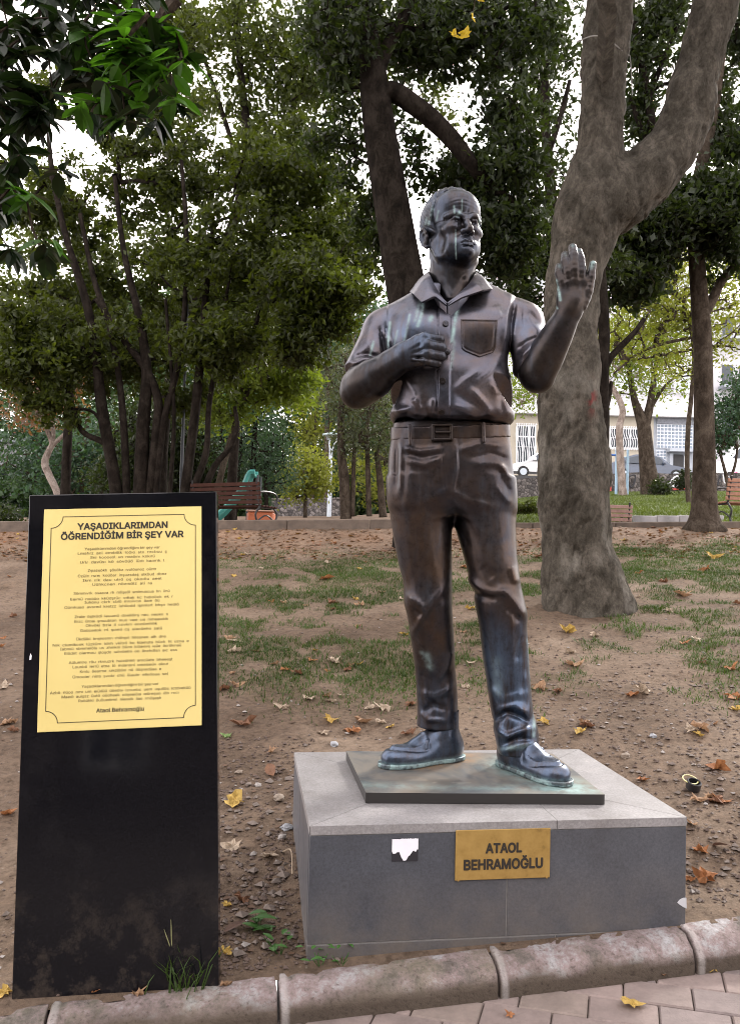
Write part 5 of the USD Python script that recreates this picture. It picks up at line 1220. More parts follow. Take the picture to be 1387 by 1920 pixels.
pl = obj('poem_plate', chamfer_box((A[0], A[1], 0.0006), (B[0], B[1], 0.0032), 0.0008, sM), gold, tablet)
zz = 0.0031
Z3 = lambda x, y: tab_uv(20 + x / 3.302, 900 + y / 3.302)
def arc(c, r, a0, a1, n=9): return [(c[0] + r * math.cos(t), c[1] + r * math.sin(t)) for t in np.linspace(a0, a1, n)]
L, Tp = Z3(240, 500)[0], Z3(690, 219)[1]; L = A[0] + 0.033; R = B[0] - 0.020
Lx, Rx, By, Ty = A[0] + 0.0245, B[0] - 0.0195, A[1] + 0.0265, B[1] - 0.026
rc = 0.037
ring = arc((Lx, By), rc, math.pi / 2, 0) + arc((Rx, By), rc, math.pi, math.pi / 2) + arc((Rx, Ty), rc, 1.5 * math.pi, math.pi) + arc((Lx, Ty), rc, 2 * math.pi, 1.5 * math.pi)
from shapely.geometry import LinearRing
e = trimesh.creation.extrude_polygon(LinearRing(ring).buffer(0.0011), 0.0006, engine='earcut'); e.apply_translation((0, 0, zz)); e.apply_transform(sM)
ink2 = plain('printed_black', (0.018, 0.014, 0.008), 0.5, 0.1)
ink3 = plain('printed_brown', (0.075, 0.052, 0.020), 0.5, 0.1)
obj('border_line', e, ink2, pl)
def line_px(text, xL, xR, ymid, capz, bold, fat=0.0):
    a, b = Z3(xL, ymid), Z3(xR, ymid)
    h = capz / 3.302 / FPX * 2.5
    return lettering(text, a[0], b[0], (a[1] + b[1]) / 2 - h / 2, h, sM, None, None, zz, bold, depth=0.0005, fat=fat)
obj('heading', [line_px('YAŞADIKLARIMDAN', 416, 972, 283, 41, True, .0006), line_px('ÖĞRENDİĞİM BİR ŞEY VAR', 314, 1070, 343, 41, True, .0006)], ink2, pl)
ext = [(422, 460, 925), (449, 418, 968), (476, 495, 893), (504, 432, 953), (556, 480, 903), (588, 418, 965), (616, 448, 936), (643, 508, 875), (695, 392, 985), (730, 372, 1006), (752, 459, 922), (780, 335, 1042),
       (839, 398, 975), (868, 397, 976), (895, 467, 908), (925, 435, 938), (977, 408, 962), (1010, 263, 1104), (1035, 309, 1057), (1063, 335, 1031), (1120, 362, 1003), (1148, 386, 977), (1178, 431, 933), (1210, 386, 975),
       (1270, 441, 916), (1302, 246, 1114), (1330, 318, 1040), (1358, 422, 932)]
# the small verses are below the size that can be read in the picture: lines of small type with the plate's own line lengths
tr = random.Random(5)
def small_type(n):
    s, c = '', 0
    while len(s) < n:
        w = ''.join(tr.choice('bcdhklmnrstvznmrlkş' if (i + tr.randint(0, 1)) % 2 else 'aeıioöuü') for i in range(tr.choice([2, 3, 4, 5, 6, 7, 8, 9])))
        s += w + '  '
    return s[:n].strip()
for q in range(7):
    ms = []
    for r in range(4):
        y, a, b = ext[q * 4 + r]
        s = 'Yaşadıklarımdan öğrendiğim bir şey var' if q in (0, 6) and r == 0 else small_type(int((b - a) / 12.0)).capitalize()
        ms.append(line_px(s, a, b, y, 17, False))
    obj('verse', ms, ink3, pl)
obj('signature', line_px('Ataol Behramoğlu', 531, 827, 1422, 25, True), ink2, pl)
a = tab_uv(57, 1232)
e = trimesh.creation.extrude_polygon(Polygon([(a[0] - .003, a[1] - .01), (a[0] + .003, a[1] - .008), (a[0] + .004, a[1] + .003), (a[0], a[1] + .012), (a[0] - .002, a[1] + .002)]), 0.0006, engine='earcut'); e.apply_transform(sM)
obj('paint_fleck', e, wht, tablet, label='small white fleck on the left edge')
# ---------------------------------------------------------------- bronze statue, sculpted as distance fields
def bronze(name, base, brown, rough):
    return mat(name, {
        'g': ('geometry', {}), 'n': ('noise_texture', {'scale': 5.5, 'detail': 6, 'roughness': 0.62, 'distortion': 0.6}),
        'r': ('rgb_ramp', {'ramp': [(0.34, base), (0.52, tuple((np.array(base) + np.array(brown)) / 2)), (0.66, brown)]}),
        'mp': ('mapping', {'scale': (16, 16, 2.2)}), 'n2': ('noise_texture', {'scale': 1.6, 'detail': 7, 'roughness': 0.7}),
        'r2': ('rgb_ramp', {'ramp': [(0.50, (0, 0, 0)), (0.72, (0.26, 0.26, 0.26))]}), 'wash': ('mix_color', {'b': (0.095, 0.115, 0.145)}),
        'bl': ('attribute', {'attribute': 'blue'}), 'blm': ('mix_color', {'b': (0.080, 0.110, 0.165)}), 'bln': ('math', {'math_type': 'multiply'}), 'blr': ('map_range', {'from_min': 0.36, 'from_max': 0.56, 'clamp': True}),
        'pt': ('attribute', {'attribute': 'patina'}), 'pm': ('mix_color', {'b': (0.32, 0.47, 0.46)}),
        'n3': ('noise_texture', {'scale': 30, 'detail': 5, 'roughness': 0.7}), 'nn': ('map_range', {'from_min': 0.3, 'from_max': 0.6, 'clamp': True}), 'pf': ('math', {'math_type': 'multiply'}),
        'rr': ('map_range', {'from_min': 0.3, 'from_max': 0.7, 'to_min': rough - 0.08, 'to_max': rough + 0.10}), 'rp': ('mix_float', {'b': 0.85}),
        'mt': ('mix_float', {'a': 0.95, 'b': 0.0}),
        'bm': ('bump', {'strength': 0.10, 'distance': 0.004}), 'p': ('principled_bsdf', {'specular_ior_level': 0.5})},
        [('g.position', 'n.vector'), ('g.position', 'n3.vector'), ('g.position', 'mp.vector'), ('mp.vector', 'n2.vector'), ('n.fac', 'r.fac'), ('n2.fac', 'r2.fac'), ('r2.color', 'wash.fac'), ('r.color', 'wash.a'),
         ('pt.fac', 'pf.value1'), ('n3.fac', 'nn.value'), ('nn.result', 'pf.value2'), ('wash.result', 'blm.a'), ('bl.fac', 'bln.value1'), ('n2.fac', 'blr.value'), ('blr.result', 'bln.value2'), ('bln.value', 'blm.fac'), ('blm.result', 'pm.a'), ('pf.value', 'pm.fac'), ('pm.result', 'p.base_color'),
         ('n3.fac', 'rr.value'), ('rr.result', 'rp.a'), ('pf.value', 'rp.fac'), ('rp.result', 'p.roughness'), ('pf.value', 'mt.fac'), ('mt.result', 'p.metallic'), ('n3.fac', 'bm.height'), ('bm.normal', 'p.normal')])
bz_shirt = bronze('bronze_shirt', (0.080, 0.084, 0.110), (0.110, 0.086, 0.080), 0.32)
bz_skin = bronze('bronze_skin', (0.026, 0.025, 0.028), (0.052, 0.040, 0.033), 0.34)
bz_hair = bronze('bronze_hair', (0.030, 0.031, 0.036), (0.055, 0.046, 0.042), 0.42)
bz_trou = bronze('bronze_trousers', (0.036, 0.035, 0.042), (0.072, 0.050, 0.038), 0.34)
bz_shoe = bronze('bronze_shoes', (0.060, 0.072, 0.098), (0.078, 0.070, 0.074), 0.31)
statue = thing('bronze_statue', 'bronze statue of a man in shirt and trousers, hand raised, standing on the plinth', 'statue', (0.40, SY, PT + 0.04))
def drips(v, lines):
    'patina weight per vertex from streaks given in photo pixels'
    q = project(v); out = np.zeros(len(v))
    for pts, w, a in lines:
        e, t = seg_dist(q[:, 0], q[:, 1], pts)
        out = np.maximum(out, a * np.exp(-(e / w) ** 2))
    return np.where(v[:, 1] < SY + 0.05, out, 0)
def bluish(v):
    'bluish weathering: strong on the lower half of the forward leg, some on the chest and shoulder'
    q = project(v)
    leg = _sm(1130, 1230, q[:, 1]) * _sm(880, 905, q[:, 0]) * .95 + _sm(1240, 1330, q[:, 1]) * (q[:, 0] < 880) * .45
    chest = np.exp(-((q[:, 0] - 770) / 60) ** 2 - ((q[:, 1] - 625) / 50) ** 2) * .7 + np.exp(-((q[:, 0] - 985) / 30) ** 2 - ((q[:, 1] - 620) / 45) ** 2) * .4
    head = _sm(515, 480, q[:, 1]) * (q[:, 0] < 935) * .32
    return np.clip(np.where(q[:, 1] > 800, leg, np.maximum(chest, head)), 0, 1)
def bpart(name, F, m, parent=None, lines=(), **k):
    v, f = F.mesh() if isinstance(F, Field) else F
    return obj(name, (v, f), m, parent or statue, smooth=True, prim={'patina': drips(v, lines), 'blue': bluish(v)}, **k)

# --- trousers
zr = lambda row, dy=0.0: S(850, row, dy)[2]
def sec(row, l, r, ry, dy=0.0):
    a, b = S(l, row, dy), S(r, row, dy)
    return (float((a + b)[2] / 2), float((a + b)[0] / 2), SY + dy, float(b[0] - a[0]) / 2, ry)
T_ = Field((-0.02, SY - 0.30, PT + 0.02), (0.78, SY + 0.30, 1.95), 0.0056)
hip = [(790, 738, 952, .128, 0), (815, 735, 954, .132, 0), (850, 729, 958, .142, 0.0), (885, 727, 961, .150, .005), (920, 728, 963, .150, .01), (950, 733, 962, .140, .015), (968, 752, 950, .11, .02)]
T_.loft([sec(*h) for h in hip], p=2.35)
legR = [(900, 729, 838, .125, .01), (950, 730, 846, .130, .015), (1000, 736, 846, .122, .02), (1050, 745, 847, .112, .02), (1100, 756, 847, .104, .015), (1130, 757, 847, .104, .01), (1155, 763, 848, .098, .02), (1200, 770, 851, .092, .045),
        (1250, 777, 853, .088, .07), (1300, 781, 857, .086, .085), (1330, 782, 858, .088, .09), (1362, 781, 860, .090, .095)]
legL = [(900, 850, 962, .125, .01), (950, 848, 965, .130, .01), (1000, 857, 966, .122, 0.0), (1050, 871, 969, .112, -.02), (1100, 884, 976, .106, -.035), (1140, 892, 985, .104, -.04), (1180, 899, 987, .098, -.03), (1230, 905, 990, .094, -.015),
        (1290, 914, 993, .090, -.005), (1330, 920, 997, .092, -.01), (1370, 926, 1008, .097, -.02), (1414, 935, 1006, .096, -.03)]
for L in (legR, legL): T_.loft([sec(*h) for h in L], k=0.03, p=2.15)
U, V = T_.image_xy()
front = _sm(SY + 0.16, SY - 0.02, T_.ax[1])[None, :, None]
side = 1.0
for pts, a, w in [
    # knees
    ([(868, 1078), (893, 1100), (921, 1112), (962, 1108)], 5, 9), ([(875, 1100), (900, 1117), (935, 1124)], -5, 7), ([(935, 1100), (965, 1128), (985, 1160)], 6, 9), ([(950, 1140), (975, 1165)], -4, 8), ([(958, 1060), (968, 1095)], 5, 8), ([(905, 1060), (925, 1085)], -3, 12),
    ([(960, 1150), (960, 1215), (963, 1260)], 4, 5), ([(975, 1190), (968, 1240)], -3, 7), ([(925, 1155), (940, 1240)], 2.5, 14),
    ([(768, 1118), (783, 1130), (797, 1148)], 5, 7), ([(797, 1148), (785, 1170), (772, 1190)], 4, 7), ([(776, 1140), (790, 1155)], -5, 6), ([(835, 1100), (812, 1125), (800, 1145)], 3, 9), ([(820, 1130), (800, 1170)], -3, 8),
    # thighs, crotch, waist
    ([(790, 900), (800, 1000), (815, 1090)], 2.5, 12), ([(770, 870), (762, 960)], 2, 10), ([(745, 830), (742, 920)], -3, 5), ([(752, 820), (750, 930)], 3, 5),
    ([(756, 838), (785, 846), (825, 842)], 4, 6), ([(760, 862), (795, 872), (830, 858)], 3.5, 7), ([(758, 850), (790, 858), (828, 850)], -3, 5), ([(856, 846), (900, 832), (945, 835)], 3, 7), ([(880, 858), (920, 850), (952, 862)], -3, 6), ([(890, 870), (930, 868), (955, 885)], 3, 7),
    ([(846, 920), (880, 940), (925, 950)], 3.5, 7), ([(850, 935), (880, 965), (905, 1010)], 3, 8), ([(845, 945), (862, 980), (880, 1030)], -3, 7), ([(840, 915), (815, 935), (790, 940)], 2.5, 8),
    ([(938, 870), (958, 900)], 3, 6), ([(935, 890), (957, 925)], -3, 6), ([(928, 910), (957, 945)], 3, 7),
    # fly
    ([(853, 822), (856, 880), (848, 925)], 2.5, 4), ([(829, 822), (831, 880), (836, 930)], -2, 3), ([(860, 822), (862, 880), (854, 920)], -2, 3),
    # hems
    ([(795, 1335), (812, 1322), (838, 1330)], -6, 8), ([(788, 1300), (815, 1306), (850, 1290)], 5, 9), ([(787, 1335), (800, 1350), (835, 1352)], 5, 6), ([(815, 1280), (840, 1250), (850, 1220)], 3, 8), ([(790, 1260), (815, 1280)], -2.5, 9),
    ([(926, 1352), (950, 1335), (975, 1345), (992, 1358)], -8, 8), ([(928, 1366), (950, 1382), (975, 1372), (998, 1364)], 7, 7), ([(940, 1330), (965, 1322), (990, 1338)], 6, 7), ([(940, 1398), (970, 1385), (1000, 1388)], -4, 6), ([(938, 1410), (970, 1400), (1004, 1392)], 4, 6),
    ([(915, 1290), (945, 1310), (985, 1300)], 3.5, 9), ([(985, 1260), (995, 1340)], 3, 7), ([(930, 1250), (945, 1300)], 2, 9)]:
    fold(T_, U, V, front, pts, a * .82, w * .85)
# hems cut level with a small shoe break
hR, hL = zr(1357, .09), zr(1408, -.03)
Xg = T_.ax[0][:, None, None]; Zg = T_.ax[2][None, None, :]; Yg = T_.ax[1][None, :, None]
xm = S(880, 1380)[0]
T_.d = np.maximum(T_.d, np.where(Xg < xm, hR - 0.036 - Zg - (Yg - SY - .09) * 0.22, hL - 0.016 - Zg - (Yg - SY) * 0.15)).astype(np.float32)
T_.clip_z(zr(796), 'below')
pat = [([(1000, 1380), (1003, 1330), (994, 1250), (990, 1200)], 3, 0.5), ([(800, 1230), (806, 1250)], 7, .35), ([(790, 1222), (797, 1240)], 4, .3), ([(930, 1240), (935, 1300)], 9, .18), ([(938, 1405), (1004, 1400)], 5, .35)]
trousers = bpart('trousers', T_, bz_trou, lines=pat)
for px, row in ((768, 816), (906, 811)):
    L = Field(S(px - 12, row + 26, -.2), S(px + 12, row - 26, -.08), 0.003)
    def yfront(px, row):
        d = np.array([0, 1, 0.]); return SY - 0.143
    L.cone(S(px, row - 18, -0.136), S(px + 1, row + 17, -0.142), 0.007, 0.007, flat=((0, 1, 0), 0.8))
    bpart('belt_loop', L, bz_trou, trousers)

# --- belt
B_ = Field((0.05, SY - 0.20, zr(840)), (0.66, SY + 0.20, zr(780)), 0.004)
B_.loft([sec(790, 734, 955, .1385, 0), sec(800, 733, 955, .1385, 0), sec(820, 732, 956, .1385, 0), sec(832, 732, 956, .1385, 0)], p=2.35)
Ub, Vb = B_.image_xy()
mid = 810 - (Ub - 845) * 0.030
B_.d = np.maximum(B_.d, ((np.abs(Vb - mid) - 12.5) * PX)).astype(np.float32)
belt = bpart('belt', B_, bz_trou)
K = Field(S(800, 835, -.2), S(862, 790, -.09), 0.0022)
for a, b in (((811, 797), (846, 796)), ((846, 796), (846, 823)), ((846, 823), (811, 824)), ((811, 824), (811, 797)), ((818, 810), (846, 810))):
    K.cone(S(*a, -.143), S(*b, -.143), 0.0062, 0.0062)
bpart('buckle', K, bz_skin, belt)

# --- shirt
H_ = Field((-0.16, SY - 0.34, zr(806)), (0.86, SY + 0.24, zr(520)), 0.0047)
tor = [(796, 738, 954, .150, -.005), (788, 732, 961, .168, -.012), (775, 730, 963, .178, -.018), (750, 732, 961, .180, -.02), (715, 732, 957, .178, -.02), (680, 733, 954, .172, -.012), (645, 733, 955, .165, -.005), (610, 735, 957, .150, .005), (585, 752, 950, .125, .015), (565, 785, 920, .098, .02), (548, 800, 902, .082, .02)]
H_.loft([sec(*h) for h in tor], p=2.45)
# shoulders and yoke
H_.cone(S(812, 578, .02), S(722, 622, .02), .098, .088, k=0.06)
H_.cone(S(895, 572, .02), S(978, 606, .02), .098, .084, k=0.06)
H_.ell(S(795, 630, -.07), (.13, .10, .11), k=0.05); H_.ell(S(900, 628, -.07), (.13, .10, .11), k=0.05)
# sleeves
eR, wR = S(674, 728, -.05), S(758, 668, -.225)
eL, wL = S(1006, 697, -.10), S(1063, 592, -.185)
H_.cone(S(722, 622, .02), S(683, 702, -.035), .088, .086, k=0.03)
H_.cone(S(978, 608, .02), S(1000, 680, -.075), .086, .084, k=0.03)
def cut_end(F, p, n):
    'removes what lies beyond the plane at p along n, within reach of p'
    p, n = np.array(p), norm(n)
    X, Y, Z = F.ax[0][:, None, None] - p[0], F.ax[1][None, :, None] - p[1], F.ax[2][None, None, :] - p[2]
    near = np.sqrt(X * X + Y * Y + Z * Z) < 0.19
    e = X * n[0] + Y * n[1] + Z * n[2]
    F.d = np.where(near, np.maximum(F.d, e), F.d).astype(np.float32)
cut_end(H_, S(678, 703, -.04), eR - S(722, 622, .02) + np.array([-0.03, -0.04, -0.02]))
cut_end(H_, S(1000, 688, -.095), np.array([0.45, -0.62, -0.62]))
U, V = H_.image_xy()
front = _sm(SY + 0.10, SY - 0.04, H_.ax[1])[None, :, None]
for pts, a, w in [
    ([(966, 560), (958, 605), (955, 650), (957, 700)], -7, 6), ([(957, 552), (949, 600), (946, 650)], 3, 7), ([(975, 552), (990, 548)], 2, 8),
    ([(726, 600), (722, 650), (728, 690)], -4, 7), ([(718, 618), (727, 640), (729, 660)], 6, 5), ([(712, 615), (718, 650), (722, 672)], -5, 4),
    ([(655, 690), (680, 672), (715, 676)], 5, 6), ([(665, 668), (690, 664), (712, 672)], -5, 6), ([(690, 640), (700, 665)], 3, 6), ([(700, 600), (690, 640), (680, 660)], 2.5, 8),
    ([(985, 690), (1000, 665), (1025, 640)], 3.5, 6), ([(975, 670), (995, 650), (1015, 640)], 3.5, 6), ([(972, 655), (990, 640), (1010, 632)], -4, 6), ([(980, 700), (992, 680)], -3, 6), ([(985, 590), (1000, 610), (1012, 622)], 2.5, 7), ([(992, 585), (1008, 605)], -2, 6),
    # blouse over the belt
    ([(738, 772), (765, 768), (782, 780)], 5, 8), ([(742, 790), (762, 782), (778, 792)], -7, 7), ([(790, 750), (800, 775), (805, 792)], -4, 7), ([(775, 745), (790, 770)], 3, 8), ([(812, 745), (808, 780)], 3, 6),
    ([(850, 735), (880, 752), (915, 770)], -3.5, 10), ([(880, 725), (905, 755), (925, 785)], 3.5, 8), ([(848, 760), (875, 772), (900, 792)], 3.5, 8), ([(920, 715), (940, 750), (955, 785)], 3, 9), ([(935, 735), (945, 775)], -3, 7),
    ([(752, 700), (775, 730), (790, 760)], 2.5, 9), ([(905, 690), (870, 715), (850, 735)], 3, 8), ([(940, 670), (915, 700), (885, 720)], 2.5, 8), ([(880, 790), (930, 782)], -3, 6),
    ([(770, 575), (762, 610), (760, 640)], 2, 8), ([(930, 570), (938, 600)], 2, 8)]:
    fold(H_, U, V, front, pts, a, w * .85)
# placket: a raised strip with sharp edges
fx = front * np.clip((V - 566) / 4, 0, 1)
cl = 834 - 0.012 * (V - 570)
H_.d -= (0.0050 * np.clip((12 - np.abs(U - cl)) / 1.6, 0, 1) * fx).astype(np.float32)
H_.d += (0.0045 * np.exp(-((U - cl + 13) / 1.8) ** 2) * fx).astype(np.float32)
H_.d += (0.0025 * np.exp(-((U - cl - 13) / 1.8) ** 2) * fx).astype(np.float32)
# neck opening
H_.cone(S(836, 572, -.135), S(850, 545, -.02), .016, .068, k=0.012, op='cut')
H_.clip_z(zr(797), 'above')
pat = [([(731, 605), (727, 640), (729, 668)], 2.5, .75), ([(795, 545), (790, 590), (783, 610)], 3, .7), ([(858, 572), (853, 600), (847, 640)], 3, .9), ([(859, 570), (856, 582)], 4.5, .9), ([(808, 595), (807, 598)], 4, .8), ([(768, 590), (762, 620), (756, 648)], 2, .5),
       ([(745, 620), (738, 650)], 2, .4), ([(700, 640), (694, 665)], 2.2, .7), ([(790, 555), (778, 600)], 3, .4), ([(851, 640), (846, 690)], 3, .3)]
shirt_grid = H_
shirt = bpart('shirt', H_, bz_shirt, lines=pat)
from scipy.interpolate import RegularGridInterpolator
_sh = RegularGridInterpolator(H_.ax, H_.d, bounds_error=False, fill_value=1.0)
def on_shirt(px, py, lift=0.0):
    'where the pixel ray meets the shirt, and the outward normal'
    ts = np.linspace(SY - 0.34, SY + 0.1, 500); P = np.array([at(px, py, t) for t in ts])
    k = np.nonzero(_sh(P) < 0)[0]
    p = P[k[0]] if len(k) else at(px, py, SY - 0.15)
    e = 0.006; n = norm([_sh(p + [e, 0, 0])[0] - _sh(p - [e, 0, 0])[0], _sh(p + [0, e, 0])[0] - _sh(p - [0, e, 0])[0], _sh(p + [0, 0, e])[0] - _sh(p - [0, 0, e])[0]])
    return p + n * lift, n
for px, py in ((835, 607), (829.5, 714), (828, 772), (838, 574)):
    p, n = on_shirt(px, py)
    K = Field(p - 0.02, p + 0.02, 0.0013)
    K.ell(p + n * 0.003, (.0125, .0125, .0125)); t = norm(np.cross(n, [0, 0, 1])); w = np.cross(n, t)
    X, Y, Z = K.ax[0][:, None, None] - p[0], K.ax[1][None, :, None] - p[1], K.ax[2][None, None, :] - p[2]
    e = X * n[0] + Y * n[1] + Z * n[2]
    K.d = np.maximum(K.d, np.abs(e - 0.002) - 0.004).astype(np.float32)
    for a in (-1, 1): K.cone(p + t * 0.0035 * a + n * 0.004, p + t * 0.0035 * a + n * 0.01, 0.0013, 0.0013, op='cut')
    bpart('button', K, bz_skin, shirt)
# breast pocket: follows the shirt, 5 mm proud, with a stitched rim
pocket_px = [(863, 598), (933, 599), (929, 652), (924, 661), (899, 669), (872, 658), (865, 652)]
K = Field(S(855, 680, -.26), S(942, 590, -.06), 0.0022)
Uk, Vk = K.image_xy()
g3 = np.stack(np.broadcast_arrays(K.ax[0][:, None, None], K.ax[1][None, :, None], K.ax[2][None, None, :]), -1)
base_d = _sh(g3.reshape(-1, 3)).reshape(g3.shape[:3])
poly = np.array(pocket_px, float)
ins = np.full(Uk.shape, -1e9)
for i in range(len(poly)):
    a, b = poly[i], poly[(i + 1) % len(poly)]
    nrm = np.array([b[1] - a[1], -(b[0] - a[0])]); nrm /= np.linalg.norm(nrm)
    ins = np.maximum(ins, (Uk - a[0]) * nrm[0] + (Vk - a[1]) * nrm[1])
rim = 0.0022 * np.exp(-((ins + 4.0) / 1.7) ** 2)
K.d = np.maximum(base_d - 0.0042 + rim, ins * PX * 0.8).astype(np.float32)
bpart('pocket', K, bz_trou, shirt, label='browner breast pocket on the shirt front')

# --- collar: a folded band, lofted from a fold line and a leaf edge
def C(px, py, dy): return S(px, py, dy)
foldl = [C(838, 571, -.165), C(824, 553, -.15), C(812, 532, -.115), C(806, 518, -.07), C(804, 512, -.01), C(815, 505, .07), C(846, 503, .10), C(878, 505, .07), C(891, 511, -.01), C(890, 516, -.06), C(880, 532, -.115), C(860, 552, -.15), C(839, 571, -.167)]
leaf = [C(837, 573, -.172), C(815, 556, -.185), C(791, 567, -.175), C(776, 552, -.11), C(770, 546, -.02), C(790, 536, .10), C(846, 532, .145), C(900, 535, .10), C(918, 541, -.02), C(921, 542, -.11), C(905, 545, -.165), C(866, 558, -.180), C(840, 573, -.174)]
foldl, leaf = np.array(foldl), np.array(leaf)
def dense(p, n=90):
    # straight between neighbours near the points, smooth round the back
    L_ = np.r_[0, np.cumsum(np.linalg.norm(np.diff(p, axis=0), axis=1))]; t = np.linspace(0, L_[-1], n)
    i_ = np.linspace(0, len(p) - 1, n)
    lin_ = np.stack([np.interp(i_, np.arange(len(p)), p[:, k]) for k in range(3)], 1)
    w_b = np.clip((np.minimum(i_, len(p) - 1 - i_) - 2.4) / 1.2, 0, 1)[:, None]
    return lin_ * (1 - w_b) + spline(p, n) * w_b
fl_, lf_ = dense(foldl), dense(leaf)
rows_ = []
ctr = C(848, 545, .0)
for t in np.linspace(0, 1, 7):
    q = fl_ * (1 - t) + lf_ * t
    out = q - ctr; out[:, 2] = 0; out /= np.linalg.norm(out, axis=1, keepdims=True)
    q = q + out * (0.012 * math.sin(math.pi * min(1, t * 1.2) ** 0.8) * .45) + np.array([0, 0, 0.006 * math.sin(math.pi * t)])
    rows_.append(q)
rows_ = np.array(rows_)
def sheet(rows, th):
    m, n = rows.shape[:2]
    du, dv = np.gradient(rows, axis=1), np.gradient(rows, axis=0)
    nn = np.cross(du, dv); nn /= np.maximum(np.linalg.norm(nn, axis=2, keepdims=True), 1e-9)
    if (nn * (rows - ctr)).sum() < 0: nn = -nn
    v = np.concatenate([(rows + nn * th / 2).reshape(-1, 3), (rows - nn * th / 2).reshape(-1, 3)])
    i = np.arange(m - 1)[:, None] * n + np.arange(n - 1)
    a, b, c, d = i.ravel(), i.ravel() + 1, i.ravel() + n + 1, i.ravel() + n
    F = [np.stack([a, b, c], 1), np.stack([a, c, d], 1), np.stack([a, c, b], 1) + m * n, np.stack([a, d, c], 1) + m * n]
    loop = np.concatenate([np.arange(n), np.arange(1, m) * n + n - 1, (m - 1) * n + np.arange(n - 2, -1, -1), np.arange(m - 2, 0, -1) * n])
    nx = np.roll(loop, -1)
    F += [np.stack([loop, loop + m * n, nx], 1), np.stack([nx, loop + m * n, nx + m * n], 1)]
    return v, np.vstack(F)
v, f = sheet(rows_, 0.0075)
collar = obj('collar', (v, f), bz_shirt, shirt, smooth=50)
# inner stand of the collar
rows2 = np.array([fl_ * (1 - t) + (fl_ + (ctr - fl_) * np.array([0.10, 0.10, 0]) - np.array([0, 0, 0.055])) * t for t in np.linspace(0, 1, 4)])
v, f = sheet(rows2, 0.006)
obj('collar_stand', (v, f), bz_shirt, shirt, smooth=50)

# --- body: head, neck, arms and hands, one continuous figure through the shirt
BD = Field((-0.16, SY - 0.36, zr(800)), (0.90, SY + 0.20, zr(490)), 0.0060)
fine = BD
def bent_arm(F):
    F.chain([S(722, 622, .02), eR + [0.004, 0, 0.006]], [.062, .074], k=0.02)
    F.cone(eR, S(700, 712, -.115), .076, .074, k=0.02); F.cone(S(690, 714, -.10), wR, .070, .047, k=0.03)
    F.ell(eR + np.array([-0.018, .01, -0.022]), (.055, .058, .055), k=0.02)
    F.cone(S(712, 690, -.13), S(752, 660, -.215), .032, .028, k=0.03)
def raised_arm(F):
    F.chain([S(978, 608, .02), eL], [.062, .072], k=0.02)
    A_ = spline(np.array([eL, S(1022, 668, -.125), S(1044, 628, -.160), wL, S(1073, 570, -.195)]), 17)
    F.chain(list(A_), list(np.interp(np.linspace(0, 4, 17), [0, 1, 2, 3, 4], [.071, .069, .057, .043, .040])), k=0.012)
    F.ell(S(1010, 716, -.09), (.048, .05, .040), k=0.03)
bent_arm(BD); raised_arm(BD)
# torso core joins the limbs
BD.cone(S(722, 622, .03), S(978, 608, .03), .06, .06, k=0.03); BD.cone(S(850, 560, .03), S(848, 740, .0), .09, .09, k=0.03)
# neck
BD.cone(S(846, 480, .015), S(850, 575, .025), .088, .100, k=0.03)
HC = S(849, 432, -.005)
hy, hp = math.radians(19), math.radians(5)
fx_ = np.array([math.cos(hy), math.sin(hy), 0])                     # subject's left = picture right
fv_ = np.array([math.sin(hy) * math.cos(hp), -math.cos(hy) * math.cos(hp), math.sin(hp)])
fw_ = np.cross(fv_, fx_); fw_ = fw_ if fw_[2] > 0 else -fw_
HM = np.stack([fx_, fv_, fw_], 1)
HS = 1.10
HSC = np.array([1.14, 1.07, 1.0])
def wmap(w): return float(np.interp(w, [-.17, -.118, -.078, -.05, 0, .03, .06, .2], [-.17, -.128, -.103, -.061, -.011, .022, .06, .2]))
def jaw(w): return float(np.interp(w, [-.13, -.045], [.90, 1.0]))
def Hd(u, v, w): return HC + HM @ (np.array([u * jaw(w), v, wmap(w)]) * HSC * HS)
def hell(c, r, k=0.0, op='add', F=None, M=None): (F or HD).ell(Hd(*c), np.array(r) * np.array([jaw(c[2]), 1, 1]) * HS * (HSC if M is None else 1.08), k, op, HM if M is None else HM @ M)
def hcone(a, b, ra, rb, k=0.0, op='add', F=None): (F or HD).cone(Hd(*a), Hd(*b), ra * HS * 1.04, rb * HS * 1.04, k, op)
def hchain(pts, rs, k=0.0, op='add', mirror=True):
    for sgn in ((1, -1) if mirror else (1,)):
        for i in range(len(pts) - 1):
            a, b = pts[i], pts[i + 1]
            hcone((a[0] * sgn, a[1], a[2]), (b[0] * sgn, b[1], b[2]), rs[i], rs[i + 1], k, op)
HD = Field(HC - [0.17, 0.20, 0.305], HC + [0.17, 0.20, 0.185], 0.0026)
# cranium, face block, jaw
hell((0, -.022, .048), (.086, .108, .093)); hell((0, .020, .052), (.076, .078, .076), .03); hell((0, .028, -.030), (.068, .070, .080), .03); hell((0, .045, -.082), (.050, .050, .042), .035)
hchain([(.070, -.012, -.045), (.058, .030, -.088), (.022, .075, -.112)], [.016, .020, .022], .03)
hell((0, .028, .070), (.070, .070, .062), .03)
hcone((0, .015, -.10), (0, -.03, -.17), .046, .066, .03)           # throat
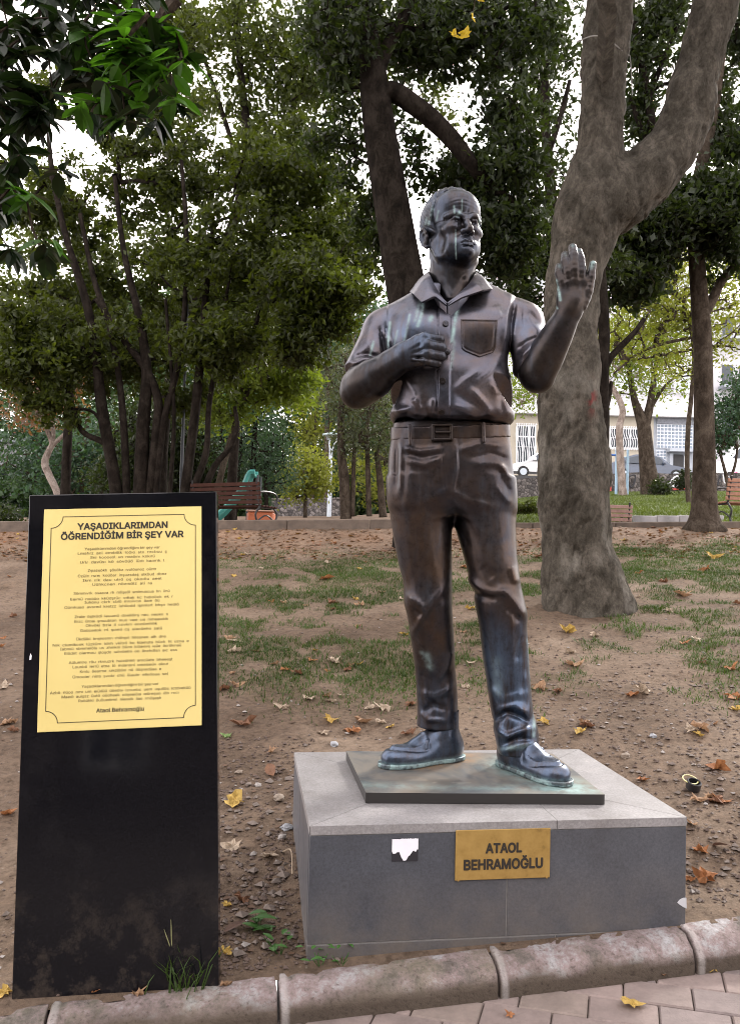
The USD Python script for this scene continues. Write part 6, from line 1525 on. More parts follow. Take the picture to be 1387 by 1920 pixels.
# brow, sockets, eyes
hchain([(.010, .099, .012), (.032, .096, .020), (.056, .076, .014)], [.011, .012, .0105], .014)
for sgn in (1, -1):
    hell((.033 * sgn, .104, -.004), (.0225, .024, .0140), .010, 'cut')
    hell((.033 * sgn, .080, -.004), (.0165, .0165, .0155), .002)
hchain([(.014, .092, -.006), (.024, .0985, .004), (.036, .0985, .0055), (.050, .085, -.004)], [.0030, .0042, .0042, .0032], .003)
hchain([(.016, .092, -.009), (.030, .0965, -.0135), (.048, .085, -.009)], [.0026, .0032, .0026], .003)
hchain([(.020, .094, -.024), (.034, .094, -.027), (.048, .083, -.020)], [.005, .006, .005], .010)
hchain([(.018, .099, -.020), (.034, .0985, -.0215), (.050, .084, -.015)], [.0022, .0022, .002], .003, 'cut')
for sgn in (1, -1): hcone((.034 * sgn, .098, -.0045), (.034 * sgn, .094, -.0045), .0034, .003, 0.001, 'cut')
# nose
hchain([(0, .098, .010), (0, .112, -.014), (0, .129, -.042)], [.0088, .0098, .0118], .012, mirror=False)
hell((0, .123, -.046), (.0115, .0150, .0112), .010)
for sgn in (1, -1):
    hell((.0165 * sgn, .110, -.048), (.0078, .0125, .0092), .008)
    hell((.0085 * sgn, .119, -.0585), (.0050, .0070, .0045), .003, 'cut')
hchain([(.014, .104, -.040), (.028, .098, -.062), (.036, .087, -.085)], [.0042, .0045, .004], .008, 'cut')
# cheeks, mouth, chin
for sgn in (1, -1):
    hell((.045 * sgn, .070, -.032), (.026, .026, .022), .025); hell((.040 * sgn, .072, -.072), (.022, .022, .030), .03); hell((.074 * sgn, .050, -.066), (.015, .024, .034), .03, 'cut')
hell((0, .096, -.078), (.038, .0205, .034), .02)
hchain([(0, .1165, -.0730), (.010, .1165, -.0705), (.030, .100, -.0775)], [.0036, .0042, .0022], .004)
hchain([(0, .1145, -.0850), (.014, .1120, -.0848), (.029, .100, -.0805)], [.0052, .0050, .0022], .004)
hchain([(0, .1215, -.0785), (.014, .1185, -.0780), (.032, .1010, -.0795)], [.0022, .0024, .0024], .0025, 'cut')
hcone((0, .118, -.059), (0, .1185, -.067), .0030, .0030, .004, 'cut')
hell((0, .099, -.118), (.024, .022, .018), .018); hcone((-.016, .114, -.097), (.016, .114, -.097), .0030, .0030, .008, 'cut')
# ears
for sgn in (1, -1):
    hell((.090 * sgn, -.020, -.024), (.0115, .021, .034), .006, M=np.array([[1, 0, 0], [0, math.cos(.2), -math.sin(.2)], [0, math.sin(.2), math.cos(.2)]]))
    hell((.101 * sgn, -.014, -.028), (.0085, .0125, .018), .003, 'cut')
    hchain([(.094, -.001, -.012), (.098, -.012, .006), (.100, -.030, .004), (.099, -.040, -.018), (.094, -.030, -.045), (.089, -.012, -.058)], [.0042, .0048, .0050, .0048, .0048, .0065], .003)
    hell((.092 * sgn, .001, -.030), (.005, .0045, .008), .004)
# hair: thicker cap on sides, back and top with combed strands; brows
gx = np.stack(np.broadcast_arrays(HD.ax[0][:, None, None] - HC[0], HD.ax[1][None, :, None] - HC[1], HD.ax[2][None, None, :] - HC[2]), -1) @ HM / HS / HSC
u_, v_, w_ = gx[..., 0], gx[..., 1], gx[..., 2]
a_ = np.abs(u_)
hair_d = (np.sqrt((u_ / .0965) ** 2 + ((v_ + .020) / .116) ** 2 + ((w_ - .042) / .110) ** 2) - 1) * .098
# hairline: sideburn in front of the ear, receding corners on the forehead, a flat sweep across the top
lim = 0.020 + np.clip(w_ - 0.010, 0, 0.07) * 0.30 + np.clip(w_ - 0.085, 0, 0.08) * 1.1 - 0.018 * np.exp(-((u_ + .045) / .016) ** 2) * (w_ > .07) - 0.014 * np.exp(-((u_ - .05) / .018) ** 2) * (w_ > .07)
bot = np.where(v_ > -0.004, -0.050, np.where(v_ < -0.046, -0.098, -0.014 + 0.0 * v_))
mask = np.maximum(v_ - lim, bot - w_)
ph = np.where(w_ > 0.10, u_ * 260 + v_ * 120, w_ * 210 + v_ * 230)
strand = (np.sin(ph + 2.2 * np.sin(v_ * 70 + u_ * 30)) + 0.6 * np.sin(ph * 2.3 + 1.7 * np.sin(w_ * 90))) * 0.0012
tuft = 0.008 * np.clip((w_ - .09) / .03, 0, 1) * np.exp(-((v_ - .03) / .05) ** 2) + 0.0015
hair_d = np.maximum(hair_d - strand - tuft, mask * 0.7)
hair_full = hair_d.astype(np.float32)
for w0, am in ((.046, .0013), (.060, .0015), (.074, .0012)):
    HD.d += (am * HS * np.exp(-((w_ - w0 + u_ * u_ * 3.5 + .002 * np.sin(u_ * 70)) / .0028) ** 2) * (v_ > .03) * np.clip(1 - a_ / .062, 0, 1)).astype(np.float32)
for sg_ in (1, -1):
    HD.d += (.0022 * np.exp(-((u_ - sg_ * (.0075 + (w_ - .015) * .12)) / .0026) ** 2 - ((w_ - .022) / .014) ** 2) * (v_ > .05)).astype(np.float32)
    HD.d += (.0020 * np.exp(-(((w_ + .004) - (a_ - .058) * .25) / .0022) ** 2) * (u_ * sg_ > .054) * (u_ * sg_ < .085) * (v_ > .0)).astype(np.float32)
bump_ = (meshkit.fbm(gx[::2, ::2, ::2] * 22, 2, 3) - 0.5) * 0.0024
bump_ = bump_.repeat(2, 0).repeat(2, 1).repeat(2, 2)[:HD.n[0], :HD.n[1], :HD.n[2]]
from scipy.ndimage import uniform_filter
bump_ = uniform_filter(bump_, 3)
HD.d = (HD.d + bump_).astype(np.float32)
head_d = HD.d.copy()
# neck joins the head in the head's own grid
HD.cone(S(846, 470, .015), S(850, 575, .025), .086, .100, k=0.03); HD.ell(Hd(0, .035, -.120), (.046, .046, .026), k=.03)
HD.chain([S(812, 478, .0), S(828, 530, -.05), S(842, 560, -.075)], [.012, .012, .011], k=0.02); HD.chain([S(886, 486, -.02), S(872, 530, -.06), S(852, 562, -.078)], [.012, .012, .011], k=0.02)
v1_, f1_ = HD.mesh()
# hands on fine grids ------------------------------------------------------
# closed hand against the chest
HF = Field(S(628, 772, -.345), S(852, 606, -.0) + [0, .05, 0], 0.0027)
bent_arm(HF)
HF.cone(S(735, 683, -.185), wR, .056, .049, k=0.01)
HF.cone(wR, S(788, 652, -.25), .046, .052, k=0.02, flat=(norm((0, 1, 0.2)), .72)); HF.cone(S(770, 668, -.235), S(798, 662, -.25), .044, .046, k=0.02, flat=((0, 1, 0), .75))
for (kx, ky, px, py, tx_, ty_, r, dk) in [(796, 633, 824, 636.5, 818, 646, .0185, -.272), (800, 647, 828, 652, 820, 660, .0190, -.282), (800, 663, 827, 668, 818, 674, .0180, -.280), (797, 677, 820, 682, 812, 686, .0160, -.270)]:
    HF.chain([S(kx - 14, ky + 3, dk + .02), S(kx, ky, dk), S(px, py, dk + .018), S(px - 1, py + 3, dk + .055), S(tx_ - 14, ty_, dk + .062)], [r * .95, r * 1.08, r * .98, r * .9, r * .85], k=0.004)
    HF.ell(S(kx, ky, dk - .004), (r * 1.1, r * 1.0, r * 1.05), k=0.008)
HF.chain([S(778, 650, -.215), S(806, 652, -.205), S(829, 657, -.205), S(838, 660, -.21)], [.022, .019, .016, .0125], k=0.006)       # thumb, its tip showing past the fingers
for k_ in range(4): HF.cone(S(762, 658 + 5 * k_, -.262), S(795, 637 + 13 * k_, -.292), .0045, .0055, k=0.008)
v2_, f2_ = HF.mesh()
# open raised hand, back towards the viewer
HO = Field(S(960, 748, -.30), S(1130, 446, -.0) + [0, .06, 0], 0.0025)
raised_arm(HO)
HO.cone(S(1068, 578, -.19), S(1075, 560, -.195), .040, .048, k=0.03, flat=((0, 1, 0), .7)); HO.cone(S(1066, 558, -.195), S(1085, 552, -.197), .047, .049, k=0.02, flat=((0, 1, 0), .55))
HO.cone(S(1060, 540, -.195), S(1090, 530, -.20), .030, .034, k=0.02, flat=((0, 1, 0), .7))
for P_, rs in [
    ([(1058, 548, -.195), (1053, 528, -.198), (1048, 513, -.185), (1048, 500, -.165)], (.0200, .0190, .0172, .0150)),
    ([(1067, 538, -.20), (1064, 512, -.206), (1060, 492, -.195), (1059, 478, -.172)], (.0210, .0202, .0186, .0158)),
    ([(1077, 534, -.203), (1076, 506, -.210), (1075, 480, -.200), (1073, 464, -.178)], (.0215, .0208, .0192, .0164)),
    ([(1088, 536, -.202), (1089, 510, -.205), (1087, 486, -.195), (1084, 472, -.176)], (.0210, .0200, .0180, .0152)),
    ([(1088, 572, -.195), (1101, 546, -.205), (1107, 520, -.205), (1111, 495, -.20)], (.0270, .0200, .0172, .0135))]:
    Pq = spline(np.array([S(*q) for q in P_]), 10); HO.chain(list(Pq), list(np.interp(np.linspace(0, 3, 10), [0, .8, 1.0, 1.7, 2.0, 2.6, 3], [rs[0], rs[1] * .99, rs[1] * 1.03, rs[2] * .97, rs[2] * 1.03, rs[3] * 1.02, rs[3]])), k=0.003)
    a, b = S(*P_[-1]), S(*P_[-2]); d = norm(a - b)
    HO.ell(a - d * 0.004 + np.array([0, -rs[-1] * 0.95, 0.0]), (.0065, .0035, .0085), k=0.002, op='cut')          # nail bed
    HO.ell(a - d * 0.004 + np.array([0, -rs[-1] * 0.80, 0.0]), (.0060, .0040, .0080), k=0.001)
for q in ((1062, 530), (1073, 526), (1084, 528)): HO.cone(S(1071, 562, -.214), S(*q, -.219), .003, .005, k=0.014)
v3_, f3_ = HO.mesh()
# one body mesh: lower resolution trunk plus head and hands carved out of the same field
cutbox = lambda F: (F.lo + 2 * F.h, F.lo + F.h * (F.n - 3))
for F in (HD, HF, HO):
    BD_i = RegularGridInterpolator(F.ax, F.d, bounds_error=False, fill_value=1.0)
    lo, hi = cutbox(F)
    sl, X, Y, Z = BD.region(lo, hi)
    g3 = np.stack(np.broadcast_arrays(X, Y, Z), -1)
    BD.d[sl] = np.minimum(BD.d[sl], BD_i(g3.reshape(-1, 3)).reshape(g3.shape[:3])).astype(np.float32)
# the trunk mesh keeps out of the regions that the fine meshes cover
v0_, f0_ = BD.mesh()
def strip_inside(v, f, F):
    'drops faces that lie just beneath the finer mesh F so that only one skin shows'
    I = RegularGridInterpolator(F.ax, F.d, bounds_error=False, fill_value=1.0)
    lo, hi = cutbox(F); q = v[f].mean(1)
    m = ((q > lo + 0.008) & (q < hi - 0.008)).all(1)
    return f[~m]
for F in (HD, HF, HO): f0_ = strip_inside(v0_, f0_, F)
def strip_out(v, f, F, lo_pad):
    lo, hi = cutbox(F); q = v[f].mean(1)
    return f[((q > lo + 0.004) & (q < hi - 0.004)).all(1)]
f1_, f2_, f3_ = (strip_out(v, f, F, 0) for v, f, F in ((v1_, f1_, HD), (v2_, f2_, HF), (v3_, f3_, HO)))
vs, fs, o = [], [], 0
for v, f in ((v0_, f0_), (v1_, f1_), (v2_, f2_), (v3_, f3_)):
    vs.append(v); fs.append(f + o); o += len(v)
pat = [([(851, 386), (852, 399)], 1.8, .5), ([(866, 374), (866, 393)], 1.2, .45), ([(812, 392), (806, 412), (803, 420)], 1.8, .5), ([(822, 395), (818, 412)], 1.6, .35), ([(854, 430), (854, 460), (855, 486)], 1.1, .75),
       ([(1042, 525), (1048, 548), (1050, 562)], 2.2, .9), ([(1036, 560), (1040, 572), (1045, 578)], 1.5, .7), ([(1112, 489), (1108, 500)], 4, .7), ([(862, 396), (858, 404)], 3, .5), ([(898, 412), (898, 425)], 1.4, .6)]
for q in ((1048, 498), (1059, 476), (1073, 460), (1084, 468)): pat.append(([q, (q[0] + 1, q[1] + 1)], 3, .22))
body = bpart('body', (np.vstack(vs), np.vstack(fs)), bz_skin, lines=pat)
KH = Field.__new__(Field); KH.lo, KH.h, KH.n, KH.ax = HD.lo, HD.h, HD.n, HD.ax
KH.d = np.maximum(hair_full, -(head_d + 0.010)).astype(np.float32)
bpart('hair', KH, bz_hair, body, lines=[([(812, 388), (806, 412), (803, 420)], 2.6, .5), ([(822, 386), (816, 412)], 2.2, .4), ([(800, 408), (797, 420)], 2, .3)])

# --- shoes
zS = PT + 0.04
def shoe(heel, toe, label, dark):
    heel, toe = np.array([*heel, zS]), np.array([*toe, zS]); L = np.linalg.norm(toe - heel); d = (toe - heel) / L; s = np.cross([0, 0, 1], d)
    F = Field(np.minimum(heel, toe) - [.14, .14, .03], np.maximum(heel, toe) + [.14, .14, .20], 0.0036)
    Q = lambda a, b, z: heel + d * (a * L) + s * b + np.array([0, 0, z])
    M = np.stack([d, s, [0, 0, 1]], 1)
    F.ell(Q(.17, 0, .045), (.070, .052, .075), M=M); F.ell(Q(.40, 0.002, .040), (.110, .054, .072), k=.03, M=M); F.ell(Q(.70, .004, .030), (.110, .064, .048), k=.03, M=M); F.ell(Q(.84, .002, .026), (.062, .055, .040), k=.02, M=M)
    F.cone(Q(.20, 0, .06), Q(.22, 0, .20), .052, .056, k=.03); F.cone(Q(.28, 0, .10), Q(.55, .002, .062), .050, .030, k=.03)
    X, Y, Z = F.ax[0][:, None, None] - heel[0], F.ax[1][None, :, None] - heel[1], F.ax[2][None, None, :] - heel[2]
    a = (X * d[0] + Y * d[1]) / L; b = X * s[0] + Y * s[1]
    # apron seam round the toe
    e = np.sqrt(((a - .62) / .27) ** 2 + (b / .047) ** 2)
    top = np.clip((Z - 0.03) / 0.02, 0, 1) * (a > .5)
    F.d -= (0.0050 * np.exp(-((e - 1.0) / .055) ** 2) * top).astype(np.float32); F.d += (0.0035 * np.exp(-((e - 1.16) / .06) ** 2) * top).astype(np.float32)
    F.d -= (0.003 * np.exp(-((a - .50 - b * b * 20) / .02) ** 2) * (Z > .06)).astype(np.float32)
    F.d = np.maximum(F.d, (0.012 - Z)).astype(np.float32)
    v, f = F.mesh()
    sh = obj('shoe', (v, f), bz_shoe, statue, label=label, smooth=True, prim={'patina': np.clip(0.5 - (v[:, 2] - zS - 0.012) / 0.03, 0, 0.5), 'blue': np.full(len(v), .75)})
    G = Field(np.minimum(heel, toe) - [.14, .14, .02], np.maximum(heel, toe) + [.14, .14, .05], 0.003)
    M3 = M
    G.ell(Q(.17, 0, .01), (.078, .056, .4), M=M3); G.ell(Q(.45, 0, .01), (.14, .056, .4), k=.02, M=M3); G.ell(Q(.74, .004, .01), (.112, .068, .4), k=.03, M=M3); G.ell(Q(.88, .002, .01), (.056, .056, .4), k=.02, M=M3)
    Zg_ = G.ax[2][None, None, :] - zS
    G.d = np.maximum(G.d, np.maximum(-0.002 - Zg_, Zg_ - 0.015)).astype(np.float32)
    v, f = G.mesh()
    obj('sole', (v, f), bz_shoe, sh, smooth=40 if False else True, prim={'patina': 0.25 + 0.55 * (meshkit.fbm(v * 22, 2, 4) > 0.42)})
shoe((0.395, 3.430), (0.078, 3.262), 'shoe pointing to the left of the picture', 0)
shoe((0.556, 3.362), (0.735, 3.070), 'paler shoe pointing forwards', 0)

# --- base slab cast with the figure
slab_mat = mat('bronze_base_slab', {
    'g': ('geometry', {}), 'n': ('noise_texture', {'scale': 3.4, 'detail': 7, 'roughness': 0.65, 'distortion': 0.8}),
    'r': ('rgb_ramp', {'ramp': [(0.30, (0.030, 0.038, 0.050)), (0.40, (0.068, 0.074, 0.078)), (0.52, (0.135, 0.125, 0.110)), (0.70, (0.185, 0.150, 0.112))]}),
    'at': ('attribute', {'attribute': 'patina'}), 'gm': ('mix_color', {'b': (0.27, 0.41, 0.40)}), 'an': ('math', {'math_type': 'multiply'}), 'n2': ('noise_texture', {'scale': 16, 'detail': 6, 'roughness': 0.7}), 'nr': ('map_range', {'from_min': 0.35, 'from_max': 0.6, 'clamp': True}),
    'rs': ('attribute', {'attribute': 'rust'}), 'rm': ('mix_color', {'b': (0.27, 0.165, 0.085)}), 'rn': ('math', {'math_type': 'multiply'}),
    'dk': ('attribute', {'attribute': 'bare'}), 'dm': ('mix_color', {'b': (0.022, 0.020, 0.019)}), 'dn': ('math', {'math_type': 'multiply'}),
    'p': ('principled_bsdf', {'roughness': 0.5, 'metallic': 0.3})},
    [('g.position', 'n.vector'), ('g.position', 'n2.vector'), ('n.fac', 'r.fac'), ('n2.fac', 'nr.value'), ('r.color', 'gm.a'), ('at.fac', 'an.value1'), ('nr.result', 'an.value2'), ('an.value', 'gm.fac'), ('gm.result', 'rm.a'), ('rs.fac', 'rn.value1'), ('nr.result', 'rn.value2'), ('rn.value', 'rm.fac'),
     ('rm.result', 'dm.a'), ('dk.fac', 'dm.fac'), ('dm.result', 'p.base_color')])
cor = [np.array([0.010, 2.925]), np.array([0.858, 2.975]), np.array([0.800, 3.545]), np.array([-0.075, 3.505])]
nu, nv = 60, 44
V = []; 
for layer in range(2):
    for j in range(nv + 1):
        for i in range(nu + 1):
            a, b = i / nu, j / nv
            p = (cor[0] * (1 - a) + cor[1] * a) * (1 - b) + (cor[3] * (1 - a) + cor[2] * a) * b
            V.append((*p, (zS if layer == 0 else PT + 0.0005)))
V = np.array(V); N1 = (nu + 1) * (nv + 1)
V[:N1, 2] += (meshkit.fbm(V[:N1] * 6, 3, 2) - 0.5) * 0.004 - 0.004
i = (np.arange(nv)[:, None] * (nu + 1) + np.arange(nu)).ravel()
F_ = [np.stack([i, i + 1, i + nu + 2], 1), np.stack([i, i + nu + 2, i + nu + 1], 1)]
loop = np.concatenate([np.arange(nu), np.arange(nv) * (nu + 1) + nu, nv * (nu + 1) + np.arange(nu, 0, -1), np.arange(nv, 0, -1) * (nu + 1)])
nxt = np.roll(loop, -1)
Vs = np.vstack([V[:N1], V[loop], V[loop + N1]]); n0 = N1; n1 = N1 + len(loop); k_ = np.arange(len(loop)); kn_ = np.roll(k_, -1)
F_ += [np.stack([n0 + k_, n1 + k_, n1 + kn_], 1), np.stack([n0 + k_, n1 + kn_, n0 + kn_], 1)]
q = Vs[:, :2]
dsh = np.minimum(seg_dist(q[:, 0], q[:, 1], [(0.395, 3.430), (0.078, 3.262)])[0], seg_dist(q[:, 0], q[:, 1], [(0.556, 3.362), (0.735, 3.070)])[0])
dl = seg_dist(q[:, 0], q[:, 1], [(0.556, 3.362), (0.735, 3.070)])[0]
dr = seg_dist(q[:, 0], q[:, 1], [(0.41, 3.44), (0.25, 3.33)])[0]
green = np.clip(1 - (dl - 0.05) / 0.10, 0, 1) * 0.6 + np.clip(1 - np.abs(q[:, 1] - 3.02) / 0.07, 0, 1) * 0.35
rust = np.clip(1 - (dr - 0.05) / 0.09, 0, 1) * 0.8
bare = np.zeros(len(Vs)); bare[N1:] = 1.0
dkp = np.exp(-((q[:, 0] - 0.30) / 0.16) ** 2 - ((q[:, 1] - 3.08) / 0.05) ** 2) * (meshkit.fbm(np.c_[q * [14, 40], q[:, :1] * 0], 3, 9) > 0.42)
bare = np.maximum(bare, dkp * 0.6)
obj('base_slab', (Vs, np.vstack(F_)), slab_mat, statue, smooth=True, prim={'patina': green, 'rust': rust, 'bare': bare})
# ---------------------------------------------------------------- grass, pebbles, fallen leaves, small things
rng = np.random.default_rng(200)
grass_m = leaf_mat('grass_blades', (0.048, 0.076, 0.022), (0.130, 0.150, 0.055), 0.3, 0.6, (1.3, 1.4, .5), .2)
def blades(P, hgt, rng, lean=0.5, w=0.0035):
    n = len(P); a = rng.uniform(0, 2 * np.pi, n); d = np.c_[np.cos(a), np.sin(a), np.zeros(n)]; s = np.c_[-np.sin(a), np.cos(a), np.zeros(n)]
    h = hgt * rng.uniform(.5, 1.2, n); l = (lean * h * rng.uniform(.2, 1.4, n))[:, None]; ww = (w * rng.uniform(.7, 1.3, n))[:, None]
    m = P + d * l * .35; m[:, 2] += h * .62; t = P + d * l; t[:, 2] += h
    v = np.stack([P - s * ww, P + s * ww, m + s * ww * .7, m - s * ww * .7, t], 1).reshape(-1, 3); k = np.arange(n) * 5
    return v, np.concatenate([np.stack([k, k + 1, k + 2], 1), np.stack([k, k + 2, k + 3], 1), np.stack([k + 3, k + 2, k + 4], 1)])
N = 260000
yy = 3.9 + (13.6 - 3.9) * rng.uniform(0, 1, N) ** 0.8; uu = rng.uniform(-0.50, 0.50, N); xx = uu * yy
m = patch_mask(xx, yy); keep = rng.uniform(0, 1, N) < m * 1.0
P = np.c_[xx, yy, soil_z(xx, yy) - .004][keep]
tuft = meshkit.noise(np.c_[P[:, :2] * 2.2, P[:, :1] * 0], 12)
obj('grass', blades(P, 0.022 + 0.028 * tuft, rng, 1.3, .0034), grass_m, label='thin patchy grass on the bare soil behind the plinth', cat='grass', kind='stuff')
N = 60000
yy = rng.uniform(16.5, 42, N); uu = rng.uniform(0.13, 0.50, N); xx = uu * yy
obj('lawn_grass', blades(np.c_[xx, yy, ground_z(xx, yy) - .005], np.full(N, .09), rng, .7, .016), leaf_mat('lawn_blades', (0.075, 0.105, 0.028), (0.16, 0.17, 0.060), 0.3, .6), label='green lawn rising to the street on the right', cat='grass', kind='stuff')
def tuft_at(name, label, p, n, r, h, w=.003, seed=1, cat='grass tuft'):
    g_ = np.random.default_rng(seed); q = p + g_.normal(size=(n, 3)) * [r, r * .7, 0]; q[:, 2] = soil_z(q[:, 0], q[:, 1]) - .005 if p[2] < .6 else p[2]
    t = thing(name, label, cat, p)
    obj('blades', blades(q, np.full(n, h), g_, .75, w), leaf_mat('tuft_' + name, (0.055, 0.100, 0.022), (0.12, 0.19, 0.05), .35, .5), t)
tuft_at('grass_tuft', 'green grass tuft at the foot of the black tablet', np.array([*hit(335, 1850)[:2], .1]), 70, .035, .12, .003, 1)
g_ = np.random.default_rng(8); q0 = hit(327, 1848)
st = [tube(spline(np.array([q0, q0 + [-.01, 0, .09], q0 + [-.035 + .02 * k, -.01, .17 + .03 * k]]), 8), [.0016] * 7 + [.0006], 4) for k in range(2)]
obj('grass_stalk', join(st), plain('dry_stalk', (.20, .20, .09), .7), label='two thin seed stalks above the grass tuft by the tablet', cat='grass stalk')
# pebbles and crumbs
def crumbs(n, area, size, seed):
    r_ = np.random.default_rng(seed); yy = area[0] + (area[1] - area[0]) * r_.uniform(0, 1, n) ** 1.3; uu = r_.uniform(area[2], area[3], n); xx = uu * yy
    ok = (yy > kerb_y(xx) + .05); xx, yy = xx[ok], yy[ok]; n = len(xx)
    s = size * np.exp(np.clip(r_.normal(size=n) * .5, -1, .8))
    oc = np.array([(1, 0, 0), (0, 1, 0), (-1, 0, 0), (0, -1, 0), (.2, .1, .55), (0, 0, -.5)], float); fc = np.array([(0, 1, 4), (1, 2, 4), (2, 3, 4), (3, 0, 4), (1, 0, 5), (2, 1, 5), (3, 2, 5), (0, 3, 5)])
    a = r_.uniform(0, 6.28, n); c, s_ = np.cos(a), np.sin(a)
    v = oc[None] * r_.uniform(.55, 1.3, (n, 6, 1)) * s[:, None, None]; v = np.stack([v[..., 0] * c[:, None] - v[..., 1] * s_[:, None], v[..., 0] * s_[:, None] + v[..., 1] * c[:, None], v[..., 2]], -1)
    v[..., 0] += xx[:, None]; v[..., 1] += yy[:, None]; v[..., 2] += (soil_z(xx, yy) + s * .25)[:, None]
    return v.reshape(-1, 3), (fc[None] + (np.arange(n) * 6)[:, None, None]).reshape(-1, 3)
peb_m = plain('pebbles', (0.20, 0.165, 0.135), 0.85, 0.3, 20, island=True); clod_m = plain('soil_crumbs', (0.125, 0.092, 0.070), 0.95, 0.3, 20, island=True); pale_m = plain('pale_pebbles', (0.40, 0.37, 0.34), 0.8, .2, 20, island=True)
a = crumbs(2600, (2.5, 9, -.46, .46), .0055, 1); b = crumbs(1700, (3.0, 7.0, .12, .46), .0065, 2); c = crumbs(1500, (2.6, 4.6, -.22, -.06), .0065, 7)
obj('soil_crumbs', join([trimesh.Trimesh(*q, process=False) for q in (a, b, c)]), clod_m, label='small earth crumbs strewn over the bare soil', cat='soil crumbs', kind='stuff')
a = crumbs(500, (2.5, 7, -.46, .46), .0085, 3); b = crumbs(900, (3.0, 5.6, .16, .46), .0095, 4); c = crumbs(160, (2.7, 4.2, -.20, -.08), .012, 8)
obj('gravel', join([trimesh.Trimesh(*q, process=False) for q in (a, b, c)]), peb_m, label='small brown pebbles strewn over the bare soil', cat='gravel', kind='stuff')
obj('pale_gravel', crumbs(420, (2.6, 7.5, -.46, .46), .008, 5), pale_m, label='scattered small pale chips on the soil', cat='gravel', kind='stuff')
def stone_at(px, py, s, m, label, seed):
    r_ = np.random.default_rng(seed); i = trimesh.creation.icosphere(3); v = np.array(i.vertices); v *= (1 + (meshkit.fbm(v * 1.6 + seed, 3, seed)[:, None] - .5) * .9) * np.array([1, .8, .6]) * s
    a = r_.uniform(0, 6); v = v @ np.array([[math.cos(a), -math.sin(a), 0], [math.sin(a), math.cos(a), 0], [0, 0, 1]]).T
    obj('stone', (v + hit(px, py) + [0, 0, s * .25], i.faces), m, label=label, cat='stone', smooth=True)
grey_st = plain('grey_stone', (.26, .27, .29), .7, .25, 30, bump=.3); warm_st = plain('brown_stone', (.20, .16, .125), .8, .3, 30, bump=.3)
stone_at(538, 1555, .026, grey_st, 'pale grey stone touching the left edge of the plinth', 1); stone_at(523, 1500, .030, warm_st, 'brown stone close left of the plinth top corner', 2); stone_at(529, 1572, .018, pale_m, 'small white stone below the grey one by the plinth', 3)
stone_at(484, 1474, .017, pale_m, 'small white stone between tablet and plinth', 4); stone_at(627, 1398, .026, grey_st, 'flat grey stone behind the back left plinth corner', 5); stone_at(448, 1450, .018, warm_st, 'rounded brown stone right of the tablet', 6)
stone_at(1172, 1420, .026, warm_st, 'pale lump on the soil right of the plinth', 7); stone_at(1224, 1382, .020, grey_st, 'grey stone on the soil above the black pot', 9)
# black plastic cap in the soil
bk = hit(1298, 1482); bkm = plain('black_plastic', (.008, .008, .009), .35, .2)
t = thing('black_cap', 'small black plastic cap with a yellowish rim lying on the soil', 'cap', bk)
c = trimesh.creation.revolve(np.array([(0, 0), (.030, 0), (.033, .004), (.033, .038), (.029, .042), (.026, .040), (.026, .012), (0, .010)]), sections=28); c.apply_transform(trimesh.transformations.rotation_matrix(.35, (1, .3, 0))); c.apply_translation(bk + [0, 0, .006]); obj('cup', c, bkm, t, smooth=35)
ri = trimesh.creation.torus(.0345, .0028, 24, 6); ri.apply_transform(trimesh.transformations.rotation_matrix(.35, (1, .3, 0))); ri.apply_translation(bk + [-.006, .012, .046]); obj('rim_seal', ri, plain('yellow_rim', (.45, .42, .16), .5), t)
# fallen leaves: colour, size and place from the photograph
lm = {k: mat('fallen_leaf_' + k, {'g': ('geometry', {}), 'n': ('noise_texture', {'scale': 45, 'detail': 6, 'roughness': .7}), 'r': ('rgb_ramp', {'ramp': [(.3, tuple(np.array(c) * .55)), (.55, c), (.75, tuple(np.minimum(np.array(c) * 1.3, .9)))]}), 'p': ('principled_bsdf', {'roughness': .7, 'specular_ior_level': .3}), 'tr': ('translucent_bsdf', {}), 'm': ('mix_closure', {'fac': .15})},
     [('g.position', 'n.vector'), ('n.fac', 'r.fac'), ('r.color', 'p.base_color'), ('r.color', 'tr.color'), ('p.BSDF', 'm.closure1'), ('tr.BSDF', 'm.closure2')], surface='m.closure')
     for k, c in dict(yellow=(.47, .32, .085), tan=(.31, .19, .11), orange=(.31, .135, .055), brown=(.18, .088, .048), dark=(.085, .048, .034), green=(.20, .30, .11), pale=(.40, .32, .24)).items()}
def fallen(px, py, w, col, label=None, group=None, oval=False, curl=.35, onto=None):
    s_ = abs(hash((px, py))) % 10000; r_ = np.random.default_rng(int(px * 7 + py * 13))
    p = hit(px, py) if onto is None else onto
    size = w * p[1] / FPX * .95
    if oval: V, F = big_leaf(np.array([0, -size / 2, 0]), np.array([0, 1, .05]), np.array([.2, 0, 1]), size, size * .45, r_.uniform(-.2, .25))
    else: V, F = plane_leaf(size, r_, curl * r_.uniform(.7, 1.5))
    M = trimesh.transformations.euler_matrix(r_.uniform(-.35, .35), r_.uniform(-.35, .35), r_.uniform(0, 6.28))[:3, :3]
    V = V @ M.T; V[:, 2] -= np.percentile(V[:, 2], 12)
    obj('fallen_leaf', (V + p + [0, 0, .004], F), lm[col], label=label, cat='leaf', group=group)
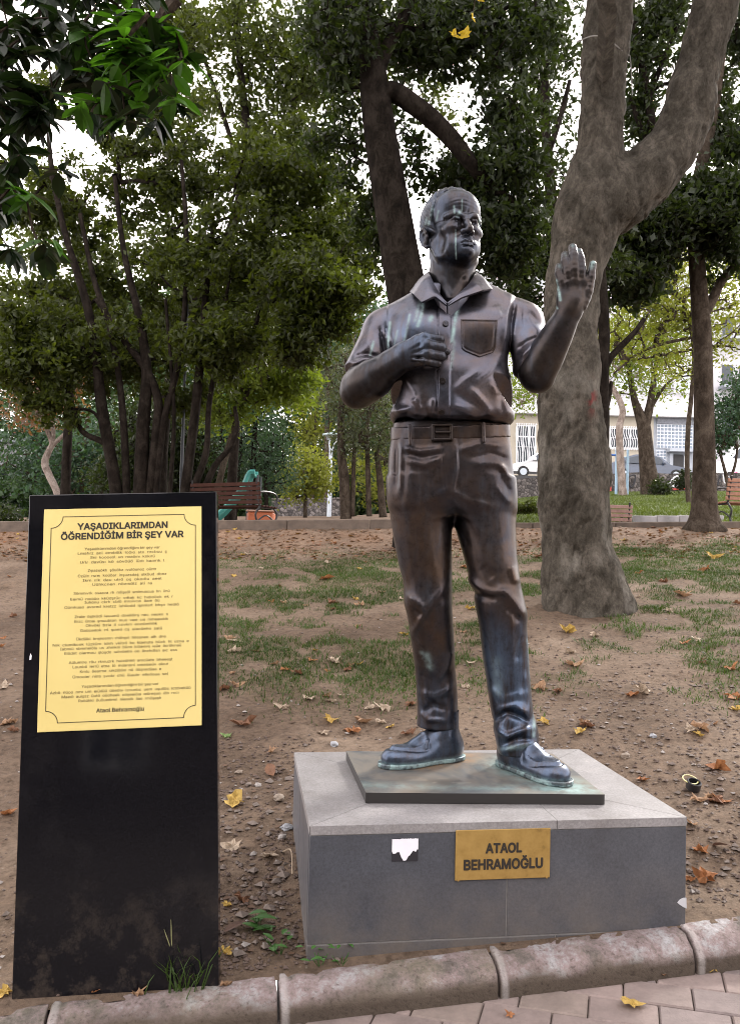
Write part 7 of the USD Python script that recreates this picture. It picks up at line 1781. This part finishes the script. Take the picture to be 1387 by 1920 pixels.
# the ones that can be told apart
own = [(453, 1362, 46, 'brown', 'curled brown leaf on the soil just right of the gold plate'), (424, 1383, 24, 'green', 'pale green leaf touching the right edge of the tablet'), (680, 1356, 34, 'tan', 'tan leaf tucked behind the orange leaf by the plinth'), (661, 1373, 34, 'orange', 'light orange leaf behind the plinth, left of the shoe'),
       (508, 1450, 48, 'brown', 'reddish brown folded leaf between tablet and plinth top'), (1064, 1187, 34, 'yellow', 'big yellow lobed leaf on the grass right of the knees'), (1077, 1249, 40, 'tan', 'curled tan leaf on the soil right of the shin'), (1019, 1356, 26, 'yellow', 'yellow upright leaf right of the trouser hem'),
       (1088, 1374, 28, 'yellow', 'flat yellow leaf on the soil right of the plinth top'), (1204, 1299, 36, 'pale', 'greyish curled leaf on the open soil at the right'), (1380, 1310, 44, 'orange', 'orange brown leaf at the right edge beyond the plinth'), (1345, 1445, 46, 'orange', 'orange leaf strip near the black cap'), (1203, 1464, 26, 'orange', 'orange leaf with a pale stalk right of the plinth top'),
       (1298, 1548, 24, 'tan', 'small tan leaf touching the plinth right edge'), (1352, 1596, 48, 'dark', 'dark brown leaf right of the plinth'), (1314, 1600, 32, 'orange', 'orange broken leaf right of the plinth above the rolled one'), (1322, 1650, 46, 'orange', 'rolled orange brown leaf near the lower right plinth corner'), (1294, 1652, 22, 'orange', 'small orange leaf against the plinth right edge'),
       (436, 1594, 44, 'pale', 'large greyish leaf right of the tablet halfway down'), (503, 1610, 38, 'pale', 'greyish leaf close to the plinth left side'), (440, 1745, 50, 'dark', 'dark brown leaf beside the tablet foot'), (425, 1790, 24, 'yellow', 'yellow leaf at the tablet lower right corner'), (455, 1690, 32, 'brown', 'brown leaf between tablet and plinth low down'), (425, 1700, 22, 'yellow', 'yellow leaf half behind the tablet edge'),
       (14, 1530, 36, 'orange', 'orange leaf at the left picture edge beside the tablet'), (425, 1850, 24, 'tan', 'small tan leaf on the soil by the kerb joint'), (317, 1832, 30, 'tan', 'tan leaf leaning at the grass tuft'), (262, 1866, 34, 'tan', 'tan leaf at the foot of the tablet'), (180, 1862, 22, 'orange', 'small orange leaf at the tablet foot on the left'), (8, 1866, 30, 'yellow', 'pale yellow leaf at the lower left corner'),
       (612, 1086, 30, 'orange', 'salmon leaf on the grass left of the knees'), (1335, 1047, 32, 'yellow', 'yellow leaf on the far grass at the right'), (1320, 1072, 28, 'orange', 'red brown leaf under the far yellow one'), (1010, 1046, 26, 'brown', 'red brown leaf left of the plane trunk foot'), (625, 1242, 28, 'pale', 'pale pinkish leaf on the grass above the plinth'), (585, 1240, 26, 'orange', 'rust leaf left of the pale pinkish one'),
       (1280, 1117, 34, 'tan', 'tan leaf on the grass right of the plane tree foot'), (1140, 1137, 36, 'pale', 'pale leaf at the foot of the plane tree'), (1165, 1140, 28, 'brown', 'brown leaf right of the pale one by the plane tree foot'), (440, 1204, 36, 'pale', 'pale ribbed leaf on grass right of the plate'), (478, 1222, 34, 'brown', 'long brown leaf on grass right of the plate')]
for q in own: fallen(*q, oval=q[0] in (1352, 440, 508, 478), curl=.5)
pv = lambda px, py: (lambda d: EYE + d * ((-CAM_H + 0.04 * 0.5) / d[2]))(ray(px, py)) + [0, 0, .008]
def on_pave(px, py):
    d = ray(px, py); t = (0.018 - CAM_H) / (d[2] - 0.04 * d[0]); return EYE + d * t + [0, 0, .010]
fallen(1184, 1890, 50, 'yellow', 'bright yellow leaf lying on the block paving', onto=on_pave(1184, 1890), curl=.2); fallen(1333, 1826, 22, 'yellow', 'small yellow leaf on the paving against the kerb', onto=on_pave(1333, 1826)); fallen(1241, 1838, 24, 'tan', 'small tan leaf on the paving', onto=on_pave(1241, 1838)); fallen(955, 1912, 22, 'orange', 'small orange leaf at the bottom picture edge', onto=on_pave(955, 1912))
lay = [('tan', 60), ('orange', 36), ('brown', 46), ('yellow', 34), ('pale', 40)]
for col, n in lay:
    for i in range(n):
        py = 990 + 560 * rng.uniform(0, 1) ** 1.7; px = rng.uniform(415, 1387) if rng.random() < .93 else rng.uniform(0, 45)
        if 545 < px < 1290 and py > 1380: continue
        y = hit(px, py)[1]
        cn = dict(tan="tan", orange="orange", brown="brown", yellow="yellow", pale="greyish")[col]
        wh = 'left of the tablet' if px < 50 else 'along the planter edge' if py < 1035 else ('between the tablet and the statue legs' if px < 760 else 'behind the statue legs' if px < 1000 else 'near the plane tree foot' if py < 1180 else 'on the open soil right of the plinth') if py < 1330 else 'close to the left of the plinth' if px < 700 else 'on the stony soil right of the plinth'
        fallen(px, py, rng.uniform(.05, .115) * FPX / y, col, f'dry {cn} leaf lying {wh}', f'{cn} leaves {wh}', curl=.45)
# leaf litter: small fragments
n = 2600
yy = 2.6 + 11 * rng.uniform(0, 1, n) ** .9; uu = rng.uniform(-.46, .46, n); xx = uu * yy; ok = yy > kerb_y(xx) + .03; xx, yy = xx[ok], yy[ok]
V, F = leaves(np.c_[xx, yy, soil_z(xx, yy) + .004], .024, rng, 0, .6, up=3.0)
V = V.reshape(-1, 4, 3); c_ = V.mean(1, keepdims=True); V[..., 2] = (c_ + (V - c_) * .25)[..., 2]
obj('leaf_litter', (V.reshape(-1, 3), F), leaf_mat('litter', (.10, .055, .032), (.36, .24, .14), .1, .7), label='small dry leaf fragments strewn over the soil', cat='leaf litter', kind='stuff')
n = 3200
yy = rng.uniform(10.8, 14.0, n); uu = rng.uniform(-.46, .46, n); xx = uu * yy
V, F = leaves(np.c_[xx, yy, soil_z(xx, yy) + .008], .075, rng, 0, .7, up=2.5); V = V.reshape(-1, 4, 3); c_ = V.mean(1, keepdims=True); V[..., 2] = (c_ + (V - c_) * .3)[..., 2]
obj('far_leaf_litter', (V.reshape(-1, 3), F), leaf_mat('litter_far', (.16, .075, .035), (.42, .24, .12), .1, .7), label='carpet of dry leaves along the planter edge', cat='leaf litter', kind='stuff')
# weeds
def weed(px, py, label, n, L, seed):
    r_ = np.random.default_rng(seed); p = hit(px, py); t = thing('weed', label, 'weed', p); vs = []
    for k in range(n):
        a = r_.uniform(0, 6.28); q = p + [r_.normal() * .03, r_.normal() * .02, r_.uniform(.01, .06)]
        vs.append(trimesh.Trimesh(*big_leaf(q, np.array([math.cos(a), math.sin(a), r_.uniform(-.1, .5)]), np.array([0, 0, 1.]), L * r_.uniform(.6, 1.1), L * .4, .2), process=False))
    for v in vs: obj('leaf', v, weed_m, t)
    obj('stalks', join([rod(p - [0, 0, .01], p + [r_.normal() * .03, r_.normal() * .02, r_.uniform(.02, .05)], .0012, 4) for k in range(5)]), weed_m, t)
weed_m = leaf_mat('weed_leaf', (.05, .13, .03), (.10, .22, .05), .35, .45)
weed(485, 1745, 'green leaves on the soil between tablet and plinth', 7, .075, 1); weed(525, 1790, 'low weeds at the lower left plinth corner', 8, .045, 2); weed(640, 1808, 'small green weed in front of the plinth above the kerb', 6, .03, 3); weed(600, 1812, 'small weed at the plinth front left end', 7, .035, 4)
rt = [hit(530, 1600) + [0, 0, .005], hit(545, 1620) + [0, 0, .05], hit(548, 1650) + [0, 0, .02]]
obj('dry_root', tube(spline(np.array(rt), 10), .003, 5), plain('dry_root', (.25, .19, .13), .8), label='curved dry root beside the plinth left face', cat='root')
